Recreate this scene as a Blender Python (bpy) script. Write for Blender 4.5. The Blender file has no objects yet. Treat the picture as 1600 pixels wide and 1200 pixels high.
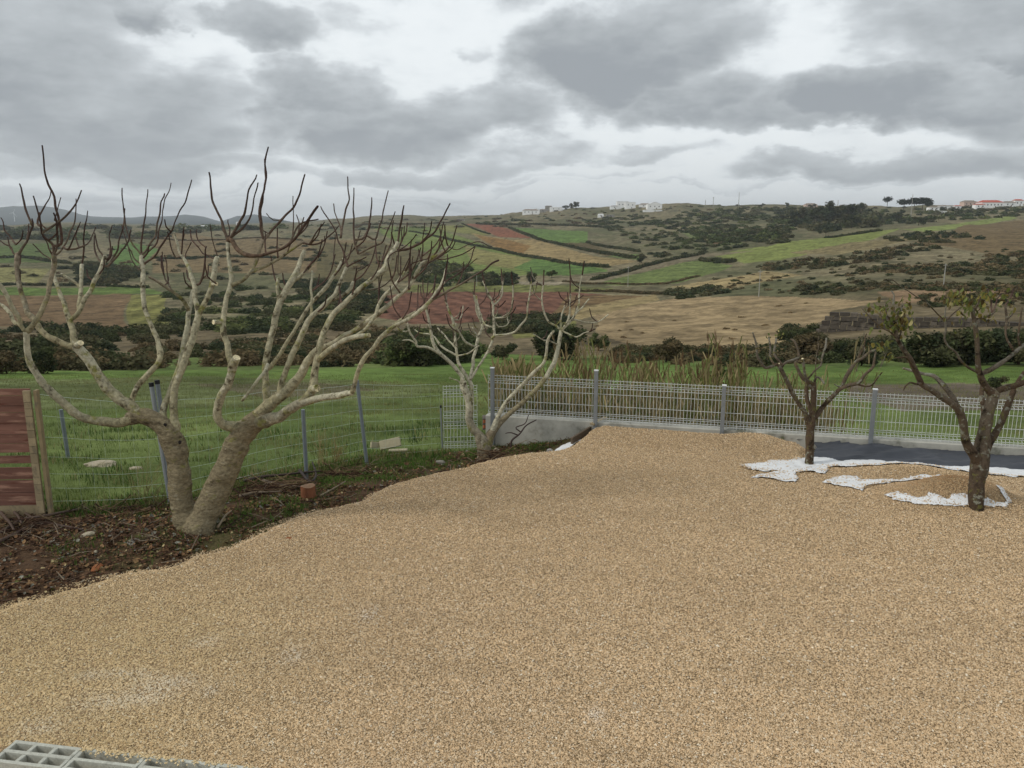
import bpy, math, random
import numpy as np
from mathutils import Vector, Matrix

rng = np.random.default_rng(7)
random.seed(7)
scene = bpy.context.scene
COL = scene.collection

# ------------------------------------------------------------------ camera
CAM_H = 3.2
PITCH = math.atan(252 / 1240.0)
F = 1240.0
SP, CP = math.sin(PITCH), math.cos(PITCH)
cam = bpy.data.cameras.new("camera")
cam.sensor_width = 36
cam.lens = F / 1600 * 36
cam.clip_start = 0.05
cam.clip_end = 30000
camo = bpy.data.objects.new("camera", cam)
camo.location = (0, 0, CAM_H)
camo.rotation_euler = (math.pi / 2 - PITCH, 0, 0)
COL.objects.link(camo)
scene.camera = camo
# ------------------------------------------------------------------ exposure
scene.view_settings.view_transform = 'Standard'
scene.view_settings.look = 'None'
scene.view_settings.exposure = 0.14
scene.view_settings.gamma = 1.0
scene.cycles.max_bounces = 6
scene.cycles.volume_bounces = 0
scene.cycles.use_denoising = True


def lin(c):
    c = c / 255.0
    return c / 12.92 if c <= 0.04045 else ((c + 0.055) / 1.055) ** 2.4


def S(r, g, b, k=1.0):
    return (lin(r) * k, lin(g) * k, lin(b) * k, 1.0)


# ------------------------------------------------------------------ sun + sky
SUN_EL, SUN_AZ = math.radians(40), math.radians(-105)      # azimuth from +Y, towards the left
sun = bpy.data.lights.new("sun", 'SUN')
sun.energy = 1.5
sun.angle = math.radians(11)
sun.color = (1.0, 0.95, 0.88)
suno = bpy.data.objects.new("sun", sun)
d = Vector((math.sin(SUN_AZ) * math.cos(SUN_EL), math.cos(SUN_AZ) * math.cos(SUN_EL), math.sin(SUN_EL)))
suno.rotation_euler = d.to_track_quat('Z', 'Y').to_euler()
suno.location = (-20, 0, 30)
COL.objects.link(suno)


def build_world():
    w = bpy.data.worlds.new("World")
    scene.world = w
    w.use_nodes = True
    nt = w.node_tree
    nt.nodes.clear()
    N = nt.nodes.new
    L = nt.links.new
    out = N('ShaderNodeOutputWorld')
    bg = N('ShaderNodeBackground')
    bg.inputs['Strength'].default_value = 0.1
    L(bg.outputs[0], out.inputs['Surface'])
    sky = N('ShaderNodeTexSky')
    sky.sky_type = 'NISHITA'
    sky.sun_disc = False
    sky.sun_elevation = SUN_EL
    sky.sun_rotation = SUN_AZ
    sky.dust_density = 3.0
    tc = N('ShaderNodeTexCoord')
    sep = N('ShaderNodeSeparateXYZ')
    L(tc.outputs['Generated'], sep.inputs[0])

    def math_(op, a, b=None, c=None, clamp=False):
        n = N('ShaderNodeMath')
        n.operation = op
        n.use_clamp = clamp
        for i, v in enumerate((a, b, c)):
            if v is None:
                continue
            if isinstance(v, (int, float)):
                n.inputs[i].default_value = v
            else:
                L(v, n.inputs[i])
        return n.outputs[0]

    def smooth(v, a, b, o0=0.0, o1=1.0):
        n = N('ShaderNodeMapRange')
        n.interpolation_type = 'SMOOTHSTEP'
        n.inputs['From Min'].default_value = a
        n.inputs['From Max'].default_value = b
        n.inputs['To Min'].default_value = o0
        n.inputs['To Max'].default_value = o1
        L(v, n.inputs['Value'])
        return n.outputs['Result']

    az = math_('ARCTAN2', sep.outputs[0], sep.outputs[1])
    el = math_('ARCSINE', sep.outputs[2])
    elp = math_('MAXIMUM', el, 0.0)
    # noise coordinates: azimuth/elevation on the sky, bands thinner towards the horizon
    vel = math_('POWER', math_('ADD', elp, 0.01), 0.8)
    cmb = N('ShaderNodeCombineXYZ')
    L(az, cmb.inputs[0]); L(vel, cmb.inputs[1])
    cmb.inputs[2].default_value = 3.3

    def noise(vec, scale, detail, rough, off=(0, 0, 0), sc=(1, 1, 1), dist=0.0):
        m = N('ShaderNodeMapping')
        m.inputs['Location'].default_value = off
        m.inputs['Scale'].default_value = sc
        L(vec, m.inputs['Vector'])
        n = N('ShaderNodeTexNoise')
        n.inputs['Scale'].default_value = scale
        n.inputs['Detail'].default_value = detail
        n.inputs['Roughness'].default_value = rough
        n.inputs['Distortion'].default_value = dist
        L(m.outputs[0], n.inputs['Vector'])
        return n

    nA = noise(cmb.outputs[0], 7.0, 6, 0.55, sc=(1, 1.5, 1))
    nB = noise(cmb.outputs[0], 16.0, 6, 0.58, off=(4, 2, 1), sc=(1, 2.0, 1))
    nC = noise(cmb.outputs[0], 3.0, 5, 0.55, off=(1.5, 7, 2), sc=(1, 2.2, 1))
    # warp
    sub = N('ShaderNodeVectorMath'); sub.operation = 'SUBTRACT'
    L(nA.outputs['Color'], sub.inputs[0]); sub.inputs[1].default_value = (0.5, 0.5, 0.5)
    scl = N('ShaderNodeVectorMath'); scl.operation = 'MULTIPLY'
    L(sub.outputs[0], scl.inputs[0]); scl.inputs[1].default_value = (0.20, 0.12, 0.0)
    base = N('ShaderNodeCombineXYZ'); L(az, base.inputs[0]); L(el, base.inputs[1])
    wv = N('ShaderNodeVectorMath'); wv.operation = 'ADD'
    L(base.outputs[0], wv.inputs[0]); L(scl.outputs[0], wv.inputs[1])

    def dirpx(px, py):
        u, v = (px - 800) / F, (py - 600) / F
        y, z, x = CP - v * SP, -SP - v * CP, u
        n = math.sqrt(x * x + y * y + z * z)
        return math.atan2(x, y), math.asin(z / n)

    # cloud banks: centre x, y, half-width, half-height (picture of the sky), weight
    banks = [
        (110, 165, 250, 85, 1.0), (-60, 70, 210, 110, .9), (250, 26, 48, 26, .8), (60, 45, 90, 55, .6), (300, 190, 110, 40, .8),
        (430, 40, 85, 40, .85), (520, 35, 80, 26, .35),
        (500, 140, 120, 50, .95), (600, 190, 190, 50, 1.0), (780, 175, 110, 40, .75), (430, 130, 60, 30, .5), (735, 70, 28, 24, .4),
        (930, 85, 150, 75, 1.15), (1060, 40, 120, 75, .85), (1080, 150, 130, 50, .95), (850, 110, 80, 40, .6), (1180, 175, 140, 34, .85),
        (1360, 150, 120, 44, 1.1), (1480, 150, 150, 40, .95), (1590, 85, 60, 36, .95), (1260, 185, 140, 24, .8), (1700, 160, 150, 50, .8),
        (1300, 268, 160, 26, .9), (1480, 262, 170, 30, 1.0), (1640, 250, 120, 30, .8), (1180, 278, 50, 14, .4),
        (150, 232, 260, 28, .95), (-80, 230, 150, 40, .7), (640, 268, 150, 20, .75), (760, 252, 110, 24, .6), (860, 232, 90, 24, .55),
        (120, 312, 240, 12, .42), (1020, 245, 90, 18, .45), (480, 262, 90, 14, .4), (640, 315, 160, 9, .35), (930, 285, 140, 8, .3), (330, 300, 120, 8, .3), (1400, 300, 220, 6, .3),
        (250, 285, 160, 9, .35), (740, 300, 200, 8, .35), (1120, 306, 160, 6, .35), (60, 330, 200, 7, .3), (560, 328, 160, 5, .3),
        (1000, -180, 900, 120, .7), (-300, -200, 500, 160, .8), (1900, -120, 400, 200, .8),
    ]
    total = None
    for (x, y, a, b, wgt) in banks:
        A, E = dirpx(x, y)
        m = N('ShaderNodeMapping')
        m.vector_type = 'TEXTURE'
        m.inputs['Location'].default_value = (A, E, 0)
        k = 1.0 / F
        m.inputs['Scale'].default_value = (a * k * 1.12, b * k * 1.12, 1)
        L(wv.outputs[0], m.inputs['Vector'])
        ln = N('ShaderNodeVectorMath'); ln.operation = 'LENGTH'
        L(m.outputs[0], ln.inputs[0])
        s = smooth(ln.outputs['Value'], 1.2, 0.45, 0.0, wgt)
        sy_ = N('ShaderNodeSeparateXYZ'); L(m.outputs[0], sy_.inputs[0])
        grad = math_('MULTIPLY_ADD', sy_.outputs[1], -0.42, 0.80)      # paler crown, darker base
        s = math_('MULTIPLY', s, math_('MAXIMUM', grad, 0.35))
        total = s if total is None else math_('SMOOTH_MAX', total, s, 0.08)
    # general cover elsewhere in the sky
    front = smooth(az, 0.72, 0.95)
    frontn = smooth(az, -0.72, -0.95)
    high = smooth(el, 0.34, 0.5)
    else_ = math_('MAXIMUM', math_('MAXIMUM', front, frontn), high)
    gen = math_('MULTIPLY', smooth(nC.outputs['Fac'], 0.38, 0.62), math_('MULTIPLY', else_, 0.8))
    total = math_('MAXIMUM', total, gen)
    nD = noise(cmb.outputs[0], 30.0, 5, 0.6, off=(2, 5, 1), sc=(1, 2.6, 1))
    total = math_('ADD', total, math_('MULTIPLY', math_('SUBTRACT', nD.outputs['Fac'], 0.5), 0.22))
    fld = math_('ADD', total, math_('MULTIPLY', math_('SUBTRACT', nB.outputs['Fac'], 0.5), 0.75))
    fld = math_('ADD', fld, math_('MULTIPLY', math_('SUBTRACT', nA.outputs['Fac'], 0.5), 0.55))
    ramp = N('ShaderNodeValToRGB')
    cr = ramp.color_ramp
    cr.interpolation = 'B_SPLINE'
    K = 9.3
    cols = [(0.0, S(238, 243, 245)), (0.18, S(230, 236, 239)), (0.32, S(207, 213, 217)), (0.50, S(188, 194, 198)),
            (0.78, S(166, 172, 176)), (1.0, S(150, 156, 162))]
    cr.elements[0].position, cr.elements[0].color = cols[0]
    cr.elements[1].position, cr.elements[1].color = cols[-1]
    for p, c in cols[1:-1]:
        e = cr.elements.new(p); e.color = c
    L(fld, ramp.inputs[0])
    # towards the horizon the cover goes pale and slightly green
    hz = smooth(el, 0.0, 0.13, 0.36, 0.0)
    mixh = N('ShaderNodeMix'); mixh.data_type = 'RGBA'
    L(hz, mixh.inputs['Factor']); L(ramp.outputs[0], mixh.inputs['A'])
    mixh.inputs['B'].default_value = S(204, 210, 212)
    up = N('ShaderNodeVectorMath'); up.operation = 'SCALE'
    L(mixh.outputs['Result'], up.inputs[0]); up.inputs['Scale'].default_value = 10.0
    # thin share of blue sky where the cover is thin
    thin = smooth(fld, -0.1, 0.35, 0.06, 0.01)
    mx = N('ShaderNodeMix'); mx.data_type = 'RGBA'
    L(thin, mx.inputs['Factor']); L(up.outputs[0], mx.inputs['A']); L(sky.outputs[0], mx.inputs['B'])
    # below the horizon: dull earth
    low = smooth(el, -0.02, -0.0)
    me = N('ShaderNodeMix'); me.data_type = 'RGBA'
    L(low, me.inputs['Factor']); me.inputs['A'].default_value = (1.3, 1.2, 0.9, 1)
    L(mx.outputs['Result'], me.inputs['B'])
    L(me.outputs['Result'], bg.inputs['Color'])


build_world()

# ------------------------------------------------------------------ helpers
def ray(px, py):
    u, v = (px - 800) / F, (py - 600) / F
    return np.array([u, CP - v * SP, -SP - v * CP])


def G(px, py, z=0.0):
    r = ray(px, py)
    t = (z - CAM_H) / r[2]
    return np.array([r[0] * t, r[1] * t, z])


def PD(px, py, zc):
    r = ray(px, py)
    return np.array([r[0] * zc, r[1] * zc, CAM_H + r[2] * zc])


def hash2(ix, iy, seed):
    h = (ix.astype(np.int64) * 374761393 + iy.astype(np.int64) * 668265263 + seed * 974634777) & 0x7fffffff
    h = ((h ^ (h >> 13)) * 1274126177) & 0x7fffffff
    return ((h ^ (h >> 16)) & 0xffff) / 65535.0


def vnoise(x, y, seed=0):
    x = np.asarray(x, float); y = np.asarray(y, float)
    ix, iy = np.floor(x), np.floor(y)
    fx, fy = x - ix, y - iy
    fx = fx * fx * (3 - 2 * fx); fy = fy * fy * (3 - 2 * fy)
    a = hash2(ix, iy, seed); b = hash2(ix + 1, iy, seed)
    c = hash2(ix, iy + 1, seed); d_ = hash2(ix + 1, iy + 1, seed)
    return (a * (1 - fx) + b * fx) * (1 - fy) + (c * (1 - fx) + d_ * fx) * fy


def fbm(x, y, seed=0, octv=4):
    s = 0; a = 0.5; t = 0
    for o in range(octv):
        s = s + a * vnoise(x * 2 ** o, y * 2 ** o, seed + o * 17); t += a; a *= 0.5
    return s / t


def sstep(x, a, b):
    t = np.clip((x - a) / (b - a), 0, 1)
    return t * t * (3 - 2 * t)


def inside(poly, X, Y):
    poly = np.asarray(poly)[:, :2]
    res = np.zeros(X.shape, bool)
    bb = (X >= poly[:, 0].min()) & (X <= poly[:, 0].max()) & (Y >= poly[:, 1].min()) & (Y <= poly[:, 1].max())
    x, y = X[bb], Y[bb]
    r = np.zeros(x.shape, bool)
    n = len(poly)
    for i in range(n):
        x0, y0 = poly[i]; x1, y1 = poly[(i + 1) % n]
        if y0 == y1:
            continue
        c = ((y0 > y) != (y1 > y)) & (x < (x1 - x0) * (y - y0) / (y1 - y0) + x0)
        r ^= c
    res[bb] = r
    return res


def polydist(poly, X, Y, closed=True):
    """signed distance, positive inside"""
    poly = np.asarray(poly)[:, :2]
    dmin = np.full(X.shape, 1e9)
    n = len(poly)
    for i in range(n if closed else n - 1):
        a = poly[i]; b = poly[(i + 1) % n]
        ab = b - a
        L2 = ab @ ab + 1e-12
        t = np.clip(((X - a[0]) * ab[0] + (Y - a[1]) * ab[1]) / L2, 0, 1)
        dd = np.hypot(X - a[0] - t * ab[0], Y - a[1] - t * ab[1])
        dmin = np.minimum(dmin, dd)
    if not closed:
        return dmin
    return np.where(inside(poly, X, Y), dmin, -dmin)


def tag(o, label=None, cat=None, group=None, kind=None):
    if label: o['label'] = label
    if cat: o['category'] = cat
    if group: o['group'] = group
    if kind: o['kind'] = kind
    return o


def empty(name, loc, label, cat, group=None):
    o = bpy.data.objects.new(name, None)
    o.empty_display_size = 0.2
    o.location = tuple(float(c) for c in loc)
    COL.objects.link(o)
    o['_loc'] = [float(c) for c in loc]
    return tag(o, label, cat, group)


def link(name, me, mat_, parent=None):
    o = bpy.data.objects.new(name, me)
    if mat_ is not None:
        me.materials.append(mat_)
    COL.objects.link(o)
    if parent is not None:
        o.parent = parent
        # geometry is in world coordinates; undo the root's translation
        p = parent
        off = Vector((0, 0, 0))
        while p is not None:
            off += p.location
            p = p.parent
        o.location = -off
    return o


def np_mesh(name, V, quads=None, tris=None, col=None, smooth=False):
    me = bpy.data.meshes.new(name)
    V = np.asarray(V, np.float32)
    nq = 0 if quads is None else len(quads)
    ntr = 0 if tris is None else len(tris)
    me.vertices.add(len(V))
    me.vertices.foreach_set('co', V.ravel())
    loops = []
    starts = []
    if nq:
        loops.append(np.asarray(quads, np.int32).ravel())
        starts.append(np.arange(nq, dtype=np.int32) * 4)
    if ntr:
        loops.append(np.asarray(tris, np.int32).ravel())
        starts.append(np.arange(ntr, dtype=np.int32) * 3 + nq * 4)
    loops = np.concatenate(loops); starts = np.concatenate(starts)
    me.loops.add(len(loops))
    me.loops.foreach_set('vertex_index', loops)
    me.polygons.add(nq + ntr)
    me.polygons.foreach_set('loop_start', starts)
    me.polygons.foreach_set('use_smooth', np.full(nq + ntr, bool(smooth)))
    if col is not None:
        a = me.color_attributes.new('Col', 'FLOAT_COLOR', 'POINT')
        c = np.ones((len(V), 4), np.float32)
        c[:, :3] = np.asarray(col)[:, :3]
        a.data.foreach_set('color', c.ravel())
    me.update(calc_edges=True)
    me.validate()
    return me


class MB:
    """collects shapes, then links them as ONE mesh object"""
    def __init__(s):
        s.V = []; s.Q = []; s.T = []; s.C = []; s.n = 0

    def add(s, V, Q=None, T=None, col=(1, 1, 1)):
        V = np.asarray(V, float).reshape(-1, 3)
        if Q is not None and len(Q): s.Q.append(np.asarray(Q) + s.n)
        if T is not None and len(T): s.T.append(np.asarray(T) + s.n)
        c = np.asarray(col, float)
        if c.ndim == 1:
            c = np.tile(c[:3], (len(V), 1))
        s.C.append(c[:, :3]); s.V.append(V); s.n += len(V)

    def box(s, c, size, rz=0.0, rx=0.0, ry=0.0, col=(1, 1, 1), jit=0.0):
        x, y, z = np.array(size) / 2
        V = np.array([[-x, -y, -z], [x, -y, -z], [x, y, -z], [-x, y, -z], [-x, -y, z], [x, -y, z], [x, y, z], [-x, y, z]])
        if jit: V = V + rng.normal(0, jit, V.shape)
        R = np.array(Matrix.Rotation(rz, 3, 'Z') @ Matrix.Rotation(ry, 3, 'Y') @ Matrix.Rotation(rx, 3, 'X'))
        V = V @ R.T + np.array(c)
        s.add(V, [[0, 3, 2, 1], [4, 5, 6, 7], [0, 1, 5, 4], [1, 2, 6, 5], [2, 3, 7, 6], [3, 0, 4, 7]], col=col)

    def rod(s, a, b, r, n=4, r2=None, col=(1, 1, 1)):
        a = np.asarray(a, float); b = np.asarray(b, float)
        r2 = r if r2 is None else r2
        dv = b - a; L_ = np.linalg.norm(dv)
        if L_ < 1e-9: return
        dv = dv / L_
        h = np.array([0, 0, 1.0]) if abs(dv[2]) < 0.9 else np.array([1.0, 0, 0])
        u = np.cross(dv, h); u /= np.linalg.norm(u); w = np.cross(dv, u)
        an = np.arange(n) * 2 * math.pi / n
        ring = np.cos(an)[:, None] * u + np.sin(an)[:, None] * w
        V = np.vstack([a + ring * r, b + ring * r2, a[None], b[None]])
        Q = [[i, (i + 1) % n, n + (i + 1) % n, n + i] for i in range(n)]
        T = [[(i + 1) % n, i, 2 * n] for i in range(n)] + [[n + i, n + (i + 1) % n, 2 * n + 1] for i in range(n)]
        s.add(V, Q, T, col)

    def build(s, name, m, parent=None, smooth=False, usecol=True):
        V = np.vstack(s.V)
        Q = np.vstack(s.Q) if s.Q else None
        T = np.vstack(s.T) if s.T else None
        me = np_mesh(name, V, Q, T, np.vstack(s.C) if usecol else None, smooth)
        return link(name, me, m, parent)


def mat(name, color=(0.5, 0.5, 0.5, 1), attr=False, rough=0.9, var=0.35, scale=20.0, detail=6, bump=0.0, bscale=None,
        bdist=0.01, metal=0.0, spec=0.3, patch=None, sc=(1, 1, 1), coarse=None, trans=0.0):
    """patch=(color, scale, lo, hi): blotches with a look of their own. coarse=(scale, amount): slow value drift"""
    m = bpy.data.materials.new(name)
    m.use_nodes = True
    nt = m.node_tree
    N, L = nt.nodes.new, nt.links.new
    b = nt.nodes['Principled BSDF']
    b.inputs['Roughness'].default_value = rough
    b.inputs['Metallic'].default_value = metal
    b.inputs['Specular IOR Level'].default_value = spec
    tc = N('ShaderNodeTexCoord')
    mp = N('ShaderNodeMapping'); mp.inputs['Scale'].default_value = sc
    L(tc.outputs['Object'], mp.inputs['Vector'])
    nz = N('ShaderNodeTexNoise')
    nz.inputs['Scale'].default_value = scale
    nz.inputs['Detail'].default_value = detail
    nz.inputs['Roughness'].default_value = 0.62
    L(mp.outputs[0], nz.inputs['Vector'])
    if attr:
        at_ = N('ShaderNodeVertexColor'); at_.layer_name = 'Col'
        src = at_.outputs['Color']
        if attr == 'mul':
            mm = N('ShaderNodeMix'); mm.data_type = 'RGBA'; mm.blend_type = 'MULTIPLY'
            mm.inputs['Factor'].default_value = 1
            mm.inputs['A'].default_value = color; L(src, mm.inputs['B'])
            src = mm.outputs['Result']
    else:
        rgb = N('ShaderNodeRGB'); rgb.outputs[0].default_value = color
        src = rgb.outputs[0]
    if patch:
        for (pc, ps, lo, hi) in (patch if isinstance(patch, list) else [patch]):
            pn = N('ShaderNodeTexNoise')
            pn.inputs['Scale'].default_value = ps; pn.inputs['Detail'].default_value = 5
            pn.inputs['Roughness'].default_value = 0.65
            L(mp.outputs[0], pn.inputs['Vector'])
            mr = N('ShaderNodeMapRange'); mr.interpolation_type = 'SMOOTHSTEP'
            mr.inputs['From Min'].default_value = lo; mr.inputs['From Max'].default_value = hi
            L(pn.outputs['Fac'], mr.inputs['Value'])
            mx = N('ShaderNodeMix'); mx.data_type = 'RGBA'
            L(mr.outputs['Result'], mx.inputs['Factor']); L(src, mx.inputs['A']); mx.inputs['B'].default_value = pc
            src = mx.outputs['Result']
    fac = N('ShaderNodeMapRange')
    fac.inputs['From Min'].default_value = 0.25; fac.inputs['From Max'].default_value = 0.75
    fac.inputs['To Min'].default_value = 1 - var; fac.inputs['To Max'].default_value = 1 + var
    L(nz.outputs['Fac'], fac.inputs['Value'])
    f = fac.outputs['Result']
    if coarse:
        cn = N('ShaderNodeTexNoise'); cn.inputs['Scale'].default_value = coarse[0]; cn.inputs['Detail'].default_value = 4
        L(mp.outputs[0], cn.inputs['Vector'])
        cf = N('ShaderNodeMapRange')
        cf.inputs['From Min'].default_value = 0.3; cf.inputs['From Max'].default_value = 0.7
        cf.inputs['To Min'].default_value = 1 - coarse[1]; cf.inputs['To Max'].default_value = 1 + coarse[1]
        L(cn.outputs['Fac'], cf.inputs['Value'])
        mu = N('ShaderNodeMath'); mu.operation = 'MULTIPLY'
        L(f, mu.inputs[0]); L(cf.outputs['Result'], mu.inputs[1]); f = mu.outputs[0]
    sc_ = N('ShaderNodeVectorMath'); sc_.operation = 'SCALE'
    L(src, sc_.inputs[0]); L(f, sc_.inputs['Scale'])
    L(sc_.outputs[0], b.inputs['Base Color'])
    if bump:
        bn = N('ShaderNodeTexNoise'); bn.inputs['Scale'].default_value = bscale or scale
        bn.inputs['Detail'].default_value = 6; bn.inputs['Roughness'].default_value = 0.65
        L(mp.outputs[0], bn.inputs['Vector'])
        bp = N('ShaderNodeBump'); bp.inputs['Strength'].default_value = bump; bp.inputs['Distance'].default_value = bdist
        L(bn.outputs['Fac'], bp.inputs['Height']); L(bp.outputs[0], b.inputs['Normal'])
    if trans:
        out = nt.nodes['Material Output']
        t = N('ShaderNodeBsdfTranslucent'); L(sc_.outputs[0], t.inputs['Color'])
        ms = N('ShaderNodeMixShader'); ms.inputs[0].default_value = trans
        L(b.outputs[0], ms.inputs[1]); L(t.outputs[0], ms.inputs[2]); L(ms.outputs[0], out.inputs['Surface'])
    return m


def rand_rot(n, tilt=math.pi):
    """n rotation matrices: random spin about z then tilt"""
    a = rng.uniform(0, 2 * math.pi, n); b = rng.uniform(-tilt, tilt, n); c = rng.uniform(0, 2 * math.pi, n)
    def Rz(t):
        R = np.zeros((n, 3, 3)); R[:, 0, 0] = np.cos(t); R[:, 0, 1] = -np.sin(t); R[:, 1, 0] = np.sin(t); R[:, 1, 1] = np.cos(t); R[:, 2, 2] = 1
        return R
    def Rx(t):
        R = np.zeros((n, 3, 3)); R[:, 1, 1] = np.cos(t); R[:, 1, 2] = -np.sin(t); R[:, 2, 1] = np.sin(t); R[:, 2, 2] = np.cos(t); R[:, 0, 0] = 1
        return R
    return Rz(a) @ Rx(b) @ Rz(c)


def scatter(name, protoV, protoQ, protoT, P, R, Sc, colr, m, parent=None, vjit=0.0, smooth=False, build=True):
    """merge len(P) copies into one mesh (only for uncountable stuff)"""
    n = len(P); k = len(protoV)
    Sc = np.asarray(Sc, float)
    if Sc.ndim == 1: Sc = Sc[:, None].repeat(3, 1)
    pv = protoV[None].repeat(n, 0)
    if vjit: pv = pv * (1 + rng.normal(0, vjit, pv.shape))
    V = np.einsum('nij,nkj->nki', R, pv * Sc[:, None, :]) + P[:, None, :]
    off = (np.arange(n) * k)[:, None, None]
    Q = (np.asarray(protoQ)[None] + off).reshape(-1, 4) if protoQ is not None else None
    T = (np.asarray(protoT)[None] + off).reshape(-1, 3) if protoT is not None else None
    C = np.asarray(colr)[:, None, :].repeat(k, 1).reshape(-1, 3)
    if not build: return V.reshape(-1, 3), Q, T, C
    me = np_mesh(name, V.reshape(-1, 3), Q, T, C, smooth)
    return link(name, me, m, parent)


OCT_V = np.array([[1, 0, 0], [-1, 0, 0], [0, 1, 0], [0, -1, 0], [0, 0, 1], [0, 0, -1.0]])
OCT_T = np.array([[0, 2, 4], [2, 1, 4], [1, 3, 4], [3, 0, 4], [2, 0, 5], [1, 2, 5], [3, 1, 5], [0, 3, 5]])
# ------------------------------------------------------------------ terrain (hills)
def sy(py):                       # slope z/Y of the sight line through picture row py
    v = (py - 600) / F
    return (-SP - v * CP) / (CP - v * SP)


def qx(px, py):
    v = (py - 600) / F
    return ((px - 800) / F) / (CP - v * SP)


XK = np.array([-500, 0, 400, 800, 1100, 1400, 1700, 2300])
rows = [  # picture row, forward distance per column
    (700, [12.1] * 8), (650, [17] * 8), (620, [23] * 8), (600, [30] * 8),
    (580, [42, 42, 42, 42, 42, 40, 38, 36]),
    (560, [62, 62, 62, 62, 58, 50, 46, 44]),
    (530, [110, 110, 110, 104, 88, 68, 60, 56]),
    (500, [180, 180, 175, 165, 132, 96, 82, 76]),
    (455, [300, 300, 300, 280, 215, 150, 120, 110]),
    (420, [430, 430, 430, 400, 320, 215, 175, 160]),
    (390, [620, 620, 600, 560, 460, 310, 255, 230]),
    (365, [900, 900, 850, 760, 620, 440, 370, 330]),
    (352, [1400, 1400, 1150, 950, 790, 620, 540, 480]),
]
SKX = [-900, -300, 0, 25, 60, 100, 130, 200, 250, 290, 320, 345, 370, 400, 430, 460, 500, 560, 600, 640, 700, 780, 830, 900, 960, 1040, 1100, 1200, 1300, 1400, 1500, 1600, 1900, 2400]
SKY_ = [338, 330, 322, 320, 321, 329, 337, 341, 338, 333, 337, 344, 336, 335, 342, 347, 344, 340, 338, 335, 337, 336, 330, 323, 320, 318, 319, 320, 321, 322, 322, 320, 322, 328]
SDX = [-900, 400, 450, 520, 640, 800, 1100, 1600, 2400]
SDD = [6500, 6300, 4200, 2500, 1900, 1500, 1250, 1050, 1000]
SMX = [-900, 420, 560, 800, 1600, 2400]      # distance of the last row but one

NQ = 1000
qg = np.concatenate([np.linspace(-1.5, -0.78, 40)[:-1], np.linspace(-0.78, 0.78, NQ), np.linspace(0.78, 1.5, 40)[1:]])
lY = np.linspace(math.log(6.5), math.log(9500), 660)
Yg = np.exp(lY)
pxq = 800 + F * qg * 1.02
Z = np.zeros((len(qg), len(Yg)))
skyrow = np.interp(pxq, SKX, SKY_)
skyD = np.exp(np.interp(pxq, SDX, np.log(SDD)))
ker = np.exp(-0.5 * (np.arange(-12, 13) / 4.0) ** 2); ker /= ker.sum()
Drow = np.array([np.exp(np.interp(pxq, XK, np.log(r[1]))) for r in rows])
for i in range(len(qg)):
    ys = [6.5, 9.0, 10.5]; zs = [-0.03, -0.05, -0.2]
    for k, (py, _) in enumerate(rows):
        Y = Drow[k, i]
        ys.append(Y); zs.append(CAM_H + Y * sy(py))
    zs[3] = -0.38
    D = skyD[i]; Y0 = Drow[-1, i]
    ym = 0.45 * (352 + 0) + 0.55 * skyrow[i]
    if D > 2600:                                 # a wide plain, then far hills
        ys += [Y0 * 1.6, D * 0.62, D * 0.86]
        zs += [CAM_H + Y0 * 1.6 * sy(350.5), CAM_H + D * 0.62 * sy(348.8), CAM_H + D * 0.86 * sy(0.5 * 348 + 0.5 * skyrow[i])]
    else:
        Ym = math.sqrt(Y0 * D)
        ys.append(Ym); zs.append(CAM_H + Ym * sy(ym))
    ys += [D, D * 1.12, D * 1.35, 12000]
    zt = CAM_H + D * sy(skyrow[i])
    zs += [zt, zt - D * 0.01, zt - D * 0.04, zt - D * 0.05 - 150]
    z = np.interp(lY, np.log(ys), zs)
    zp = np.pad(z, 12, mode='edge')
    zz = np.convolve(zp, ker, mode='valid')
    w = sstep(np.abs(lY - math.log(D)), 0.0, 0.06)        # keep crests crisp
    Z[i] = zz * w + z * (1 - w)
QG, YG = np.meshgrid(qg, Yg, indexing='ij')
XG = QG * YG
Z += (fbm(XG / (3 + YG * 0.05), YG / (3 + YG * 0.05), 3) - 0.5) * 0.006 * YG * sstep(YG, 20, 60)
Z += (fbm(XG / 0.9, YG / 0.9, 5) - 0.5) * 0.12
Z -= sstep(QG, 0.0, 0.12) * 0.55 * (1 - sstep(YG, 22, 42))      # ground outside the wall on the right lies lower
ROW = 600 + F * np.tan(np.arctan2(-(Z - CAM_H), YG) - PITCH)        # picture row of every terrain vertex


def at(px, py):
    """world point where the sight line meets the hills"""
    q = qx(px, py)
    i = int(np.clip(np.searchsorted(qg, q), 0, len(qg) - 1))
    r = np.minimum.accumulate(ROW[i])
    j = len(r) - np.searchsorted(r[::-1], py, side='right')
    j = int(np.clip(j, 1, len(r) - 1))
    t = 0 if r[j - 1] == r[j] else (r[j - 1] - py) / (r[j - 1] - r[j])
    t = min(max(t, 0), 1)
    Y = math.exp(lY[j - 1] * (1 - t) + lY[j] * t)
    z = Z[i, j - 1] * (1 - t) + Z[i, j] * t
    return np.array([q * Y, Y, z])


def ground(X, Y):
    """terrain height at world X, Y (arrays)"""
    X = np.asarray(X, float); Y = np.maximum(np.asarray(Y, float), 6.5)
    q = np.clip(X / Y, qg[0], qg[-1])
    fi = np.interp(q, qg, np.arange(len(qg))); fj = np.interp(np.log(Y), lY, np.arange(len(lY)))
    i = np.minimum(fi.astype(int), len(qg) - 2); j = np.minimum(fj.astype(int), len(lY) - 2)
    a = fi - i; b = fj - j
    return (Z[i, j] * (1 - a) + Z[i + 1, j] * a) * (1 - b) + (Z[i, j + 1] * (1 - a) + Z[i + 1, j + 1] * a) * b


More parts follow.
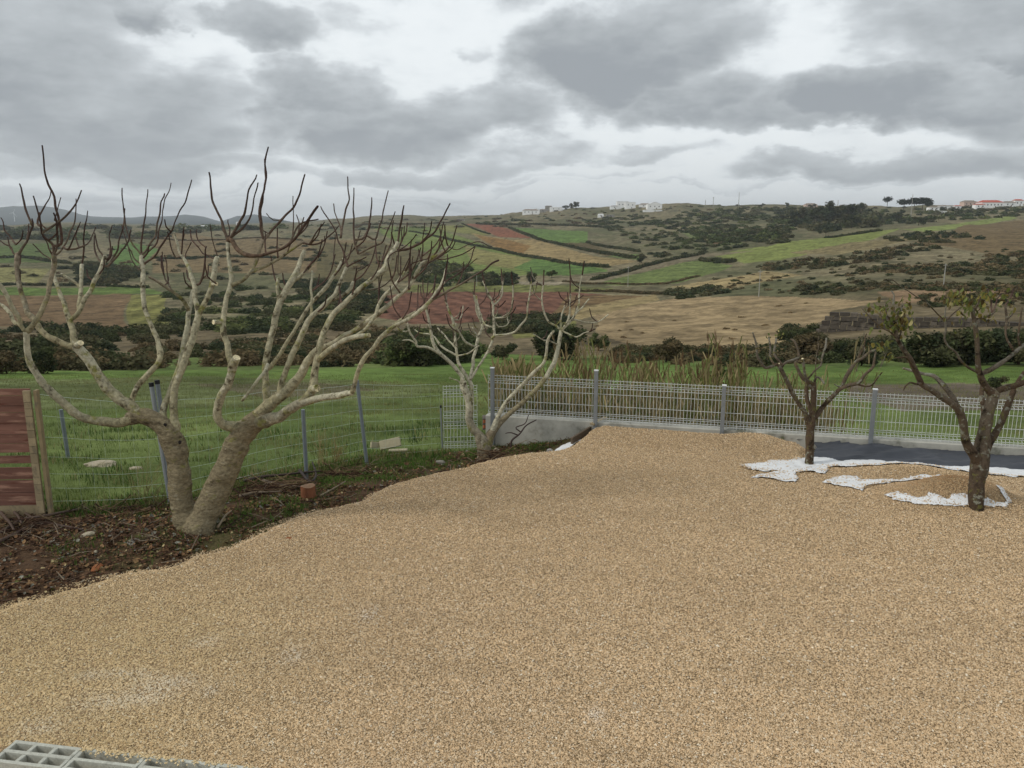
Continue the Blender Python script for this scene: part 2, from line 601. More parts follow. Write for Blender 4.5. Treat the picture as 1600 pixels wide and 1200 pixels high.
def wpoly(pts, n=4):
    out = []
    for k in range(len(pts)):
        a = np.array(pts[k], float); b = np.array(pts[(k + 1) % len(pts)], float)
        for t in range(n):
            p = a + (b - a) * t / n
            w = at(p[0], p[1])
            out.append((w[0], w[1]))
    return np.array(out)


# yard outline (world) : everything on our side of the fences
YARD_Z = 0.13
PF1 = G(932, 657, YARD_Z); PF2 = G(1358, 683, YARD_Z)
FD = (PF2 - PF1) / np.linalg.norm(PF2 - PF1)


def fence_pt(px):
    """point of the fence line seen in column px (at the panels' foot)"""
    lo, hi = -8.0, 12.0
    for _ in range(50):
        m_ = (lo + hi) / 2
        p = PF1 + FD * m_
        zc = p[1] * CP - (p[2] - CAM_H) * SP
        x = 800 + F * p[0] / zc
        if x < px: lo = m_
        else: hi = m_
    return PF1 + FD * (lo + hi) / 2


FENCE_L = fence_pt(766)
FENCE_R = PF1 + FD * 8.2
wl = [(-900, 806), (-200, 806), (85, 805), (200, 796), (290, 782), (390, 752), (482, 728), (573, 708), (640, 703), (692, 700), (740, 698)]
WIRE_LINE = [G(x, y, -0.05 if x < 300 else -0.05 - (x - 300) / 450 * 0.3)[:2] for x, y in wl]
YARD = [(-30, 1)] + [tuple(p) for p in WIRE_LINE] + [tuple(FENCE_L[:2])] + [tuple(FENCE_R[:2])] + [(30, FENCE_R[1] - 8), (30, 1)]
YARD = np.array(YARD)
Zs = Z.copy()
near = YG < 20
dy = polydist(YARD, XG[near], YG[near])
Zs[near] -= 1.6 * sstep(dy, 0.10, 0.4)

# --- colours of the fields (own colour of the ground)
base = np.zeros(XG.shape + (3,))


def rgb(r, g, b): return np.array(S(r, g, b)[:3])


# general ground: dry slopes far, scrub low, greener near
wx = (fbm(XG / (0.05 * YG + 2), YG / (0.05 * YG + 2), 11) - 0.5)
wy = (fbm(XG / (0.05 * YG + 2), YG / (0.05 * YG + 2), 23) - 0.5)
n1 = fbm(XG / 14, YG / 30, 31); n2 = fbm(XG / 60, YG / 110, 41); n3 = fbm(XG / 2.2, YG / 4.5, 51)
dry = rgb(126, 116, 88); olive = rgb(92, 92, 64); brown = rgb(104, 90, 68); darkg = rgb(68, 70, 48)
t = sstep(n2 * 0.5 + n1 * 0.5, 0.36, 0.62)[..., None]
base[:] = olive * (1 - t) + dry * t
t = sstep(n1, 0.55, 0.75)[..., None]
base = base * (1 - t * 0.6) + darkg * t * 0.6
# valley floor: scrubby brown
t = ((1 - sstep(ROW, 528, 545)) * 0 + sstep(YG, 58, 66) * (1 - sstep(YG, 120, 190)))[..., None]
base = base * (1 - t * 0.7) + (brown * (0.6 + 0.8 * n3[..., None])) * t * 0.7
# the meadow just outside the fences
t = (1 - sstep(YG, 62, 70))[..., None]
g1 = rgb(108, 120, 66); g2 = rgb(76, 92, 48)
mead = g1 * n3[..., None] + g2 * (1 - n3[..., None])
base = base * (1 - t) + mead * t

FIELDS = [  # polygon in picture coordinates, colour, edge roughness
    ([(575, 470), (640, 457), (720, 455), (880, 456), (962, 460), (930, 475), (880, 486), (800, 500), (700, 506), (640, 506), (590, 497)], (106, 74, 58), 1),
    ([(880, 462), (962, 460), (1010, 462), (900, 492), (860, 492)], (112, 92, 62), 1),
    ([(722, 350), (762, 349), (790, 356), (832, 372), (778, 370), (749, 357)], (126, 82, 60), .4),
    ([(675, 354), (722, 351), (766, 366), (749, 369), (695, 361)], (120, 120, 66), .4),
    ([(585, 354), (671, 354), (776, 389), (830, 401), (938, 418), (951, 423), (890, 430), (776, 431), (708, 419), (661, 394), (610, 371)], (104, 116, 60), .4),
    ([(720, 384), (776, 395), (830, 405), (800, 420), (740, 412)], (128, 122, 74), .8),
    ([(835, 404), (938, 419), (951, 423), (890, 430), (840, 428), (800, 418)], (88, 112, 56), .5),
    ([(796, 355), (921, 362), (918, 379), (864, 379), (840, 372)], (92, 114, 58), .3),
    ([(732, 364), (796, 374), (840, 373), (864, 381), (931, 401), (995, 408), (951, 416), (854, 405), (823, 401), (776, 389), (749, 373)], (140, 122, 82), .3),
    ([(740, 367), (796, 375), (830, 384), (815, 396), (776, 388)], (126, 98, 56), .6),
    ([(864, 379), (918, 379), (965, 398), (948, 401)], (92, 82, 56), .4),
    ([(948, 400), (1000, 397), (1000, 407)], (98, 116, 60), .4),
    ([(1110, 398), (1249, 376), (1374, 361), (1414, 357), (1357, 376), (1293, 391), (1222, 406), (1161, 411)], (118, 126, 66), .4),
    ([(1414, 359), (1482, 351), (1576, 337), (1590, 341), (1499, 357), (1448, 362)], (120, 130, 70), .3),
    ([(931, 435), (999, 418), (1100, 406), (1144, 415), (1127, 423), (1060, 442), (1000, 446), (948, 445)], (98, 110, 60), .5),
    ([(1060, 359), (1111, 367), (1168, 380), (1127, 384), (1080, 371)], (100, 108, 66), .5),
    ([(1090, 371), (1140, 380), (1120, 382)], (96, 78, 54), .5),
    ([(930, 492), (1000, 474), (1060, 466), (1180, 463), (1380, 470), (1300, 486), (1285, 500), (1220, 538), (1100, 545), (1000, 540), (940, 524)], (142, 123, 90), 1.2),
    ([(1050, 448), (1200, 424), (1250, 430), (1120, 456)], (140, 124, 86), 1.2),
    ([(1370, 455), (1480, 452), (1600, 452), (1600, 466), (1400, 474)], (136, 112, 84), 1.5),
    ([(1240, 395), (1340, 378), (1460, 368), (1440, 376), (1300, 400)], (124, 112, 78), 1.5),
    ([(1500, 352), (1600, 344), (1700, 344), (1700, 400), (1560, 400), (1440, 380)], (108, 92, 64), 1.5),
    ([(240, 360), (358, 373), (470, 372), (600, 376), (640, 390), (600, 412), (480, 426), (240, 426)], (116, 100, 70), 1),
    ([(-200, 455), (80, 462), (205, 458), (205, 513), (100, 517), (-200, 500)], (112, 92, 66), 1),
    ([(205, 460), (262, 460), (262, 513), (205, 513)], (112, 110, 60), .6),
    ([(-200, 450), (35, 450), (222, 448), (262, 458), (35, 462), (-200, 458)], (90, 108, 52), .6),
    ([(180, 385), (205, 378), (250, 390), (215, 417), (178, 416)], (88, 112, 58), .4),
    ([(-200, 384), (0, 384), (85, 379), (85, 410), (-200, 412)], (84, 98, 52), .8),
    ([(-200, 418), (0, 418), (80, 420), (62, 442), (-200, 445)], (122, 118, 74), .8),
    ([(500, 408), (570, 409), (590, 425), (520, 425)], (96, 116, 52), .6),
    ([(864, 435), (931, 430), (1096, 397), (1180, 392), (1096, 403), (940, 441), (870, 444)], (120, 110, 86), .3),
    ([(745, 447), (790, 440), (880, 440), (870, 447), (790, 452)], (136, 126, 104), .4),
    ([(890, 482), (1025, 460), (1032, 468), (900, 500)], (138, 122, 84), .5),
    ([(640, 445), (745, 441), (960, 450), (960, 456), (640, 456)], (104, 106, 60), .6),
    ([(780, 508), (900, 500), (900, 520), (800, 530)], (112, 110, 62), 1),
    ([(480, 380), (600, 378), (700, 400), (640, 440), (500, 440)], (96, 88, 58), 1.2),
    # meadow: brighter strip at its far end, mauve dead patch, green again
    ([(-300, 578), (100, 580), (400, 578), (620, 574), (700, 556), (760, 552), (850, 556), (1000, 565), (1200, 572), (1600, 572), (1900, 574), (1900, 600), (1200, 597), (900, 600), (-300, 597)], (92, 112, 54), .6),
    ([(-300, 596), (120, 592), (300, 588), (560, 594), (700, 606), (640, 622), (400, 634), (200, 640), (-300, 650)], (96, 104, 64), 2.2),
    ([(300, 600), (480, 596), (600, 608), (420, 624)], (100, 94, 72), 2),
    ([(1340, 600), (1700, 598), (1700, 640), (1420, 646), (1330, 625)], (98, 88, 76), 2),
]
for (pts, c, er) in FIELDS:
    P = wpoly(pts)
    k = er * 0.03
    m_ = inside(P, XG + wx * YG * k * 0.8, YG * (1 + wy * k * 1.6))
    cc = rgb(*c) * (0.74 + 0.26 * n3[..., None] + 0.3 * n1[..., None])
    base[m_] = cc[m_]
# plough lines on the red fields and the striped plot
for pts, per, amt in [(FIELDS[0][0], 5.0, .18), (FIELDS[24][0], 7.0, .25)]:
    P = wpoly(pts); m_ = inside(P, XG, YG)
    s_ = 1 + amt * np.sin((XG + YG * 0.25) / per * 2 * math.pi)
    base[m_] = base[m_] * s_[m_][:, None]
spk = sstep(fbm(XG / 1.6, YG / 4.0, 71), .52, .68) * sstep(YG, 60, 90) * (1 - sstep(YG, 1500, 2500))
base = base * (1 - .45 * spk[..., None] * (n2[..., None] + .2))
# patchy wear on every field
n4 = fbm(XG / 5, YG / 16, 61)
base *= (0.82 + 0.36 * n4[..., None])
base = base * .93 + base.mean(-1, keepdims=True) * .07
# far hills: dark woods and scrub, with the blue of haze put into their colour
t = sstep(YG, 2300, 3400)[..., None]
base = base * (1 - t) + (rgb(48, 60, 56) * (0.7 + 0.6 * n2[..., None])) * t

MT = mat('earth_and_fields', attr=True, var=0.42, scale=0.9, detail=12, bump=0.6, bscale=1.1, bdist=0.25, rough=1.0, spec=0.05, coarse=(0.16, 0.32))
nq, ny = XG.shape
idx = (np.arange(nq)[:, None] * ny + np.arange(ny)[None])
Qd = np.stack([idx[:-1, :-1], idx[1:, :-1], idx[1:, 1:], idx[:-1, 1:]], -1).reshape(-1, 4)
me = np_mesh('hills', np.stack([XG, YG, Zs], -1).reshape(-1, 3), Qd, None, base.reshape(-1, 3), True)
o = link('hills', me, MT)
tag(o, 'rolling hills of patchwork fields beyond the yard', 'hills', kind='structure')

# ------------------------------------------------------------------ yard ground: soil sheet
def soil_z(X, Y):
    n = (fbm(X / 0.35, Y / 0.35, 77) - 0.5) * 0.07 + (fbm(X / 1.3, Y / 1.3, 79) - 0.5) * 0.10
    zb = -0.36 * sstep(Y, 8.2, 12.2) * sstep(-X, -1.8, 0.2)
    return zb + n * sstep(-X, -2, 0) - 0.02


GR = [(-40, 960), (0, 940), (30, 932), (60, 925), (100, 914), (140, 905), (175, 893), (210, 886), (240, 884), (270, 876), (300, 862), (350, 850), (380, 838), (400, 828), (440, 808), (480, 795),
      (520, 788), (560, 776), (590, 758), (620, 748), (660, 738), (700, 730), (740, 719), (780, 710), (830, 703), (856, 701), (880, 693), (905, 678), (925, 668), (948, 659)]
GRW = [G(x, y)[:2] for x, y in GR]
e1 = PF1[:2] - np.array([0.0, 0.10])
P3 = FENCE_R[:2] - np.array([0.0, 0.14])
MEMB = [(1232, 684), (1262, 690), (1275, 702), (1268, 712), (1276, 722), (1400, 722), (1600, 741), (1900, 760)]
GRAVEL = [(-5.9, 4.5), (-30, 4.2), (-30, GRW[0][1] - 0.9)] + [tuple(p) for p in GRW] + [tuple(e1)] + [tuple(fence_pt(1128)[:2] - np.array([0, .11]))] + \
         [tuple(G(x, y)[:2]) for x, y in MEMB] + [(30, 8), (30, 1.0), (-4.5, 1.0), (-4.5, 3.5)]
GRAVEL = np.array(GRAVEL)

xs = np.arange(-11, 11.6, 0.05); ysr = np.arange(2.0, 14.6, 0.05)
SX, SY = np.meshgrid(xs, ysr, indexing='ij')
SZ = soil_z(SX, SY)
dyd = polydist(YARD, SX, SY)
SZ = np.where(dyd < 0, np.minimum(SZ, ground(SX, SY) - 0.03 + dyd * 0.1), SZ)
# soil stays below the gravel
dg = polydist(GRAVEL, SX, SY)
SZ = np.where(dg > 0.05, np.minimum(SZ, -0.03 - 0.02 * sstep(dg, 0.05, 0.3)), SZ)
SZ -= 0.05 * sstep(SX, 0.6, 1.6)


def grid_mesh(name, X, Y, Zz, mask, col=None, smooth=True):
    n, m_ = X.shape
    ids = np.arange(n * m_).reshape(n, m_)
    q = np.stack([ids[:-1, :-1], ids[1:, :-1], ids[1:, 1:], ids[:-1, 1:]], -1).reshape(-1, 4)
    mk = (mask[:-1, :-1] & mask[1:, :-1] & mask[1:, 1:] & mask[:-1, 1:]).ravel()
    q = q[mk]
    used = np.unique(q)
    rem = np.full(n * m_, -1); rem[used] = np.arange(len(used))
    V = np.stack([X, Y, Zz], -1).reshape(-1, 3)[used]
    c = None if col is None else col.reshape(-1, 3)[used]
    return np_mesh(name, V, rem[q], None, c, smooth)


grassy = sstep(fbm(SX / 0.8, SY / 0.8, 91) + 0.25 * sstep(SY, 9.5, 11) - 0.15 * (SX < -4), 0.5, 0.68)
sc_ = rgb(84, 66, 50) * (0.7 + 0.6 * fbm(SX / 0.12, SY / 0.12, 93)[..., None])
sc_ = sc_ * (1 - grassy[..., None] * .4) + rgb(80, 88, 50) * grassy[..., None] * .4
maskS = (dyd > -0.35) & ((dg < 0.5) | (SX > 1.0))
me = grid_mesh('soil', SX, SY, SZ, maskS, sc_)
M_SOIL = mat('dark_soil', attr=True, var=0.45, scale=30, bump=0.8, bscale=22, bdist=0.03, rough=1, spec=0.1)
tag(link('soil', me, M_SOIL), 'dark garden soil along the fence', 'soil', kind='structure')

# gravel bed
dg2 = dg + (fbm(SX / 0.12, SY / 0.12, 101) - 0.5) * 0.10
edge = sstep(dg2, -0.02, 0.22)
hum = (fbm(SX / 0.7, SY / 0.7, 105) - 0.5) * 0.05
# heaps of gravel by the trees on the right
def heap(px, py, rx, ry, h):
    c = G(px, py)
    return h * np.exp(-(((SX - c[0]) / rx) ** 2 + ((SY - c[1]) / ry) ** 2))


GZ = hum * edge + heap(1478, 780, .55, .36, .26) + heap(1420, 742, .55, .3, .10) + heap(1550, 786, .3, .3, .08)
fdist = (SX - PF1[0]) * FD[1] - (SY - PF1[1]) * FD[0]      # distance on our side of the fence line
GZ = GZ + 0.02 * edge + 0.125 * (1 - sstep(fdist, .1, 1.3)) * (1 - sstep(SX, 3.6, 4.2)) * edge * sstep(SX, 1.0, 1.5)
GZ = np.where(dg2 < 0.22, GZ * edge + (np.minimum(SZ, -0.0) - 0.03) * (1 - edge), GZ)
maskG = (dg2 > -0.04)
gcol = rgb(191, 163, 125) * (0.9 + 0.2 * fbm(SX / 0.5, SY / 0.5, 107)[..., None])
me = grid_mesh('gravel', SX, SY, GZ, maskG, gcol)


def gravel_mat():
    m = bpy.data.materials.new('crushed_gravel'); m.use_nodes = True
    nt = m.node_tree; N, L = nt.nodes.new, nt.links.new
    b = nt.nodes['Principled BSDF']; b.inputs['Roughness'].default_value = 0.95
    b.inputs['Specular IOR Level'].default_value = 0.1
    tc = N('ShaderNodeTexCoord')
    vo = N('ShaderNodeTexVoronoi'); vo.inputs['Scale'].default_value = 62
    L(tc.outputs['Object'], vo.inputs['Vector'])
    vc = N('ShaderNodeVertexColor'); vc.layer_name = 'Col'
    hs = N('ShaderNodeSeparateColor'); L(vo.outputs['Color'], hs.inputs[0])
    mr = N('ShaderNodeMapRange'); mr.inputs['To Min'].default_value = 0.62; mr.inputs['To Max'].default_value = 1.12
    L(hs.outputs[0], mr.inputs['Value'])
    gap_shade = N('ShaderNodeMapRange'); gap_shade.inputs['From Min'].default_value = 0.35; gap_shade.inputs['From Max'].default_value = 0.75
    gap_shade.inputs['To Min'].default_value = 1.0; gap_shade.inputs['To Max'].default_value = 0.54  # shade between the stones, put into the colour at the cell rims
    L(vo.outputs['Distance'], gap_shade.inputs['Value'])
    mu = N('ShaderNodeMath'); mu.operation = 'MULTIPLY'; L(mr.outputs[0], mu.inputs[0]); L(gap_shade.outputs[0], mu.inputs[1])
    s = N('ShaderNodeVectorMath'); s.operation = 'SCALE'; L(vc.outputs[0], s.inputs[0]); L(mu.outputs[0], s.inputs['Scale'])
    L(s.outputs[0], b.inputs['Base Color'])
    inv = N('ShaderNodeMath'); inv.operation = 'SUBTRACT'; inv.inputs[0].default_value = 1; L(vo.outputs['Distance'], inv.inputs[1])
    bp = N('ShaderNodeBump'); bp.inputs['Distance'].default_value = 0.02; bp.inputs['Strength'].default_value = 0.9
    L(inv.outputs[0], bp.inputs['Height']); L(bp.outputs[0], b.inputs['Normal'])
    return m


tag(link('gravel', me, gravel_mat()), 'bed of crushed yellow limestone gravel filling the yard', 'gravel', kind='structure')


def grid_h(A, X, Y):
    i = np.clip(((X - xs[0]) / 0.05), 0, len(xs) - 1.001); j = np.clip(((Y - ysr[0]) / 0.05), 0, len(ysr) - 1.001)
    a = i.astype(int); b = j.astype(int); u = i - a; v = j - b
    return (A[a, b] * (1 - u) + A[a + 1, b] * u) * (1 - v) + (A[a, b + 1] * (1 - u) + A[a + 1, b + 1] * u) * v


GTOP = np.where(maskG, np.maximum(GZ, SZ), SZ)

# white and black sheets -------------------------------------------------
W1 = [(1148, 733), (1175, 728), (1200, 722), (1240, 720), (1262, 714), (1290, 716), (1310, 722), (1360, 719), (1420, 725), (1480, 730), (1530, 730), (1600, 736), (1720, 745), (1900, 755), (1900, 770), (1700, 757),
      (1600, 749), (1530, 744), (1480, 739), (1420, 737), (1360, 735), (1300, 733), (1290, 744), (1275, 740), (1250, 741), (1248, 752), (1215, 754), (1195, 749), (1172, 750), (1190, 744), (1215, 740), (1180, 738)]
W2 = [(1286, 757), (1300, 748), (1330, 746), (1345, 754), (1390, 755), (1440, 753), (1475, 751), (1482, 755), (1440, 758), (1400, 760), (1370, 763), (1345, 771), (1325, 763), (1300, 760)]
W3 = [(1383, 783), (1400, 781), (1430, 790), (1460, 792), (1500, 793), (1560, 800), (1585, 800), (1583, 806), (1520, 804), (1470, 800), (1430, 795), (1400, 790)]
W4 = [(1556, 786), (1566, 785), (1582, 799), (1574, 800)]
W5 = [(838, 706), (860, 692), (880, 682), (907, 675), (905, 682), (888, 692), (872, 701), (858, 707)]
WP = [np.array([G(x, y)[:2] for x, y in w]) for w in (W1, W2, W3, W4, W5)]
fs = 0.016
wx_ = np.arange(0.0, 9.5, fs); wy_ = np.arange(8.2, 12.8, fs)
WX, WY = np.meshgrid(wx_, wy_, indexing='ij')
wjx = (fbm(WX / 0.22, WY / 0.22, 211) - 0.5) * 0.22; wjy = (fbm(WX / 0.22, WY / 0.22, 223) - 0.5) * 0.22
M_WHITE = mat('white_geotextile', S(216, 217, 217), var=0.10, scale=9, bump=0.5, bscale=14, bdist=0.03, rough=0.85, patch=[(S(168, 160, 150), 5, .60, .8)])
labels = ['long crumpled white fleece sheet showing along the black membrane edge', 'torn patch of white fleece in the gravel between the two right trees',
          'narrow white fleece strip in the gravel left of the rightmost tree', 'small white fleece scrap right of the rightmost tree', 'white fleece sheet edge poking out by the concrete wall']
M_DUST = M_WHITE
for P, lb in zip(WP, labels):
    m_ = inside(P, WX + wjx * (0.35 if 'scrap' in lb or 'poking' in lb else 1), WY + wjy * (0.35 if 'scrap' in lb or 'poking' in lb else 1))
    th = 0.014 * fbm(WX / 0.10, WY / 0.16, 231) + 0.018 * np.abs(fbm(WX / 0.3, WY / 0.12, 237) - 0.5) * 2
    zz = grid_h(np.where(maskG, GZ, SZ), WX, WY) + 0.008 + th
    zz = np.maximum(zz, 0.012 + th) if P[0, 0] > 2 else zz + 0.05
    me = grid_mesh('fleece_sheet', WX, WY, zz, m_)
    ob = link('fleece_sheet', me, M_WHITE)
    so = ob.modifiers.new('solid', 'SOLIDIFY'); so.thickness = 0.003
    tag(ob, lb, 'fabric sheet', 'white fleece sheets under the gravel')

# white clay collar round the small tree foot is part of sheet one
BM = np.array([G(x, y)[:2] for x, y in [(1228, 680), (1262, 690), (1275, 702), (1260, 714), (1300, 719), (1400, 723), (1600, 739), (1950, 772)]] +
              [tuple(FENCE_R[:2] - np.array([0, .13])), tuple(fence_pt(1230)[:2] - np.array([0, .13]))])
bx, by = np.meshgrid(np.arange(3.2, 10.5, 0.03), np.arange(9.0, 13.2, 0.03), indexing='ij')
m_ = inside(BM, bx + (fbm(bx / .2, by / .2, 5) - .5) * .12, by)
bz = 0.0 + 0.06 * fbm((bx + 0.6 * by) / 0.5, (by - 0.2 * bx) / 0.14, 301) + 0.05 * sstep(fbm((bx + by) / 0.9, (by - bx * .3) / 0.35, 305), 0.45, 0.8) - 0.02 + .03 * (1 - sstep((bx - PF1[0]) * FD[1] - (by - PF1[1]) * FD[0], .1, .6)) - .035 * sstep((bx - PF1[0]) * FD[1] - (by - PF1[1]) * FD[0], .6, .9)
me = grid_mesh('weed_membrane', bx, by, bz, m_)
ob = link('weed_membrane', me, mat('black_woven_membrane', S(52, 55, 62), var=0.16, scale=6, bump=0.3, bscale=60, bdist=0.004, rough=0.55, spec=0.5, coarse=(1.2, .15)))
tag(ob, 'wrinkled black weed membrane laid along the mesh fence', 'membrane')
# ------------------------------------------------------------------ loose stones over the gravel bed
def gravel_stones():
    n = 780000
    # denser near the camera where single stones can be seen
    Y = 3.3 + (12.9 - 3.3) * rng.uniform(0, 1, n) ** 1.25
    X = rng.uniform(-0.82, 0.82, n) * (Y + 0.8)
    d_ = grid_h(dg2, X, Y)
    keep = d_ > 0.0
    lift = np.zeros(n)
    for P in WP:
        dd = polydist(P, X, Y)
        lift = np.where(dd > 0.01, .020, lift)
        keep &= ~((dd > rng.exponential(.06, n)) & (rng.uniform(0, 1, n) < 0.985))
    # wall of hollow blocks occupies the lower left corner
    keep &= ~inside(BLOCK_ZONE, X, Y)
    X, Y, lift = X[keep], Y[keep], lift[keep]; n = len(X)
    Zh = grid_h(GTOP, X, Y) + lift
    s = rng.lognormal(math.log(0.0065), 0.26, n)
    s = np.minimum(s, 0.015)
    Sc = np.stack([s * rng.uniform(.8, 1.35, n), s * rng.uniform(.7, 1.1, n), s * rng.uniform(.5, .9, n)], 1)
    P = np.stack([X, Y, Zh + s * 0.25], 1)
    v = rng.normal(1.0, 0.10, n) * (.90 + .20 * fbm(X / .9, Y / .35, 601)) * (.94 + .12 * fbm(X / .12, Y / .12, 603))
    col = np.array([rgb(205, 179, 143), rgb(199, 171, 134), rgb(209, 187, 155), rgb(188, 162, 127), rgb(216, 203, 180), rgb(170, 149, 124)])
    k = rng.choice(6, n, p=[.36, .25, .2, .11, .05, .03])
    C = col[k] * v[:, None]
    # dusty whitish spots
    for (px, py, rx, ry) in [(245, 1080, 50, 16), (225, 1095, 40, 12), (270, 1070, 40, 10), (458, 1028, 20, 14), (140, 1058, 16, 8), (65, 1140, 34, 14), (577, 965, 14, 12), (322, 1010, 22, 9), (330, 1085, 14, 10), (160, 1100, 50, 14),
                             (930, 1120, 14, 12), (200, 1058, 60, 8)]:
        c = G(px, py); a = G(px + rx, py); bb = G(px, py - ry)
        e = ((X - c[0]) / (a[0] - c[0])) ** 2 + ((Y - c[1]) / (bb[1] - c[1])) ** 2
        w = np.exp(-e) * 0.5 * (rng.uniform(0, 1, n) < .7)
        C = C * (1 - w[:, None]) + rgb(222, 214, 202) * w[:, None]
    wl_ = (sstep(-X, .6, 3.0) * (1 - sstep(Y, 5.5, 8)) * .28)[:, None]
    C = C * (1 - wl_) + rgb(204, 186, 128) * wl_
    # reddish heap
    c = G(1478, 778)
    w = np.exp(-(((X - c[0]) / .6) ** 2 + ((Y - c[1]) / .4) ** 2)) * 0.8
    C = C * (1 - w[:, None]) + rgb(140, 104, 66) * w[:, None]
    # paler, greyer second batch on the far right; duller patch front right
    w = sstep(X / Y, .55, .75) * sstep(Y, 8.6, 9.3) * 0.35
    C = C * (1 - w[:, None]) + rgb(190, 176, 150) * w[:, None]
    o = scatter('gravel_stones', OCT_V, None, OCT_T, P, rand_rot(n, 0.6), Sc, np.clip(C, 0, 1), mat('limestone_chips', attr=True, var=0.18, scale=160, detail=2, rough=0.95, spec=0.15), vjit=0.16)
    tag(o, 'loose yellow limestone chips covering the yard', kind='stuff')


# ------------------------------------------------------------------ hollow concrete blocks, lower left corner
BZ = 0.075
b0 = G(-60, 1145.5, BZ); b1 = G(420, 1201, BZ)
bdir = (b1 - b0); bdir[2] = 0; bdir /= np.linalg.norm(bdir)
bnor = np.array([bdir[1], -bdir[0], 0.0])         # towards the camera
BLOCK_ZONE = np.array([b0 - bdir * 1.5, b0 + bdir * 3.0, b0 + bdir * 3.0 + bnor * 0.6, b0 - bdir * 1.5 + bnor * 0.6])[:, :2]


def hollow_block(a, length, ncol, label):
    """a: far-left upper corner; cells open upwards"""
    W_, H_, t = 0.20, 0.19, 0.026
    mb = MB()
    ang = math.atan2(bdir[1], bdir[0])
    g = 0.004
    L0 = length - g
    zc = BZ - H_ / 2

    def part(u0, u1, w0, w1, h=H_, zoff=0.0):
        c = a + bdir * (u0 + u1) / 2 + bnor * (w0 + w1) / 2
        sh = 0.92 + 0.12 * random.random()
        mb.box((c[0], c[1], zc + zoff), (u1 - u0, w1 - w0, h), rz=ang, col=(sh, sh, sh), jit=0.0012)
    for (w0, w1) in ((0, t), (W_ / 2 - t * .5, W_ / 2 + t * .5), (W_ - t, W_)):
        part(0, L0, w0, w1, H_, 0.0)
    cw = (L0 - t) / ncol
    for k in range(ncol + 1):
        u0 = cw * k
        for (w0, w1) in ((t, W_ / 2 - t * .5), (W_ / 2 + t * .5, W_ - t)):
            part(u0, u0 + t, w0, w1, H_ - 0.002, -0.001)
    part(t, L0 - t, t, W_ - t, 0.03, -0.07)
    o = mb.build('hollow_block', M_CONC_MUL)
    bv = o.modifiers.new('b', 'BEVEL'); bv.width = 0.003; bv.segments = 1
    tag(o, label, 'concrete block', 'hollow concrete blocks laid in a row')


M_CONC_MUL = mat('grey_block_concrete', S(184, 184, 172), attr='mul', var=0.22, scale=60, bump=0.7, bscale=160, bdist=0.004, rough=0.95, patch=(S(120, 116, 100), 8, .55, .8))


def along_block(px, py):
    p = G(px, py, BZ)
    return float((p - b0) @ bdir)


j1 = along_block(130, 1167.5); j2 = along_block(232, 1179.5); j3 = along_block(341, 1192)
L1 = max(j2 - j1, 0.2)
hollow_block(b0 + bdir * (j1 - 0.46), 0.46, 3, 'hollow concrete block with three pairs of small cells in the lower left corner')
hollow_block(b0 + bdir * j1, j2 - j1, 1, 'hollow concrete block with wide cells, second from the corner')
hollow_block(b0 + bdir * j2, j3 - j2, 1, 'hollow concrete block partly dusted by gravel, third from the corner')
hollow_block(b0 + bdir * j3, j2 - j1 + .05, 1, 'hollow concrete block with only its far rim in view, fourth from the corner')
gravel_stones()
# a few stones spilled on the blocks
n = 260
u = np.abs(rng.normal(0, .55, n)) + 0.0
base_ = b0 + bdir * j1
X = base_[0] + bdir[0] * u + bnor[0] * np.abs(rng.normal(0, .025, n)); Y = base_[1] + bdir[1] * u + bnor[1] * np.abs(rng.normal(0, .025, n))
scatter('spilled_stones', OCT_V, None, OCT_T, np.stack([X, Y, np.full(n, BZ + .004)], 1), rand_rot(n, .6), rng.uniform(.005, .010, n),
        rgb(214, 192, 150)[None].repeat(n, 0), bpy.data.materials['limestone_chips'], vjit=.15)
tag(bpy.data.objects['spilled_stones'], 'pale stones spilled over the rim of the hollow blocks', kind='stuff')

# ------------------------------------------------------------------ retaining wall
M_WALL = mat('weathered_concrete', S(172, 170, 160), var=0.22, scale=3.5, bump=0.4, bscale=30, bdist=0.01, rough=0.95,
             patch=[(S(98, 98, 84), 1.6, .52, .72), (S(176, 172, 160), 4, .6, .8), (S(84, 92, 56), 3.2, .62, .8)])
mb = MB()
nrm = np.array([-FD[1], FD[0], 0])
wa, wb = FENCE_L - FD * 0.05, FENCE_R + FD * 0.2
segs = 60
prev = None
Vw = []
for i in range(segs + 1):
    p = wa + (wb - wa) * i / segs
    jn = (random.random() - .5) * 0.012
    Vw += [p - nrm * (.10 + jn) + [0, 0, -1.3 - YARD_Z], p - nrm * (.10 + jn) + [0, 0, -.012], p - nrm * (.088 + jn), p + nrm * .10, p + nrm * .10 + [0, 0, -1.3 - YARD_Z]]
Qw = []
for i in range(segs):
    for k in range(4):
        Qw.append([i * 5 + k, (i + 1) * 5 + k, (i + 1) * 5 + k + 1, i * 5 + k + 1])
mb.add(Vw, Qw)
mb.add([Vw[0], Vw[1], Vw[2], Vw[3], Vw[4]], [[0, 1, 3, 4]], [[1, 2, 3]])
o = mb.build('retaining_wall', M_WALL)
tag(o, 'low weathered concrete retaining wall carrying the mesh fence', 'wall')

# ------------------------------------------------------------------ welded mesh fence
M_GALV = mat('galvanised_wire', S(204, 206, 202), var=0.2, scale=30, rough=0.5, metal=0.25, spec=0.5)
M_POST = mat('grey_painted_post', S(128, 132, 134), var=0.14, scale=12, rough=0.5, metal=0.2, spec=0.4)
M_CAP = mat('pale_post_cap', S(226, 228, 228), var=0.05, rough=0.5)
M_BLACK = mat('black_plastic', S(30, 30, 32), var=0.1, rough=0.6)


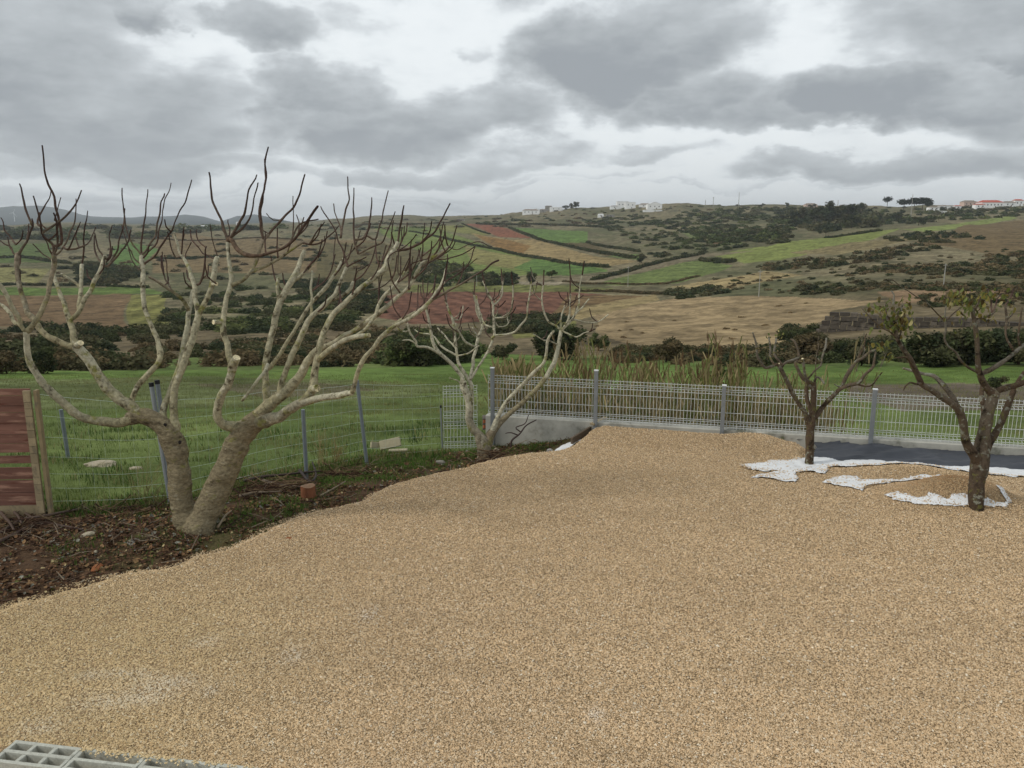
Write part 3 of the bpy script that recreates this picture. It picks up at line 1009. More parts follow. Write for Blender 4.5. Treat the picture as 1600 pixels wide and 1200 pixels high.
def mesh_panel(mb, a, b, z0, h, r=0.0036, step=0.05, up=np.array([0, 0, 1.0]), bands=(0, .05, .37, .69, .93, 1.0)):
    a = np.array(a, float); b = np.array(b, float)
    dv = b - a; Ln = np.linalg.norm(dv); dv = dv / Ln
    out = np.cross(up, dv); out /= np.linalg.norm(out)
    base_ = np.array([a[0], a[1], z0])
    nV = int(Ln / step)
    # folded profile: V bends at the top and bottom
    prof = [(-.02, 0), (.035, 0), (.065, .035), (.095, 0), (h - .115, 0), (h - .085, .035), (h - .055, 0), (h + .02, 0)]
    for i in range(nV + 1):
        p = base_ + dv * (i * Ln / nV)
        for k in range(len(prof) - 1):
            mb.rod(p + up * prof[k][0] + out * prof[k][1], p + up * prof[k + 1][0] + out * prof[k + 1][1], r, 4)
    for hh, oo in [(0, 0), (.03, 0), (.065, .035), (.10, 0), (h * .36, 0), (h * .66, 0), (h - .12, 0), (h - .085, .035), (h - .05, 0), (h - .0, 0)]:
        q = base_ + up * hh + out * (oo + r * 1.5)
        mb.rod(q, q + dv * Ln, r * 1.15, 4)


fr = empty('mesh_fence', FENCE_L, 'pale welded mesh panel fence with square grey posts on the retaining wall', 'fence')
pposts = [(773, 573), (932, 577), (1128, 600), (1358, 606)]
PP = []
for px, ptop in pposts:
    p = fence_pt(px); zc = p[1] * CP - (p[2] - CAM_H) * SP
    r = ray(px, ptop); zt = CAM_H + r[2] * p[1] / r[1]
    PP.append((p, zt))
sp = np.linalg.norm(PP[3][0] - PP[2][0])
PP.append((PP[3][0] + FD * sp * 1.02, PP[3][1]))
PP.append((PP[3][0] + FD * sp * 2.02, PP[3][1]))
PH = 0.63
for k, (p, zt) in enumerate(PP):
    z0 = -0.35 if k == 0 else 0.0
    mb = MB()
    c = p - nrm * 0.13
    ang = math.atan2(FD[1], FD[0])
    mb.box((c[0], c[1], (zt + z0) / 2), (.06, .05, zt - z0), rz=ang)
    po = mb.build('post', M_POST, fr, usecol=False)
    bv = po.modifiers.new('b', 'BEVEL'); bv.width = .004; bv.segments = 2
    mb = MB(); mb.box((c[0], c[1], zt + .006), (.066, .056, .014), rz=ang)
    mb.build('cap', M_CAP, po, usecol=False)
ends = [FENCE_L + FD * 0.0] + [q[0] for q in PP]
for k in range(len(PP)):
    a = (PP[k - 1][0] if k else FENCE_L - FD * .02); b = PP[k][0]
    if k == 0:
        b = PP[0][0]
    a = a - nrm * 0.075; b = b - nrm * 0.075
    L_ = np.linalg.norm(b - a)
    if L_ < .05: continue
    mb = MB(); mesh_panel(mb, a + FD * .012, b - FD * .012, YARD_Z + .03, PH)
    mb.build('mesh_panel', M_GALV, fr, usecol=False)
    # clamps
mb = MB()

# loose panel standing on end beside the second fig tree
lp0 = G(694, 700, -.33); lp1 = G(746, 699, -.34)
lr = empty('loose_mesh_panel', lp0, 'offcut of welded mesh panel standing on end left of the small fig tree', 'mesh panel')
mb = MB()
dv = lp1 - lp0; dv[2] = 0
zt = CAM_H + ray(690, 602)[2] * lp0[1] / ray(690, 602)[1]
H = zt - lp0[2]
mesh_panel(mb, lp0, lp0 + dv, lp0[2], H * .47)
mesh_panel(mb, lp0, lp0 + dv, lp0[2] + H * .49, H * .49)
mb.build('wire_grid', M_GALV, lr, usecol=False)
mb = MB(); mb.rod(lp0 + [-.03, .02, 0], lp0 + [-.045, .02, H * .64], .012, 8); mb.build('stake', M_POST, lr, usecol=False)
mb = MB(); mb.rod(lp0 + [-.045, .02, H * .64], lp0 + [-.045, .02, H * .64 + .04], .016, 8); mb.build('cap', M_BLACK, lr, usecol=False)

# ------------------------------------------------------------------ field wire fence on the left
M_WIRE = mat('thin_fence_wire', S(176, 186, 172), var=0.1, rough=.5, metal=.3)
wf = empty('wire_fence', (WIRE_LINE[3][0], WIRE_LINE[3][1], 0), 'sagging light wire netting fence between the yard and the green meadow', 'fence')
line = [np.array([p[0], p[1]]) for p in WIRE_LINE[2:-1]]
tops = []
for p, (x, y) in zip(line, wl[2:-1]):
    f_ = (x - 85) / 610
    tops.append(1.42 - f_ * .32)
# resample
lp = [line[0]]; lt = [tops[0]]
cum = [0]
for k in range(1, len(line)): cum.append(cum[-1] + np.linalg.norm(line[k] - line[k - 1]))
tot = cum[-1]
ss = np.arange(0, tot, 0.15)
LX = np.interp(ss, cum, [p[0] for p in line]); LY = np.interp(ss, cum, [p[1] for p in line]); LT = np.interp(ss, cum, tops)
LB = grid_h(GTOP, LX, LY)
LB = np.convolve(np.pad(LB, 20, mode='edge'), np.ones(41) / 41, mode='valid')
LT = LT - 0.03 * np.abs(np.sin(ss / tot * math.pi * 4))
hs = [0.03, .13, .24, .36, .50, .66, .83, 1.0]
mb = MB()
wob = (fbm(ss / .4, ss * 0, 5) - .5) * .05
pt = lambda i, f_: np.array([LX[i] + wob[i] * (1 - f_), LY[i] + wob[i] * 1.2 * math.sin(f_ * 3), LB[i] + (LT[i]) * f_ + .003 * math.sin(i * 1.7 + f_ * 9)])
for i in range(len(ss)):
    for k in range(len(hs) - 1):
        mb.rod(pt(i, hs[k]), pt(i, hs[k + 1]), .0013, 3)
for k, f_ in enumerate(hs):
    for i in range(len(ss) - 1):
        mb.rod(pt(i, f_), pt(i + 1, f_), .0018 if k < len(hs) - 1 else .0024, 3)
mb.build('netting', M_WIRE, wf, usecol=False)
M_GPOST = mat('blue_grey_galvanised_post', S(122, 130, 134), var=.15, scale=20, rough=.5, metal=.3)
for (px, pyb, pyt, dz, rr, lean) in [(478, 728, 640, .0, .026, 0.0), (573, 708, 594, -.13, .026, -.10)]:
    b_ = G(px, pyb, dz); b_[2] = float(grid_h(GTOP, b_[0], b_[1])) - .05
    r = ray(px, pyt); zt = CAM_H + r[2] * b_[1] / r[1]
    mb = MB(); t_ = b_ + [lean, 0, 0]; t_[2] = zt
    mb.rod(b_, t_, rr, 10)
    mb.build('post', M_GPOST, wf, usecol=False)
# far line post standing in the meadow
b_ = at(107, 716); r = ray(101, 640); zt = CAM_H + r[2] * b_[1] / r[1]
mb = MB(); mb.rod(b_ - [0, 0, .1], [b_[0] - .03, b_[1], zt], .03, 8)
tag(mb.build('meadow_post', M_GPOST, None, usecol=False), 'thin blue grey metal post standing in the meadow right of the plank fence', 'post')
# two loose posts leaning on the big fig tree
for k, (x0, y0, x1, y1) in enumerate([(266, 784, 237, 604), (271, 785, 246, 600)]):
    a = G(x0, y0, 0.0); a[2] = 0.0
    r = ray(x1, y1); Yt = a[1] + .05; b_ = np.array([r[0] * Yt / r[1], Yt, CAM_H + r[2] * Yt / r[1]])
    e = empty('loose_fence_post', a, ['galvanised post with black cap, left one of the pair leaning by the big fig tree', 'galvanised post with black cap, right one of the pair leaning by the big fig tree'][k], 'post', 'pair of loose galvanised posts')
    mb = MB(); mb.rod(a, b_, .026, 10); mb.build('tube', M_GPOST if k else mat('bright_galvanised', S(160, 166, 170), var=.1, rough=.4, metal=.4), e, usecol=False, smooth=False)
    dv = (b_ - a) / np.linalg.norm(b_ - a)
    mb = MB(); mb.rod(b_, b_ + dv * .045, .029, 10); mb.build('cap', M_BLACK, e, usecol=False)

# ------------------------------------------------------------------ red plank fence, left edge
pf0 = G(84, 806, 0.0)
pf = empty('plank_fence', pf0, 'weathered red brown plank fence with a pale end post at the left edge', 'fence')
M_RED = mat('faded_red_plank', S(126, 92, 80), attr='mul', var=.25, scale=6, bump=.12, bscale=20, bdist=.003, rough=.9, spec=.05, sc=(.35, 1, 3.5), patch=[(S(160, 124, 106), 5.0, .52, .64), (S(100, 64, 54), 8, .54, .66)])
M_PALEW = mat('bare_pine_batten', S(156, 140, 110), attr='mul', var=.22, scale=8, bump=.3, rough=.85, sc=(2, 2, 1.2), patch=(S(124, 112, 90), 6, .5, .65))
pdir = np.array([-1.0, -0.06, 0]); pdir /= np.linalg.norm(pdir)
pang = math.atan2(pdir[1], pdir[0])
Yp = pf0[1]
def zrow(py): r = ray(60, py); return CAM_H + r[2] * Yp / r[1]
edges = [(607, 617), (618, 632), (633, 643), (644, 659), (660, 678), (679, 692), (693, 706), (712, 723), (730, 748), (749, 767), (768, 787), (788, 812)]
for k, (y0, y1) in enumerate(edges):
    z1, z0 = zrow(y0), zrow(y1) - .002
    Lg = 3.0
    c = pf0 + pdir * (Lg / 2 + .10) + np.array([0, .02 * random.random(), 0]); c[2] = (z0 + z1) / 2
    sh = .8 + .35 * random.random()
    mb = MB(); mb.box((c[0], c[1], c[2]), (Lg, .02, z1 - z0), rz=pang, ry=random.uniform(-.004, .004), col=(sh, sh, sh))
    last = k == len(edges) - 1
    ob = mb.build('plank', M_PALEW if last else M_RED, pf)
    if last: ob['label'] = 'bare yellowish lowest plank'
for u, w_, dy_, col_ in ((.02, .035, -.01, .85), (.105, .075, -.035, 1.05)):
    c = pf0 + pdir * u + np.array([0, dy_, 0]); h = zrow(609) - 0.0
    if u > .05:
        # upright made of short grey-yellow battens end to end
        mb = MB(); z = -.05
        while z < h - .02:
            hh = min(random.uniform(.07, .16), h - z); sh = random.uniform(.75, 1.15)
            mb.box((c[0], c[1], z + hh / 2), (w_, .03, hh - .004), rz=pang, col=(sh, sh, sh)); z += hh
    else:
        mb = MB(); mb.box((c[0], c[1], h / 2 - .03), (w_, .06, h + .06), rz=pang, col=(col_, col_ * .97, col_ * .9))
    mb.build('upright', M_PALEW, pf)

# ------------------------------------------------------------------ small things lying about
def stone(name, p, sx, sy_, sz, m, label, cat='stone', group=None, rz=0.0):
    import bmesh
    bm = bmesh.new(); bmesh.ops.create_icosphere(bm, subdivisions=3, radius=1)
    sd = random.randint(0, 999)
    for v in bm.verts:
        n_ = float(fbm(v.co.x * 1.4 + sd, v.co.y * 1.4 + v.co.z * 2.1, sd, 3)) - .5
        q = v.co * (1 + .55 * n_)
        v.co = Vector((q.x * sx, q.y * sy_, max(q.z, -.5) * sz))
    me = bpy.data.meshes.new(name); bm.to_mesh(me); bm.free()
    for f in me.polygons: f.use_smooth = False
    me.materials.append(m)
    o = bpy.data.objects.new(name, me); o.location = tuple(float(c) for c in p); o.rotation_euler = (0, 0, rz); COL.objects.link(o)
    return tag(o, label, cat, group)


M_ROCK = mat('pale_limestone', S(168, 158, 136), var=.3, scale=8, bump=.8, bscale=12, bdist=.03, rough=.95, patch=(S(110, 104, 78), 6, .5, .7))
M_ROCK2 = mat('grey_field_stone', S(128, 124, 114), var=.3, scale=8, bump=.8, bscale=12, bdist=.03, rough=.95)
M_ORSTONE = mat('orange_clay_lump', S(140, 88, 54), var=.3, scale=20, bump=.8, bscale=30, bdist=.02, rough=.95)
for (px, py, w, dark, lab) in [(158, 727, .22, 0, 'pale flat rock half buried in the meadow behind the wire fence'), (212, 733, .10, 0, 'small pale rock in the meadow right of the larger rock')]:
    p = at(px, py); stone('field_rock', p + [0, 0, .01], w, w * .6, w * .28, M_ROCK, lab, 'rock')
for (px, py, sx, sy_, sz, m, lab) in [
        (138, 836, .075, .05, .035, M_ROCK, 'pale greenish stone on the soil left of the big fig tree'),
        (213, 845, .06, .03, .022, M_ROCK2, 'flat grey stone on the soil between the pale stone and the tree foot'),
        (205, 848, .07, .035, .02, M_ROCK2, 'longer flat grey stone lying just below the other flat one'),
        (152, 888, .075, .05, .035, M_ORSTONE, 'orange brown clay lump near the gravel edge at lower left'),
        (130, 865, .02, .016, .016, M_ROCK, 'tiny white stone on the dark soil at lower left'),
        (150, 862, .03, .02, .014, M_ROCK, 'small pale stone right of the tiny white one on the soil'),
        (688, 722, .07, .04, .03, M_ROCK2, 'grey stone on the soil strip in front of the small fig tree'),
        (776, 704, .05, .04, .035, M_ROCK, 'pale stone beside the foot of the small fig tree'),
        (1239, 752, .03, .02, .012, M_WHITE, 'small white lump on the gravel in front of the leftmost pear tree')]:
    p = G(px, py); p[2] = float(grid_h(GTOP, p[0], p[1])) + sz * .2
    p = G(px, py, p[2])
    stone('stone', p, sx, sy_, sz, m, lab, 'stone', None, random.uniform(0, 3))
# dark clod on the gravel
p = G(452, 842, .02); stone('clod', p, .035, .02, .02, M_ORSTONE, 'dark brown clod lying alone on the gravel', 'clod')

# stump
M_STUMP = mat('rusty_brown_stump', S(128, 82, 56), var=.35, scale=14, bump=.8, bscale=22, bdist=.02, rough=.95, sc=(1, 1, .35))
p = G(481, 778, -.02); p[2] = float(grid_h(GTOP, p[0], p[1])); p = G(481, 778, p[2])
st = empty('tree_stump', p, 'short orange brown stump on the soil right of the big fig tree', 'stump')
mb = MB(); nn = 18
V = []
for zz, rr in ((-.08, .105), (.0, .092), (.09, .082), (.155, .084)):
    for i in range(nn):
        a = i * 2 * math.pi / nn; r_ = rr * (1 + .10 * math.sin(3 * a + 1) + .05 * math.sin(7 * a))
        V.append(p + [math.cos(a) * r_, math.sin(a) * r_, zz + (.012 * math.sin(a * 2) if zz > .1 else 0)])
Q = [[k * nn + i, k * nn + (i + 1) % nn, (k + 1) * nn + (i + 1) % nn, (k + 1) * nn + i] for k in range(3) for i in range(nn)]
mb.add(V, Q); mb.build('bark', M_STUMP, st, usecol=False, smooth=True)
mb = MB(); top = V[-nn:]; mb.add(top + [p + [0, 0, .158]], None, [[i, (i + 1) % nn, nn] for i in range(nn)]); mb.build('cut_face', mat('grey_end_grain', S(124, 98, 76), var=.3, scale=40), st, usecol=False)

# cement slabs near the wire fence
M_SLAB = mat('cement_board', S(158, 150, 124), var=.18, scale=14, bump=.3, bscale=40, bdist=.004, rough=.95)
def slab(px, py, w, d_, h, rz, rx, ry, lab):
    q = G(px, py, -.15); z = float(grid_h(GTOP, q[0], q[1])); q = G(px, py, z)
    mb = MB(); mb.box((q[0], q[1], z + h / 2 + .02), (w, d_, h), rz=rz, rx=rx, ry=ry)
    o = mb.build('cement_slab', M_SLAB, None, usecol=False)
    bv = o.modifiers.new('b', 'BEVEL'); bv.width = .006; bv.segments = 1
    tag(o, lab, 'slab', 'broken cement slabs by the wire fence')
slab(610, 702, .34, .05, .15, .05, -.5, -.22, 'larger broken cement slab propped up by the wire fence')
slab(586, 702, .14, .06, .10, .5, -.3, .2, 'small grey slab piece at the left end of the larger slab')
slab(622, 707, .30, .10, .03, .05, .0, -.03, 'low flat slab lying under the larger broken slab')

# stacked tiles behind the small fig tree
M_TILE = mat('clay_tile', S(150, 88, 58), var=.3, scale=12, rough=.9)
M_TILE2 = mat('grey_tile', S(92, 86, 80), var=.3, scale=12, rough=.9)
tb = G(764, 672, -.3)
tr = empty('tile_stack', tb, 'small leaning stack of curved clay roof tiles behind the small fig tree', 'tiles')
for k in range(7):
    mb = MB(); nn = 9; V = []
    for s_ in (0, 1):
        for i in range(nn):
            a = math.pi * i / (nn - 1)
            V.append(tb + [-.11 + .22 * s_ + .01 * (k % 3), .08 * math.cos(a), .06 * math.sin(a) + .03 * k + .02 + .03 * s_])
    Q = [[i, i + 1, nn + i + 1, nn + i] for i in range(nn - 1)]
    mb.add(V, Q); o = mb.build('tile', M_TILE if k % 3 else M_TILE2, tr, usecol=False, smooth=True)
    s_ = o.modifiers.new('s', 'SOLIDIFY'); s_.thickness = .014

# timber edging board at the gravel's far corner
M_TIMB = mat('dark_wet_timber', S(92, 80, 66), var=.3, scale=8, rough=.9, sc=(1, 6, 6))
a = G(893, 688, -.05); b_ = G(944, 657, .06)
mb = MB()
c = (a + b_) / 2; ang = math.atan2(b_[1] - a[1], b_[0] - a[0])
mb.box((c[0], c[1], c[2] - .01), (np.linalg.norm(b_ - a), .035, .10), rz=ang, ry=-math.atan2(b_[2] - a[2], np.linalg.norm((b_ - a)[:2])))
tag(mb.build('edging_board', M_TIMB, None, usecol=False), 'dark timber board holding the gravel edge at the concrete wall', 'board')
a = G(926, 668, .05); b_ = G(946, 656, .10)
mb = MB(); c = (a + b_) / 2; ang = math.atan2(b_[1] - a[1], b_[0] - a[0])
mb.box((c[0], c[1], c[2] + .045), (np.linalg.norm(b_ - a) * 1.1, .07, .03), rz=ang, ry=-.06)
tag(mb.build('wood_offcut', M_PALEW, None), 'paler wood offcut lying on top of the dark edging board', 'wood')
# ------------------------------------------------------------------ bare trees
def catmull(P, W, step):
    P = np.array(P, float); W = np.array(W, float)
    Pe = np.vstack([2 * P[0] - P[1], P, 2 * P[-1] - P[-2]])
    out = []; ow = []
    for i in range(1, len(Pe) - 2):
        L_ = np.linalg.norm(Pe[i + 1] - Pe[i]); n = max(2, int(L_ / step))
        for k in range(n):
            t = k / n
            a, b, c, d_ = Pe[i - 1], Pe[i], Pe[i + 1], Pe[i + 2]
            out.append(.5 * ((2 * b) + (-a + c) * t + (2 * a - 5 * b + 4 * c - d_) * t * t + (-a + 3 * b - 3 * c + d_) * t ** 3))
            ow.append(W[i - 1] * (1 - t) + W[i] * t)
    out.append(P[-1]); ow.append(W[-1])
    return np.array(out), np.array(ow)


def tube(mb, P, R, c0, c1, sides=10, knob=0.10, kf=9.0, cut=None, taper=True, seed=0, cexp=1.0, ring_=0.0):
    """knobbly tapering limb; cut = colour of a sawn end"""
    n = len(P)
    T = np.gradient(P, axis=0); T /= np.linalg.norm(T, axis=1)[:, None] + 1e-9
    u = np.cross(T[0], [0.3, 1, .2]); u /= np.linalg.norm(u)
    V = []; C = []
    s = np.concatenate([[0], np.cumsum(np.linalg.norm(np.diff(P, axis=0), axis=1))])
    an = np.arange(sides) * 2 * math.pi / sides
    for i in range(n):
        u = u - T[i] * (u @ T[i]); u /= np.linalg.norm(u) + 1e-9
        w = np.cross(T[i], u)
        nz = vnoise(an / (2 * math.pi) * 5 + seed * 3.1, np.full(sides, s[i] * kf + seed), seed % 50) - .5
        nz2 = vnoise(an / (2 * math.pi) * 5 % 5 * .6 + seed, np.full(sides, s[i] * kf * .35 + seed), (seed + 7) % 50) - .5
        rr = R[i] * (1 + knob * 2 * nz + knob * 2.0 * nz2 + ring_ * (vnoise(np.array([s[i] * 28 + seed]), np.array([seed + .5]))[0] - .5))
        V.append(P[i] + (np.cos(an) * rr)[:, None] * u + (np.sin(an) * rr)[:, None] * w)
        f_ = (i / (n - 1)) ** cexp
        C.append(np.tile(np.array(c0) * (1 - f_) + np.array(c1) * f_, (sides, 1)))
    V = np.vstack(V); C = np.vstack(C)
    Q = [[i * sides + k, i * sides + (k + 1) % sides, (i + 1) * sides + (k + 1) % sides, (i + 1) * sides + k] for i in range(n - 1) for k in range(sides)]
    nn_ = len(V)
    mb.add(np.vstack([V, P[0][None]]), Q, [[(k + 1) % sides, k, nn_] for k in range(sides)], col=np.vstack([C, C[:1]]))
    endr = V[-sides:]
    cc = C[-1] if cut is None else np.array(cut)
    tipc = endr.mean(0) + T[-1] * R[-1] * (.15 if cut is not None else .8)
    mb.add(np.vstack([endr, tipc[None]]), None, [[k, (k + 1) % sides, sides] for k in range(sides)], col=cc)


CUTC = rgb(232, 218, 178)


class Tree:
    def __init__(s, name, label, cat, base, depth, m, group=None, seed=1):
        s.root = empty(name, base, label, cat, group)
        s.depth = depth; s.m = m; s.nodes = []; s.k = seed * 100; s.parts = []
        s.r = random.Random(seed)

    def near(s, px, py, lim=1e9):
        best = None
        for (x, y, d_, own) in s.nodes:
            e = (x - px) ** 2 + (y - py) ** 2
            if best is None or e < best[0]: best = (e, x, y, d_, own)
        return best

    def limb(s, pts, dd=0.0, name='branch', c0=None, c1=None, cut=False, sides=10, knob=.10, parent='root', d0=None, mb=None, step=.03, jog=0.0, cexp=1.0, ring_=0.0, reg=True):
        """pts: (px, py, width px) ; dd: how much farther (or nearer) the tip is than the start, metres"""
        own = None
        if d0 is None:
            b = s.near(pts[0][0], pts[0][1])
            d0 = b[3] if b else s.depth
            own = b[4] if b else None
            if b and b[0] < 18 ** 2 and b[0] > 1: pts = [(b[1], b[2], pts[0][2])] + list(pts[1:]) if b[0] < 36 else [(b[1], b[2], pts[0][2] * 1.1)] + list(pts)
        cl = [0]
        for i in range(1, len(pts)): cl.append(cl[-1] + math.hypot(pts[i][0] - pts[i - 1][0], pts[i][1] - pts[i - 1][1]))
        tot = max(cl[-1], 1e-6)
        P = []; R = []
        for (x, y, w), c in zip(pts, cl):
            d_ = d0 + dd * (c / tot)
            P.append(PD(x, y, d_)); R.append(w / 2 / F * d_ * s.ws)
        P, R = catmull(P, R, step)
        if jog:
            s_ = np.arange(len(P)) * step
            for ax in range(3):
                P[:, ax] += (vnoise(s_ * 9 + s.k * 1.3, np.full(len(P), ax + s.k * .7), s.k % 40) - .5) * jog * sstep(s_, 0, .1)
        own_mb = mb is None
        mb = mb or MB()
        s.k += 1
        tube(mb, P, R, c0, c1, sides, knob, cut=CUTC if cut else None, seed=s.k, cexp=cexp, ring_=ring_)
        ob = None
        if own_mb:
            par = s.root if parent == 'root' else (own if own is not None else s.root)
            ob = mb.build(name, s.m, par, smooth=True)
        if reg:
            o_ = ob if ob is not None else s.trunk_ob
            for k in range(0, len(P), 2):
                p = P[k]; zc = p[1] * CP - (p[2] - CAM_H) * SP; xx = 800 + F * p[0] / zc
                v = (-(p[2] - CAM_H) * CP - p[1] * SP) / zc
                s.nodes.append((xx, 600 + F * v, zc, o_ if o_ is not None else None))
        return ob
    trunk_ob = None
    ws = .86


M_FIG = mat('grey_fig_bark', S(255, 255, 255), attr=True, var=.52, scale=26, detail=8, bump=.9, bscale=30, bdist=.02, rough=.95, spec=.1, coarse=(3, .15))
# lichen and darker patches only where the wood is old (pale); young shoots keep their own colour
def old_wood(m, patches):
    nt = m.node_tree; N, L = nt.nodes.new, nt.links.new
    sc_n = [n for n in nt.nodes if n.type == 'VECT_MATH'][-1]
    src = sc_n.inputs[0].links[0].from_socket
    at_ = [n for n in nt.nodes if n.type == 'VERTEX_COLOR'][0]
    bw = N('ShaderNodeRGBToBW'); L(at_.outputs[0], bw.inputs[0])
    age = N('ShaderNodeMapRange'); age.inputs['From Min'].default_value = .07; age.inputs['From Max'].default_value = .2; L(bw.outputs[0], age.inputs['Value'])
    tc = [n for n in nt.nodes if n.type == 'TEX_COORD'][0]
    for (pc, ps, lo, hi) in patches:
        pn = N('ShaderNodeTexNoise'); pn.inputs['Scale'].default_value = ps; pn.inputs['Detail'].default_value = 6; pn.inputs['Roughness'].default_value = .68
        L(tc.outputs['Object'], pn.inputs['Vector'])
        mr = N('ShaderNodeMapRange'); mr.interpolation_type = 'SMOOTHSTEP'; mr.inputs['From Min'].default_value = lo; mr.inputs['From Max'].default_value = hi
        L(pn.outputs['Fac'], mr.inputs['Value'])
        mu = N('ShaderNodeMath'); mu.operation = 'MULTIPLY'; L(mr.outputs[0], mu.inputs[0]); L(age.outputs[0], mu.inputs[1])
        mx = N('ShaderNodeMix'); mx.data_type = 'RGBA'; L(mu.outputs[0], mx.inputs['Factor']); L(src, mx.inputs['A']); mx.inputs['B'].default_value = pc
        src = mx.outputs['Result']
    L(src, sc_n.inputs[0])
old_wood(M_FIG, [(S(122, 120, 66), 5, .53, .66), (S(84, 76, 58), 9, .52, .66), (S(178, 172, 152), 8, .55, .72)])
M_SHOOT = mat('dark_young_shoot', attr=True, var=.25, scale=40, rough=.7, spec=.3, bump=.2)
GB = rgb(146, 138, 108); GT = rgb(178, 173, 150); TW = rgb(128, 116, 100); SH = rgb(66, 52, 48); SH2 = rgb(104, 84, 74); TR = rgb(118, 106, 88)

# ---- the big fig tree
bp_ = G(300, 822)
T = Tree('fig_tree', 'large bare pruned fig tree with a double grey trunk and upright dark shoots', 'tree', bp_, 8.5, M_FIG, seed=3)
mb = MB()
T.trunk_ob = None
T1 = [(296, 852, 58), (294, 826, 46), (287, 800, 40), (283, 770, 36), (279, 730, 34), (272, 697, 35), (262, 674, 33), (244, 659, 29), (222, 651, 27), (200, 655, 22)]
T2 = [(310, 852, 66), (314, 826, 56), (326, 797, 48), (342, 762, 42), (355, 728, 40), (368, 698, 38), (383, 672, 37), (398, 660, 34), (415, 645, 30)]
T.ws = .93
T.limb(T1, dd=-.15, d0=8.50, c0=TR, c1=GB, sides=20, knob=.13, mb=mb, ring_=.16)
T.limb(T2, dd=.1, d0=8.42, c0=TR, c1=GB, sides=20, knob=.13, mb=mb, ring_=.16)
T.ws = .75
trunk = mb.build('trunk', M_FIG, T.root, smooth=True)
rm = trunk.modifiers.new('weld', 'REMESH'); rm.mode = 'VOXEL'; rm.voxel_size = .011; rm.use_smooth_shade = True
sm_ = trunk.modifiers.new('soft', 'SMOOTH'); sm_.iterations = 3; sm_.factor = .5
T.trunk_ob = trunk
T.nodes = [(a, b, c, trunk) for (a, b, c, d_) in T.nodes]
# vertex colours do not survive the weld: the trunk gets the same bark with its own base colour
M_TRUNK = mat('fig_trunk_bark', S(128, 117, 93), var=.55, scale=24, detail=9, bump=1.0, bscale=20, bdist=.03, rough=.95, spec=.1, sc=(1, 1, 1.8),
              patch=[(S(84, 74, 58), 5, .53, .70), (S(116, 112, 66), 7, .55, .68), (S(150, 142, 120), 9, .56, .74)])
trunk.data.materials[0] = M_TRUNK


def big(pts, dd, cut=False, c0=GB, c1=GT, **k):
    k.setdefault('knob', .13); k.setdefault('jog', .022); k.setdefault('ring_', .16)
    return T.limb(pts, dd=dd, c0=c0, c1=c1, cut=cut, sides=12, **k)


# left lower limb and its forks
big([(215, 655, 22), (185, 660, 20), (155, 658, 19), (125, 651, 18), (100, 630, 17), (82, 612, 16), (62, 592, 15), (48, 568, 14), (42, 540, 12), (41, 520, 12)], -.55)
big([(41, 522, 10), (32, 508, 9), (20, 478, 9), (0, 445, 8), (-30, 420, 7)], -.2)
big([(38, 516, 8), (26, 506, 7), (12, 487, 7), (-10, 466, 6)], .2)
big([(42, 522, 12), (52, 508, 10), (66, 484, 10), (76, 452, 9), (83, 420, 9), (84, 394, 9)], .1, c1=TW)
# second left limb
big([(212, 642, 24), (200, 632, 23), (175, 614, 22), (157, 592, 21), (145, 572, 20), (132, 552, 20), (119, 540, 20)], -.1)
big([(119, 540, 16), (104, 541, 13), (81, 529, 13), (60, 512, 12), (46, 490, 11), (33, 462, 10), (27, 430, 10), (28, 395, 10)], .25, c1=TW)
big([(119, 540, 15), (114, 524, 13), (109, 500, 12), (99, 474, 9), (90, 448, 8), (85, 430, 8), (82, 405, 7)], .4)
big([(110, 502, 11), (124, 488, 10), (138, 460, 9), (149, 440, 9), (158, 418, 9), (164, 401, 9)], .3)
big([(122, 490, 7), (125, 470, 8), (126, 442, 8), (129, 415, 8)], .4)
big([(124, 447, 6), (112, 437, 6), (95, 427, 5)], .1)
big([(206, 640, 16), (207, 622, 12), (213, 606, 11), (224, 592, 11), (236, 580, 11), (246, 568, 10), (251, 552, 13), (246, 536, 10), (238, 514, 9), (229, 488, 9), (225, 462, 9), (223, 440, 9), (224, 418, 10), (222, 400, 9)], .45)
big([(120, 540, 12), (124, 538, 14), (127, 536, 13)], -.15, cut=True)
# uprights from the left trunk
big([(274, 668, 22), (272, 655, 17), (272, 630, 14), (276, 600, 14), (286, 570, 14), (296, 540, 14), (306, 510, 14), (310, 492, 13), (306, 470, 10), (303, 448, 10), (299, 425, 8), (290, 408, 7), (281, 396, 6), (276, 378, 5), (272, 362, 4)], .35)
big([(262, 668, 20), (255, 650, 15), (258, 632, 13), (266, 612, 12), (275, 590, 12), (283, 560, 11), (290, 524, 11), (295, 492, 10), (299, 462, 9), (303, 448, 6)], .6)
big([(308, 500, 12), (314, 484, 12), (326, 462, 11), (334, 436, 11), (337, 416, 10), (341, 402, 9)], .1)
big([(296, 486, 8), (288, 472, 8), (276, 460, 7), (262, 449, 7), (250, 441, 6), (233, 433, 5)], -.2, c1=TW)
big([(334, 447, 7), (337, 443, 8)], -.1, cut=True)
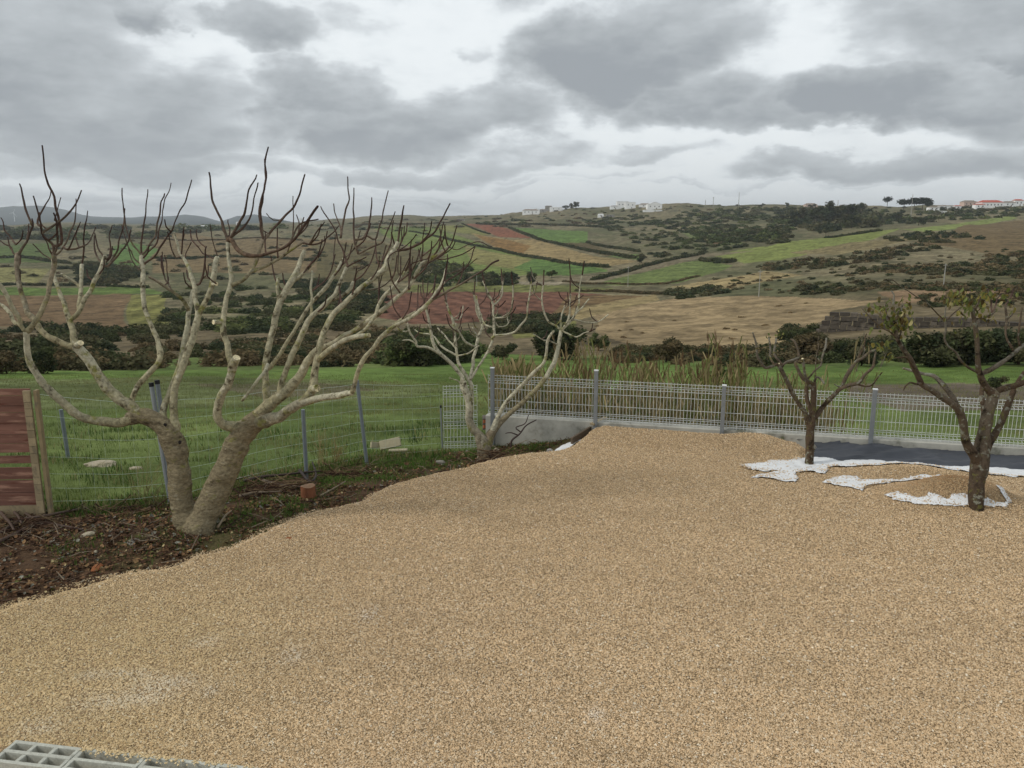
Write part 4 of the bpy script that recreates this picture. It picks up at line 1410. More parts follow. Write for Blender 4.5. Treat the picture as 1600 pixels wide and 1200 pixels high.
# gnarled middle stem
big([(384, 672, 34), (366, 666, 22), (350, 662, 20), (341, 650, 19), (341, 636, 17), (347, 618, 17), (356, 602, 16), (360, 584, 16), (363, 570, 18)], -.45)
big([(363, 574, 19), (366, 566, 18), (368, 559, 16)], -.08, cut=True)
big([(362, 580, 15), (358, 556, 13), (354, 538, 12), (350, 516, 12), (350, 492, 11), (354, 468, 10), (359, 446, 10), (360, 425, 9), (357, 402, 9), (357, 378, 8)], .3)
big([(352, 505, 10), (343, 504, 9), (333, 503, 9)], -.1, cut=True)
big([(360, 450, 9), (374, 440, 7), (392, 425, 7), (405, 400, 7), (413, 375, 7), (420, 366, 7)], .3, c1=TW)
big([(359, 372, 8), (372, 390, 9), (386, 398, 9), (402, 400, 7), (425, 394, 6), (445, 386, 6), (462, 372, 6), (476, 352, 6), (497, 321, 5)], -.35, c0=rgb(110, 92, 76), c1=SH)
# right low limb
big([(392, 668, 30), (410, 660, 28), (434, 652, 24), (455, 640, 20), (470, 630, 17), (488, 626, 15), (510, 622, 14), (532, 617, 13), (551, 614, 12)], -.6, c0=rgb(112, 104, 84))
big([(550, 614, 12), (553, 600, 10), (557, 584, 10), (566, 565, 10), (580, 545, 9), (591, 532, 9), (603, 520, 9), (618, 508, 8), (636, 498, 8), (656, 484, 8), (674, 466, 7), (684, 452, 6), (693, 440, 5)], -.25)
big([(674, 466, 6), (700, 454, 5), (716, 446, 4), (744, 429, 4), (764, 415, 4), (780, 408, 4)], -.1, c0=TW, c1=SH)
# right high limb
big([(392, 660, 32), (408, 645, 28), (425, 630, 26), (442, 616, 24), (456, 603, 22), (466, 590, 20), (474, 576, 18), (482, 562, 16), (492, 550, 14), (508, 542, 12), (530, 531, 11), (550, 518, 10), (570, 505, 10), (590, 491, 10), (612, 472, 9), (637, 451, 9), (648, 432, 8), (658, 412, 8), (675, 402, 7), (700, 385, 6)], -.15)
big([(470, 632, 18), (486, 614, 19), (490, 600, 16), (491, 584, 14), (496, 560, 13), (502, 538, 13), (508, 516, 13), (520, 493, 12), (537, 475, 12), (556, 458, 12), (574, 442, 11), (596, 425, 11), (606, 408, 11), (614, 392, 10), (622, 378, 9)], .3)
big([(482, 612, 16), (488, 609, 18), (495, 608, 17)], -.1, cut=True)
big([(494, 566, 12), (502, 558, 11), (518, 544, 11), (535, 533, 11), (555, 527, 11), (578, 523, 10)], -.3, cut=True)
big([(412, 644, 20), (417, 626, 17), (416, 604, 15), (415, 578, 14), (419, 548, 13), (424, 522, 12), (431, 496, 12), (437, 474, 12), (446, 454, 12), (459, 432, 12), (468, 412, 11), (474, 392, 10)], .35)
big([(436, 480, 9), (434, 458, 7), (435, 434, 6)], .1)
big([(448, 452, 9), (462, 438, 8), (480, 420, 7), (496, 404, 6)], .3)
big([(420, 574, 9), (434, 560, 8), (448, 536, 8), (462, 514, 8), (474, 494, 8), (486, 474, 8), (498, 460, 8), (514, 443, 8), (528, 422, 7), (540, 402, 6)], .4)
big([(438, 618, 13), (442, 594, 12), (450, 568, 12), (460, 545, 12), (473, 518, 12), (486, 498, 12), (498, 486, 11), (512, 472, 10), (523, 462, 9), (528, 446, 9), (534, 434, 8), (542, 418, 8)], .1)
big([(520, 465, 8), (534, 462, 8), (545, 454, 8), (552, 441, 7)], .1)
big([(378, 626, 6), (392, 608, 7), (407, 588, 7), (419, 570, 7)], .35, d0=8.1)
big([(489, 495, 6), (487, 472, 6), (485, 452, 6), (488, 424, 5)], .2)
big([(535, 532, 7), (556, 524, 7), (576, 508, 7), (590, 482, 7), (604, 460, 7), (618, 444, 7), (632, 424, 6)], .4)
big([(603, 519, 7), (624, 502, 7), (650, 487, 7), (668, 473, 6), (684, 454, 6), (692, 436, 5), (698, 420, 4)], .5)
big([(392, 422, 6), (430, 408, 6), (452, 392, 5), (474, 378, 5)], .3, c1=TW)

# dark upright shoots: (px, py) from the foot up, last value is the width at the foot
shoots = [
    [(50, 352), (45, 335), (38, 318), (33, 300), (30, 287), 6], [(82, 385), (68, 365), (58, 330), (52, 307), 6], [(96, 382), (96, 360), (91, 330), (76, 285), (70, 258), (66, 228), 7],
    [(58, 350), (64, 335), (72, 318), (80, 298), 5], [(66, 360), (85, 350), (105, 334), (116, 320), (126, 298), 6], [(92, 395), (106, 374), (115, 345), (118, 310), 5], [(86, 345), (90, 325), (95, 308), 4],
    [(105, 390), (116, 370), (125, 348), 5], [(130, 414), (131, 380), (135, 330), 5], [(108, 390), (125, 386), (140, 378), (149, 356), 5], [(162, 402), (154, 385), (149, 362), 5],
    [(156, 416), (150, 395), (147, 368), 5], [(170, 402), (172, 375), (174, 353), 4], [(168, 416), (178, 400), (186, 382), (192, 357), 6], [(170, 414), (188, 396), (200, 380), (206, 359), 6],
    [(80, 408), (62, 392), (52, 381), 4], [(25, 382), (12, 366), (0, 340), 5], [(30, 395), (42, 372), (52, 352), (50, 340), 7], [(28, 398), (14, 386), (-6, 372), 5], [(84, 396), (90, 380), (88, 352), (82, 334), 6], [(84, 400), (76, 388), (62, 352), 5],
    [(125, 385), (121, 370), (124, 352), 4],
    [(221, 398), (222, 375), (226, 340), (231, 296), 5], [(224, 398), (236, 380), (247, 350), (255, 301), 6], [(226, 402), (243, 378), (252, 345), (266, 286), 5],
    [(229, 410), (248, 392), (264, 366), (280, 335), (292, 308), (299, 282), 5], [(221, 396), (208, 382), (198, 360), (192, 330), (190, 293), 5], [(219, 418), (210, 404), (200, 380), (190, 350), 4],
    [(216, 420), (206, 402), (200, 380), 3], [(275, 402), (268, 385), (262, 362), 4], [(279, 396), (284, 382), (286, 360), 5], [(288, 410), (290, 395), (298, 380), 3],
    [(311, 444), (318, 420), (322, 390), (323, 384), 5], [(338, 408), (326, 400), (315, 392), (307, 384), 5], [(341, 400), (334, 376), (330, 353), 3], [(262, 452), (257, 430), (254, 392), 4], [(265, 455), (262, 425), (257, 398), 3],
    [(356, 376), (346, 345), (337, 325), (330, 300), (325, 270), 7], [(361, 374), (374, 350), (383, 325), (390, 295), (400, 272), 7], [(364, 372), (382, 352), (394, 330), (401, 287), 6], [(360, 380), (359, 360), (356, 345), 4],
    [(416, 372), (408, 345), (407, 328), (412, 300), (414, 270), (417, 245), (421, 229), 7], [(415, 374), (410, 350), (409, 320), (413, 288), (414, 248), 5], [(420, 366), (436, 350), (450, 334), (462, 315), (470, 298), (476, 274), 7],
    [(417, 370), (408, 352), (402, 336), 4], [(424, 360), (434, 350), (446, 334), 4], [(448, 392), (458, 365), (459, 335), (457, 306), 4], [(440, 345), (428, 345), (418, 335), 3],
    [(446, 386), (468, 366), (484, 342), (490, 328), 5], [(452, 380), (470, 350), (498, 342), 5], [(466, 362), (468, 345), (463, 334), 4],
    [(532, 372), (538, 345), (544, 312), (542, 276), 6], [(560, 397), (554, 375), (552, 340), (554, 293), 6], [(571, 372), (577, 345), (582, 325), (582, 310), 5], [(585, 372), (594, 348), (601, 325), (608, 300), 5],
    [(564, 398), (582, 386), (598, 376), (608, 355), (616, 331), 5], [(622, 428), (622, 400), (626, 372), (629, 353), 4], [(622, 380), (624, 355), (628, 335), (631, 321), 6],
    [(624, 392), (645, 386), (665, 376), (682, 356), (694, 338), (703, 318), 7], [(657, 408), (661, 380), (662, 348), 4], [(543, 412), (530, 375), (522, 355), (502, 324), 5], [(533, 358), (527, 340), (521, 320), 4],
    [(475, 380), (495, 382), (512, 372), (528, 352), 5], [(480, 378), (494, 362), (507, 346), 5], [(522, 412), (522, 390), (522, 368), 4], [(468, 430), (486, 412), (500, 395), (508, 370), 5],
    [(496, 404), (508, 385), (512, 362), 4], [(540, 402), (556, 385), (562, 360), 4], [(542, 420), (556, 410), (572, 402), 4], [(600, 424), (610, 400), (640, 380), (650, 365), 4], [(640, 452), (644, 425), (646, 400), 4],
    [(655, 415), (674, 408), (694, 398), (712, 378), 4], [(675, 404), (700, 404), (726, 394), (742, 384), 4], [(676, 402), (690, 380), (694, 362), 4], [(700, 388), (716, 390), (744, 380), (770, 383), 3],
    [(690, 445), (720, 425), (735, 408), (744, 385), 4], [(698, 430), (724, 420), (745, 405), 3], [(620, 446), (628, 430), (640, 402), 4], [(592, 480), (592, 455), (598, 430), 4], [(574, 442), (590, 420), (592, 400), 4],
    [(595, 425), (598, 405), (604, 384), 4], [(552, 442), (560, 425), (575, 412), 4], [(650, 486), (664, 465), (668, 440), 4], [(566, 450), (580, 452), (600, 446), (612, 436), 3], [(632, 426), (645, 412), (668, 406), 4],
]
for q in shoots:
    w = q[-1]; pts = q[:-1]
    n = len(pts)
    pts = [(x, y, max(w * .86 * (1 - .5 * i / (n - 1)), 2.1)) for i, (x, y) in enumerate(pts)]
    c = random.random()
    s0 = SH2 * (1 - c) + TW * c
    T.limb(pts, dd=random.uniform(-.28, .28), name='shoot', c0=s0, c1=SH, sides=6, knob=.16, parent='own', cut=False, jog=.03, cexp=.5, ring_=.2, reg=True, step=.035)
# further small shoots among the right-hand limbs
added = 0
nodes = [n_ for n_ in T.nodes if 5 < n_[0] < 425 and 335 < n_[1] < 455]
while added < 26:
    x, y, d_, own = T.r.choice(nodes)
    ln = T.r.uniform(16, 44); a = T.r.uniform(-.9, .9)
    x1 = x + math.sin(a) * ln * .5; y1 = y - ln * .3; x2 = x1 + math.sin(a * .5) * ln * .25; y2 = y1 - ln * .5
    if y2 < 325: continue
    T.limb([(x, y, 3.4), (x1, y1, 3.0), (x2, y2, 2.3)], dd=T.r.uniform(-.2, .2), name='shoot', c0=SH2, c1=SH, sides=5, knob=.1, parent='own', reg=False, jog=.015, step=.05)
    added += 1
added = 0
nodes = [n_ for n_ in T.nodes if 430 < n_[0] < 720 and 340 < n_[1] < 500]
while added < 50:
    x, y, d_, own = T.r.choice(nodes)
    ln = T.r.uniform(25, 75); a = T.r.uniform(-.55, 1.05)
    x1 = x + math.sin(a) * ln * .5; y1 = y - ln * .35; x2 = x1 + math.sin(a * .5) * ln * .4; y2 = y1 - ln * .55
    if y2 < 338: continue
    T.limb([(x, y, 3.6), (x1, y1, 3.1), (x2, y2, 2.3)], dd=T.r.uniform(-.3, .3), name='shoot', c0=SH2, c1=SH, sides=5, knob=.1, parent='own', reg=False, jog=.015, step=.05)
    added += 1

for (hx, hy) in ((258, 664), (281, 691)):
    p = PD(hx, hy, 8.40 - .105); mb = MB()
    vv = []
    for i in range(10):
        a = i * .628; vv.append(p + [math.cos(a) * .016, -.004, math.sin(a) * .022])
    vv2 = [p + (q_ - p) * .6 + np.array([0, .03, 0]) for q_ in vv]
    for q0, q1 in zip(vv, vv2): pass
    mb.add(vv + vv2, [[i, (i + 1) % 10, 10 + (i + 1) % 10, 10 + i] for i in range(10)], [[10 + i, 10 + (i + 1) % 10, 10] for i in range(1, 9)], col=rgb(34, 26, 22))
    mb.add(vv, None, [[0, i, i + 1] for i in range(1, 9)], col=rgb(30, 24, 20))
    mb.build('knot_hole', M_SHOOT, T.root)
# ---- the small fig tree
T = Tree('fig_tree', 'smaller spreading bare fig tree growing beside the concrete wall end', 'tree', G(757, 712, -.35), 12.1, M_FIG, seed=11)
mb = MB()
T.limb([(758, 722, 34), (757, 710, 26), (756, 698, 24), (752, 686, 22), (747, 677, 15), (739, 670, 15), (733, 656, 14), (734, 640, 14), (731, 622, 13), (725, 606, 13), (723, 596, 12)], dd=-.1, d0=12.05, c0=TR, c1=GT, sides=14, knob=.12, mb=mb)
T.limb([(757, 700, 24), (762, 688, 20), (768, 676, 16), (778, 664, 12), (790, 652, 10), (806, 638, 9), (824, 622, 9), (842, 604, 9), (852, 592, 9)], dd=.25, d0=12.05, c0=TR, c1=GB, sides=12, knob=.12, mb=mb)
tk = mb.build('trunk', M_FIG, T.root, smooth=True); T.trunk_ob = tk
T.nodes = [(a, b, c, tk) for (a, b, c, d_) in T.nodes]
KW = dict(c0=GT, c1=GT, sides=8, knob=.09, step=.05)
for pts, dd in [
    ([(852, 592, 9), (861, 576, 8), (869, 557, 8), (873, 538, 8), (877, 516, 7)], .1),
    ([(768, 676, 12), (780, 648, 8), (798, 620, 7), (824, 592, 7), (850, 566, 6), (853, 548, 5), (857, 530, 5), (865, 516, 4)], -.4),
    ([(723, 598, 10), (722, 588, 8), (711, 574, 8), (697, 560, 7), (685, 549, 7), (677, 536, 6), (674, 522, 6), (670, 500, 5), (665, 482, 4)], -.2),
    ([(735, 640, 10), (737, 618, 8), (736, 600, 8), (728, 586, 7), (718, 572, 6), (714, 556, 5), (712, 540, 5), (710, 515, 5), (707, 498, 5), (700, 480, 4), (695, 468, 3)], .2),
    ([(737, 598, 7), (738, 580, 7), (740, 560, 6), (744, 542, 6), (749, 524, 6), (754, 512, 5), (751, 496, 5), (748, 482, 4), (744, 462, 3)], .4),
    ([(738, 592, 5), (752, 565, 4), (762, 548, 4), (770, 533, 4), (768, 528, 5), (772, 524, 5), (771, 505, 5), (770, 490, 4), (771, 475, 4), (764, 458, 3), (755, 440, 3)], .1),
    ([(772, 524, 4), (790, 523, 4), (805, 517, 4), (816, 506, 4), (823, 496, 3), (824, 482, 3), (828, 462, 3), (831, 440, 2)], -.3),
    ([(771, 503, 4), (788, 496, 4), (798, 486, 3), (801, 466, 3), (800, 440, 2)], -.2),
    ([(771, 476, 4), (781, 467, 3), (785, 458, 3), (784, 440, 2)], .1),
    ([(754, 512, 4), (748, 496, 4), (744, 480, 4), (741, 460, 3)], -.1),
    ([(685, 549, 6), (668, 543, 5), (652, 542, 5), (650, 534, 4), (641, 522, 4), (636, 506, 3)], -.3),
    ([(650, 535, 3), (640, 531, 3), (629, 532, 2)], .0), ([(641, 520, 3), (628, 518, 2), (614, 505, 2)], .1),
    ([(714, 552, 4), (700, 548, 4), (688, 540, 4), (680, 528, 3), (670, 522, 3), (655, 520, 2), (648, 515, 2)], .2),
    ([(744, 540, 4), (733, 537, 4), (724, 530, 4), (716, 515, 3), (712, 505, 3)], -.2),
    ([(714, 552, 3), (730, 553, 3), (742, 545, 3), (748, 540, 2)], -.2),
    ([(712, 540, 3), (698, 528, 3), (690, 518, 3), (684, 512, 2)], .3),
    ([(770, 500, 3), (780, 510, 3), (792, 508, 2), (796, 500, 2)], .1), ([(768, 512, 3), (760, 508, 3), (754, 498, 2), (752, 490, 2)], .2),
    ([(708, 500, 3), (716, 499, 3), (722, 490, 2), (724, 478, 2)], .2), ([(749, 524, 3), (742, 520, 3), (738, 512, 2)], .2),
    ([(877, 516, 5), (868, 509, 4), (858, 504, 4), (851, 488, 4), (847, 470, 3), (849, 445, 3)], -.2),
    ([(877, 514, 5), (886, 508, 4), (894, 500, 4), (900, 490, 4), (908, 482, 3), (914, 475, 2), (920, 467, 2)], .2),
    ([(877, 514, 3), (888, 500, 4), (890, 480, 3), (891, 460, 3)], -.1), ([(904, 486, 3), (905, 470, 3), (905, 455, 2), (909, 430, 2)], .1),
    ([(878, 516, 3), (888, 522, 3), (900, 526, 3), (912, 521, 2), (926, 516, 2)], -.2), ([(900, 500, 3), (916, 504, 2), (934, 503, 2), (950, 492, 2)], .2),
    ([(872, 540, 3), (858, 533, 3), (845, 530, 2), (833, 522, 2)], -.3), ([(877, 510, 4), (877, 495, 3), (880, 488, 3), (882, 478, 2)], .1),
    ([(724, 600, 3), (714, 595, 2), (702, 590, 2)], -.2),
]:
    T.limb(pts, dd=dd, jog=.02, **KW)
for q in [[(849, 446), (850, 422)], [(891, 462), (891, 430), (889, 404)], [(909, 432), (913, 408)], [(831, 442), (829, 432)], [(877, 480), (885, 470)], [(886, 472), (876, 464), (873, 456)], [(892, 473), (905, 466), (912, 461)], [(848, 446), (838, 443)],
          [(800, 442), (799, 425)], [(784, 442), (783, 420)], [(755, 442), (753, 425)], [(823, 494), (824, 480), (822, 472)], [(800, 490), (806, 480)], [(748, 482), (756, 470), (760, 462)], [(695, 470), (692, 450), (690, 440)], [(665, 484), (662, 468)],
          [(741, 462), (742, 440)], [(723, 492), (732, 480)], [(780, 480), (790, 470)], [(716, 500), (720, 488)], [(925, 516), (930, 514)]]:
    pts = [(x, y, 2.8 - .5 * i) for i, (x, y) in enumerate(q)]
    T.limb(pts, dd=random.uniform(-.1, .1), name='shoot', c0=SH2, c1=SH, sides=5, parent='own', reg=False, step=.06)
added = 0
nodes = [n_ for n_ in T.nodes if n_[1] < 540]
while added < 46:
    x, y, d_, own = T.r.choice(nodes)
    ln = T.r.uniform(12, 34); a = T.r.uniform(-1.1, 1.1)
    T.limb([(x, y, 2.4), (x + math.sin(a) * ln * .5, y - ln * .3, 2.1), (x + math.sin(a) * ln * .7, y - ln * .85, 1.6)], dd=T.r.uniform(-.3, .3), name='shoot', c0=GT if T.r.random() < .5 else SH2, c1=SH, sides=5, parent='own', reg=False, step=.06)
    added += 1

# ---- two pear trees with lichened bark
M_PEAR = mat('lichened_dark_bark', attr=True, var=.35, scale=30, detail=8, bump=1.0, bscale=60, bdist=.015, rough=.95, spec=.1,
             patch=[(S(46, 38, 30), 8, .52, .68), (S(100, 96, 56), 14, .55, .68), (S(132, 132, 118), 12, .56, .66)])
PB = rgb(84, 70, 56); PT = rgb(104, 94, 80); PX = rgb(128, 124, 112)


def leafset(T, places, n_per, m, size=.04):
    mb = MB()
    for (px, py, dx, dy_, cnt) in places:
        b = T.near(px, py)
        for _ in range(int(cnt * 1.7)):
            x = px + T.r.gauss(0, dx); y = py + T.r.gauss(0, dy_); d_ = b[3] + T.r.uniform(-.12, .12)
            p = PD(x, y, d_)
            s_ = size * T.r.uniform(.55, 1.1)
            R = np.array(Matrix.Rotation(T.r.uniform(0, 6.28), 3, 'Z') @ Matrix.Rotation(T.r.uniform(.4, 2.4), 3, 'X') @ Matrix.Rotation(T.r.uniform(-.6, .6), 3, 'Y'))
            prof = [(0, 0), (.42, .35), (.5, .9), (.34, 1.4), (0, 1.75)]
            V = [(0, 0, 0)]; 
            mid = [(0, t, .12 * math.sin(t * 1.8)) for t in (.35, .9, 1.4)]
            lft = [(-w_, t, .18 + .1 * t) for (w_, t) in prof[1:4]]; rgt = [(w_, t, .18 + .1 * t) for (w_, t) in prof[1:4]]
            V = np.array([(0, 0, 0)] + mid + lft + rgt + [(0, 1.75, -.1)]) * s_
            Q = [[1, 2, 5, 4], [2, 3, 6, 5], [2, 1, 7, 8], [3, 2, 8, 9]]
            Tt = [[0, 1, 4], [1, 0, 7], [3, 10, 6], [10, 3, 9]]
            k = T.r.random()
            c = rgb(104, 112, 56) if k < .5 else (rgb(132, 122, 62) if k < .75 else (rgb(92, 78, 46) if k < .92 else rgb(170, 160, 110)))
            mb.add(V @ R.T + p, Q, Tt, col=c * T.r.uniform(.7, 1.2))
    return mb.build('leaves', m, T.root)


M_LEAF = mat('yellowing_leaf', attr=True, var=.2, scale=30, rough=.6, spec=.3, trans=.3)

T = Tree('pear_tree', 'small leafless pruned tree rising from the white fleece sheet', 'tree', G(1265, 728), 10.65, M_PEAR, 'pruned fruit trees in the gravel', seed=21)
mb = MB()
T.limb([(1264, 738, 19), (1264, 727, 16), (1265, 705, 15), (1266, 680, 15), (1267, 662, 16), (1270, 645, 12), (1271, 625, 10), (1271, 606, 9), (1271, 597, 10)], dd=0, d0=10.65, c0=PB, c1=PB, sides=12, knob=.12, mb=mb, ring_=.1, cut=True)
tk = mb.build('trunk', M_PEAR, T.root, smooth=True); T.trunk_ob = tk; T.nodes = [(a, b, c, tk) for (a, b, c, d_) in T.nodes]
for pts, dd, c1 in [
    ([(1266, 662, 12), (1258, 646, 9), (1247, 628, 8), (1237, 610, 8), (1229, 594, 7), (1222, 580, 7), (1216, 569, 6)], -.3, PT),
    ([(1216, 570, 6), (1207, 572, 6), (1195, 575, 5), (1188, 566, 5), (1183, 556, 5), (1183, 544, 4), (1181, 534, 4), (1176, 520, 3)], -.3, PX),
    ([(1222, 572, 5), (1228, 567, 5), (1240, 563, 5), (1248, 560, 4)], .2, PX), ([(1222, 570, 5), (1214, 560, 5), (1210, 550, 4), (1212, 538, 4), (1213, 528, 3)], .2, PX),
    ([(1208, 572, 4), (1203, 558, 4), (1203, 544, 4), (1201, 526, 3)], .1, PX),
    ([(1270, 612, 8), (1262, 598, 6), (1254, 592, 7), (1247, 578, 6), (1243, 568, 6), (1248, 558, 5), (1246, 545, 4), (1242, 534, 4), (1236, 530, 3)], .3, PT),
    ([(1268, 600, 6), (1260, 590, 5), (1257, 574, 5), (1254, 560, 4)], -.2, PX), ([(1266, 645, 9), (1261, 625, 8), (1260, 605, 7), (1262, 595, 6)], .2, PB),
    ([(1271, 600, 5), (1276, 590, 4), (1284, 594, 4), (1287, 600, 3)], -.1, PX),
    ([(1268, 655, 12), (1276, 647, 10), (1288, 634, 9), (1302, 620, 8), (1314, 604, 7), (1323, 588, 7), (1330, 576, 7), (1337, 566, 6), (1348, 558, 6), (1358, 550, 5), (1368, 546, 4)], .3, PT),
    ([(1288, 636, 8), (1298, 622, 8), (1310, 610, 7), (1326, 602, 7), (1341, 599, 7), (1350, 588, 6), (1358, 580, 5), (1365, 573, 5), (1366, 560, 4), (1368, 550, 3)], -.3, PT),
    ([(1342, 600, 4), (1352, 604, 3), (1362, 602, 3), (1370, 592, 3), (1378, 582, 2)], -.1, PB),
    ([(1340, 566, 4), (1346, 552, 3), (1350, 538, 2), (1354, 521, 2)], .1, PB), ([(1347, 560, 3), (1352, 548, 2), (1350, 540, 2)], .1, PX),
    ([(1262, 590, 3), (1272, 580, 3), (1282, 571, 3), (1284, 562, 4), (1288, 550, 4), (1291, 540, 4), (1291, 529, 3)], .1, PX), ([(1283, 570, 3), (1278, 560, 2)], 0, PX),
    ([(1274, 590, 2), (1276, 560, 1.8), (1280, 525, 1.5)], .2, PT), ([(1318, 598, 4), (1312, 604, 3), (1304, 600, 2)], 0, PT),
]:
    T.limb(pts, dd=dd, c0=PB, c1=c1, sides=8, knob=.16, jog=.02, step=.03, cut=pts[-1][2] >= 3.5)
leafset(T, [(1216, 524, 5, 4, 6), (1200, 530, 3, 3, 3), (1360, 548, 6, 4, 4)], 1, M_LEAF, .028)

T = Tree('pear_tree', 'taller dark trunked pruned tree with a few yellow green leaves at the right edge', 'tree', G(1526, 803), 8.9, M_PEAR, 'pruned fruit trees in the gravel', seed=31)
T.ws = .80
mb = MB()
T.limb([(1522, 816, 40), (1524, 803, 32), (1525, 785, 29), (1526, 760, 29), (1529, 735, 30), (1532, 712, 32), (1535, 695, 28), (1538, 672, 23), (1543, 648, 22), (1549, 630, 22), (1554, 614, 20)], dd=0, d0=8.9, c0=rgb(70, 56, 44), c1=PT, sides=14, knob=.11, mb=mb, ring_=.12)
T.limb([(1530, 725, 22), (1520, 708, 18), (1510, 692, 16), (1506, 668, 15), (1502, 650, 15), (1498, 640, 14), (1488, 632, 14), (1478, 625, 13), (1466, 617, 12), (1455, 609, 12), (1444, 603, 11), (1436, 597, 11)], dd=-.35, d0=8.88, c0=PB, c1=PT, sides=12, knob=.14, mb=mb, ring_=.1)
T.limb([(1536, 715, 18), (1544, 696, 15), (1556, 676, 13), (1563, 662, 12), (1570, 645, 12), (1577, 628, 11), (1584, 610, 10)], dd=.3, d0=8.9, c0=PB, c1=PB, sides=12, knob=.14, mb=mb, ring_=.1)
tk = mb.build('trunk', M_PEAR, T.root, smooth=True); T.trunk_ob = tk; T.nodes = [(a, b, c, tk) for (a, b, c, d_) in T.nodes]
for pts, dd, c1 in [
    ([(1436, 598, 11), (1433, 584, 11), (1426, 568, 10), (1418, 553, 9), (1410, 541, 9), (1403, 529, 8), (1400, 516, 6)], -.2, PT),
    ([(1504, 655, 13), (1497, 638, 11), (1490, 622, 11), (1480, 608, 10), (1468, 596, 9), (1458, 588, 8), (1444, 585, 6), (1434, 581, 6), (1422, 578, 5), (1412, 576, 5)], .3, PX),
    ([(1554, 618, 18), (1545, 610, 13), (1537, 598, 12), (1530, 582, 11), (1528, 568, 10), (1527, 548, 9), (1526, 530, 9), (1524, 512, 9), (1522, 494, 9), (1520, 482, 6)], -.25, PT),
    ([(1536, 596, 10), (1533, 586, 9), (1545, 578, 9), (1558, 571, 9), (1570, 563, 8), (1582, 554, 8), (1593, 545, 7), (1606, 536, 6)], .3, PX),
    ([(1586, 550, 5), (1580, 540, 5), (1573, 528, 4), (1571, 510, 4), (1573, 494, 4), (1571, 476, 4)], .1, PT), ([(1593, 543, 5), (1591, 525, 4), (1593, 505, 4), (1597, 480, 3)], -.1, PT),
    ([(1552, 624, 14), (1558, 612, 13), (1572, 606, 13), (1590, 600, 12), (1612, 590, 11)], .1, PB), ([(1583, 610, 9), (1587, 600, 8), (1592, 592, 7), (1600, 582, 7)], .1, PB),
    ([(1535, 698, 14), (1534, 670, 12), (1537, 640, 10), (1533, 614, 9), (1536, 600, 8)], .5, PB),
    ([(1531, 583, 5), (1520, 578, 5), (1510, 572, 5), (1500, 562, 5), (1493, 550, 4), (1482, 542, 4), (1476, 530, 4), (1478, 515, 4), (1477, 498, 4), (1479, 478, 3)], -.3, PX),
    ([(1478, 504, 3), (1486, 492, 2.5), (1500, 480, 2.2)], .1, PT), ([(1477, 502, 2.6), (1462, 487, 2.2), (1444, 470, 2), (1420, 455, 1.8), (1393, 437, 1.5)], -.3, PT),
    ([(1403, 530, 5), (1392, 520, 3), (1378, 512, 2.4), (1362, 498, 2), (1347, 482, 1.6)], -.1, PT), ([(1405, 532, 4), (1397, 518, 5), (1393, 505, 5), (1397, 492, 4), (1395, 476, 3), (1397, 462, 3), (1393, 456, 3)], .1, PX),
    ([(1404, 530, 4), (1410, 512, 3), (1409, 490, 3), (1411, 476, 2)], .1, PX), ([(1400, 520, 3), (1380, 500, 3), (1375, 480, 2)], .1, PT),
    ([(1520, 486, 5), (1516, 474, 4), (1508, 462, 3)], .1, PT), ([(1521, 488, 5), (1530, 474, 4), (1532, 462, 3)], -.1, PT), ([(1550, 490, 3), (1548, 470, 3), (1543, 452, 3)], .1, SH2),
    ([(1571, 480, 4), (1578, 466, 3), (1583, 452, 3)], .1, SH2), ([(1573, 500, 3), (1582, 490, 2)], .1, PT), ([(1553, 492, 3), (1558, 468, 3), (1566, 458, 2)], .1, SH2),
    ([(1522, 500, 5), (1536, 498, 4), (1550, 490, 4), (1556, 484, 3)], .15, PT),
    ([(1434, 582, 5), (1424, 570, 4), (1416, 558, 4), (1404, 560, 3), (1396, 559, 2)], -.2, PB), ([(1433, 600, 4), (1422, 598, 3), (1414, 604, 3), (1412, 610, 2)], -.1, PB),
]:
    T.limb(pts, dd=dd, c0=PB if c1 is not SH2 else SH2, c1=c1 if c1 is not SH2 else SH, sides=8, knob=.16, jog=.02, step=.03)
for q in [[(1395, 512), (1380, 500)], [(1398, 506), (1412, 494)], [(1392, 508), (1386, 492), (1384, 476)], [(1402, 516), (1416, 508)], [(1400, 502), (1404, 486)]]:
    T.limb([(x, y, 3 - .6 * i) for i, (x, y) in enumerate(q)], dd=.05, name='shoot', c0=PB, c1=PT, sides=5, parent='own', reg=False)
leafset(T, [(1375, 484, 9, 7, 12), (1362, 490, 8, 5, 5), (1410, 478, 9, 8, 8), (1417, 486, 3, 6, 5), (1400, 508, 13, 11, 70), (1378, 545, 6, 8, 10), (1390, 568, 5, 5, 4), (1505, 472, 14, 9, 16), (1520, 478, 16, 10, 26),
            (1536, 470, 8, 8, 9), (1490, 465, 9, 6, 10), (1556, 470, 10, 8, 12), (1576, 482, 5, 6, 5), (1542, 504, 8, 6, 8), (1475, 502, 5, 4, 4), (1500, 512, 9, 12, 4), (1508, 494, 14, 7, 9)], 1, M_LEAF, .042)
# ------------------------------------------------------------------ ground litter, grass, weeds
def SG(x, y): return G(x, y, -.32 * min(max((x - 480) / 220, 0), 1))


def soil_points(n, poly_px, z=0.0):
    P = np.array([SG(x, y)[:2] for x, y in poly_px])
    x0, y0 = P.min(0); x1, y1 = P.max(0)
    X = rng.uniform(x0, x1, n); Y = rng.uniform(y0, y1, n)
    k = inside(P, X, Y) & (grid_h(dg2, X, Y) < 0.03)
    return X[k], Y[k]


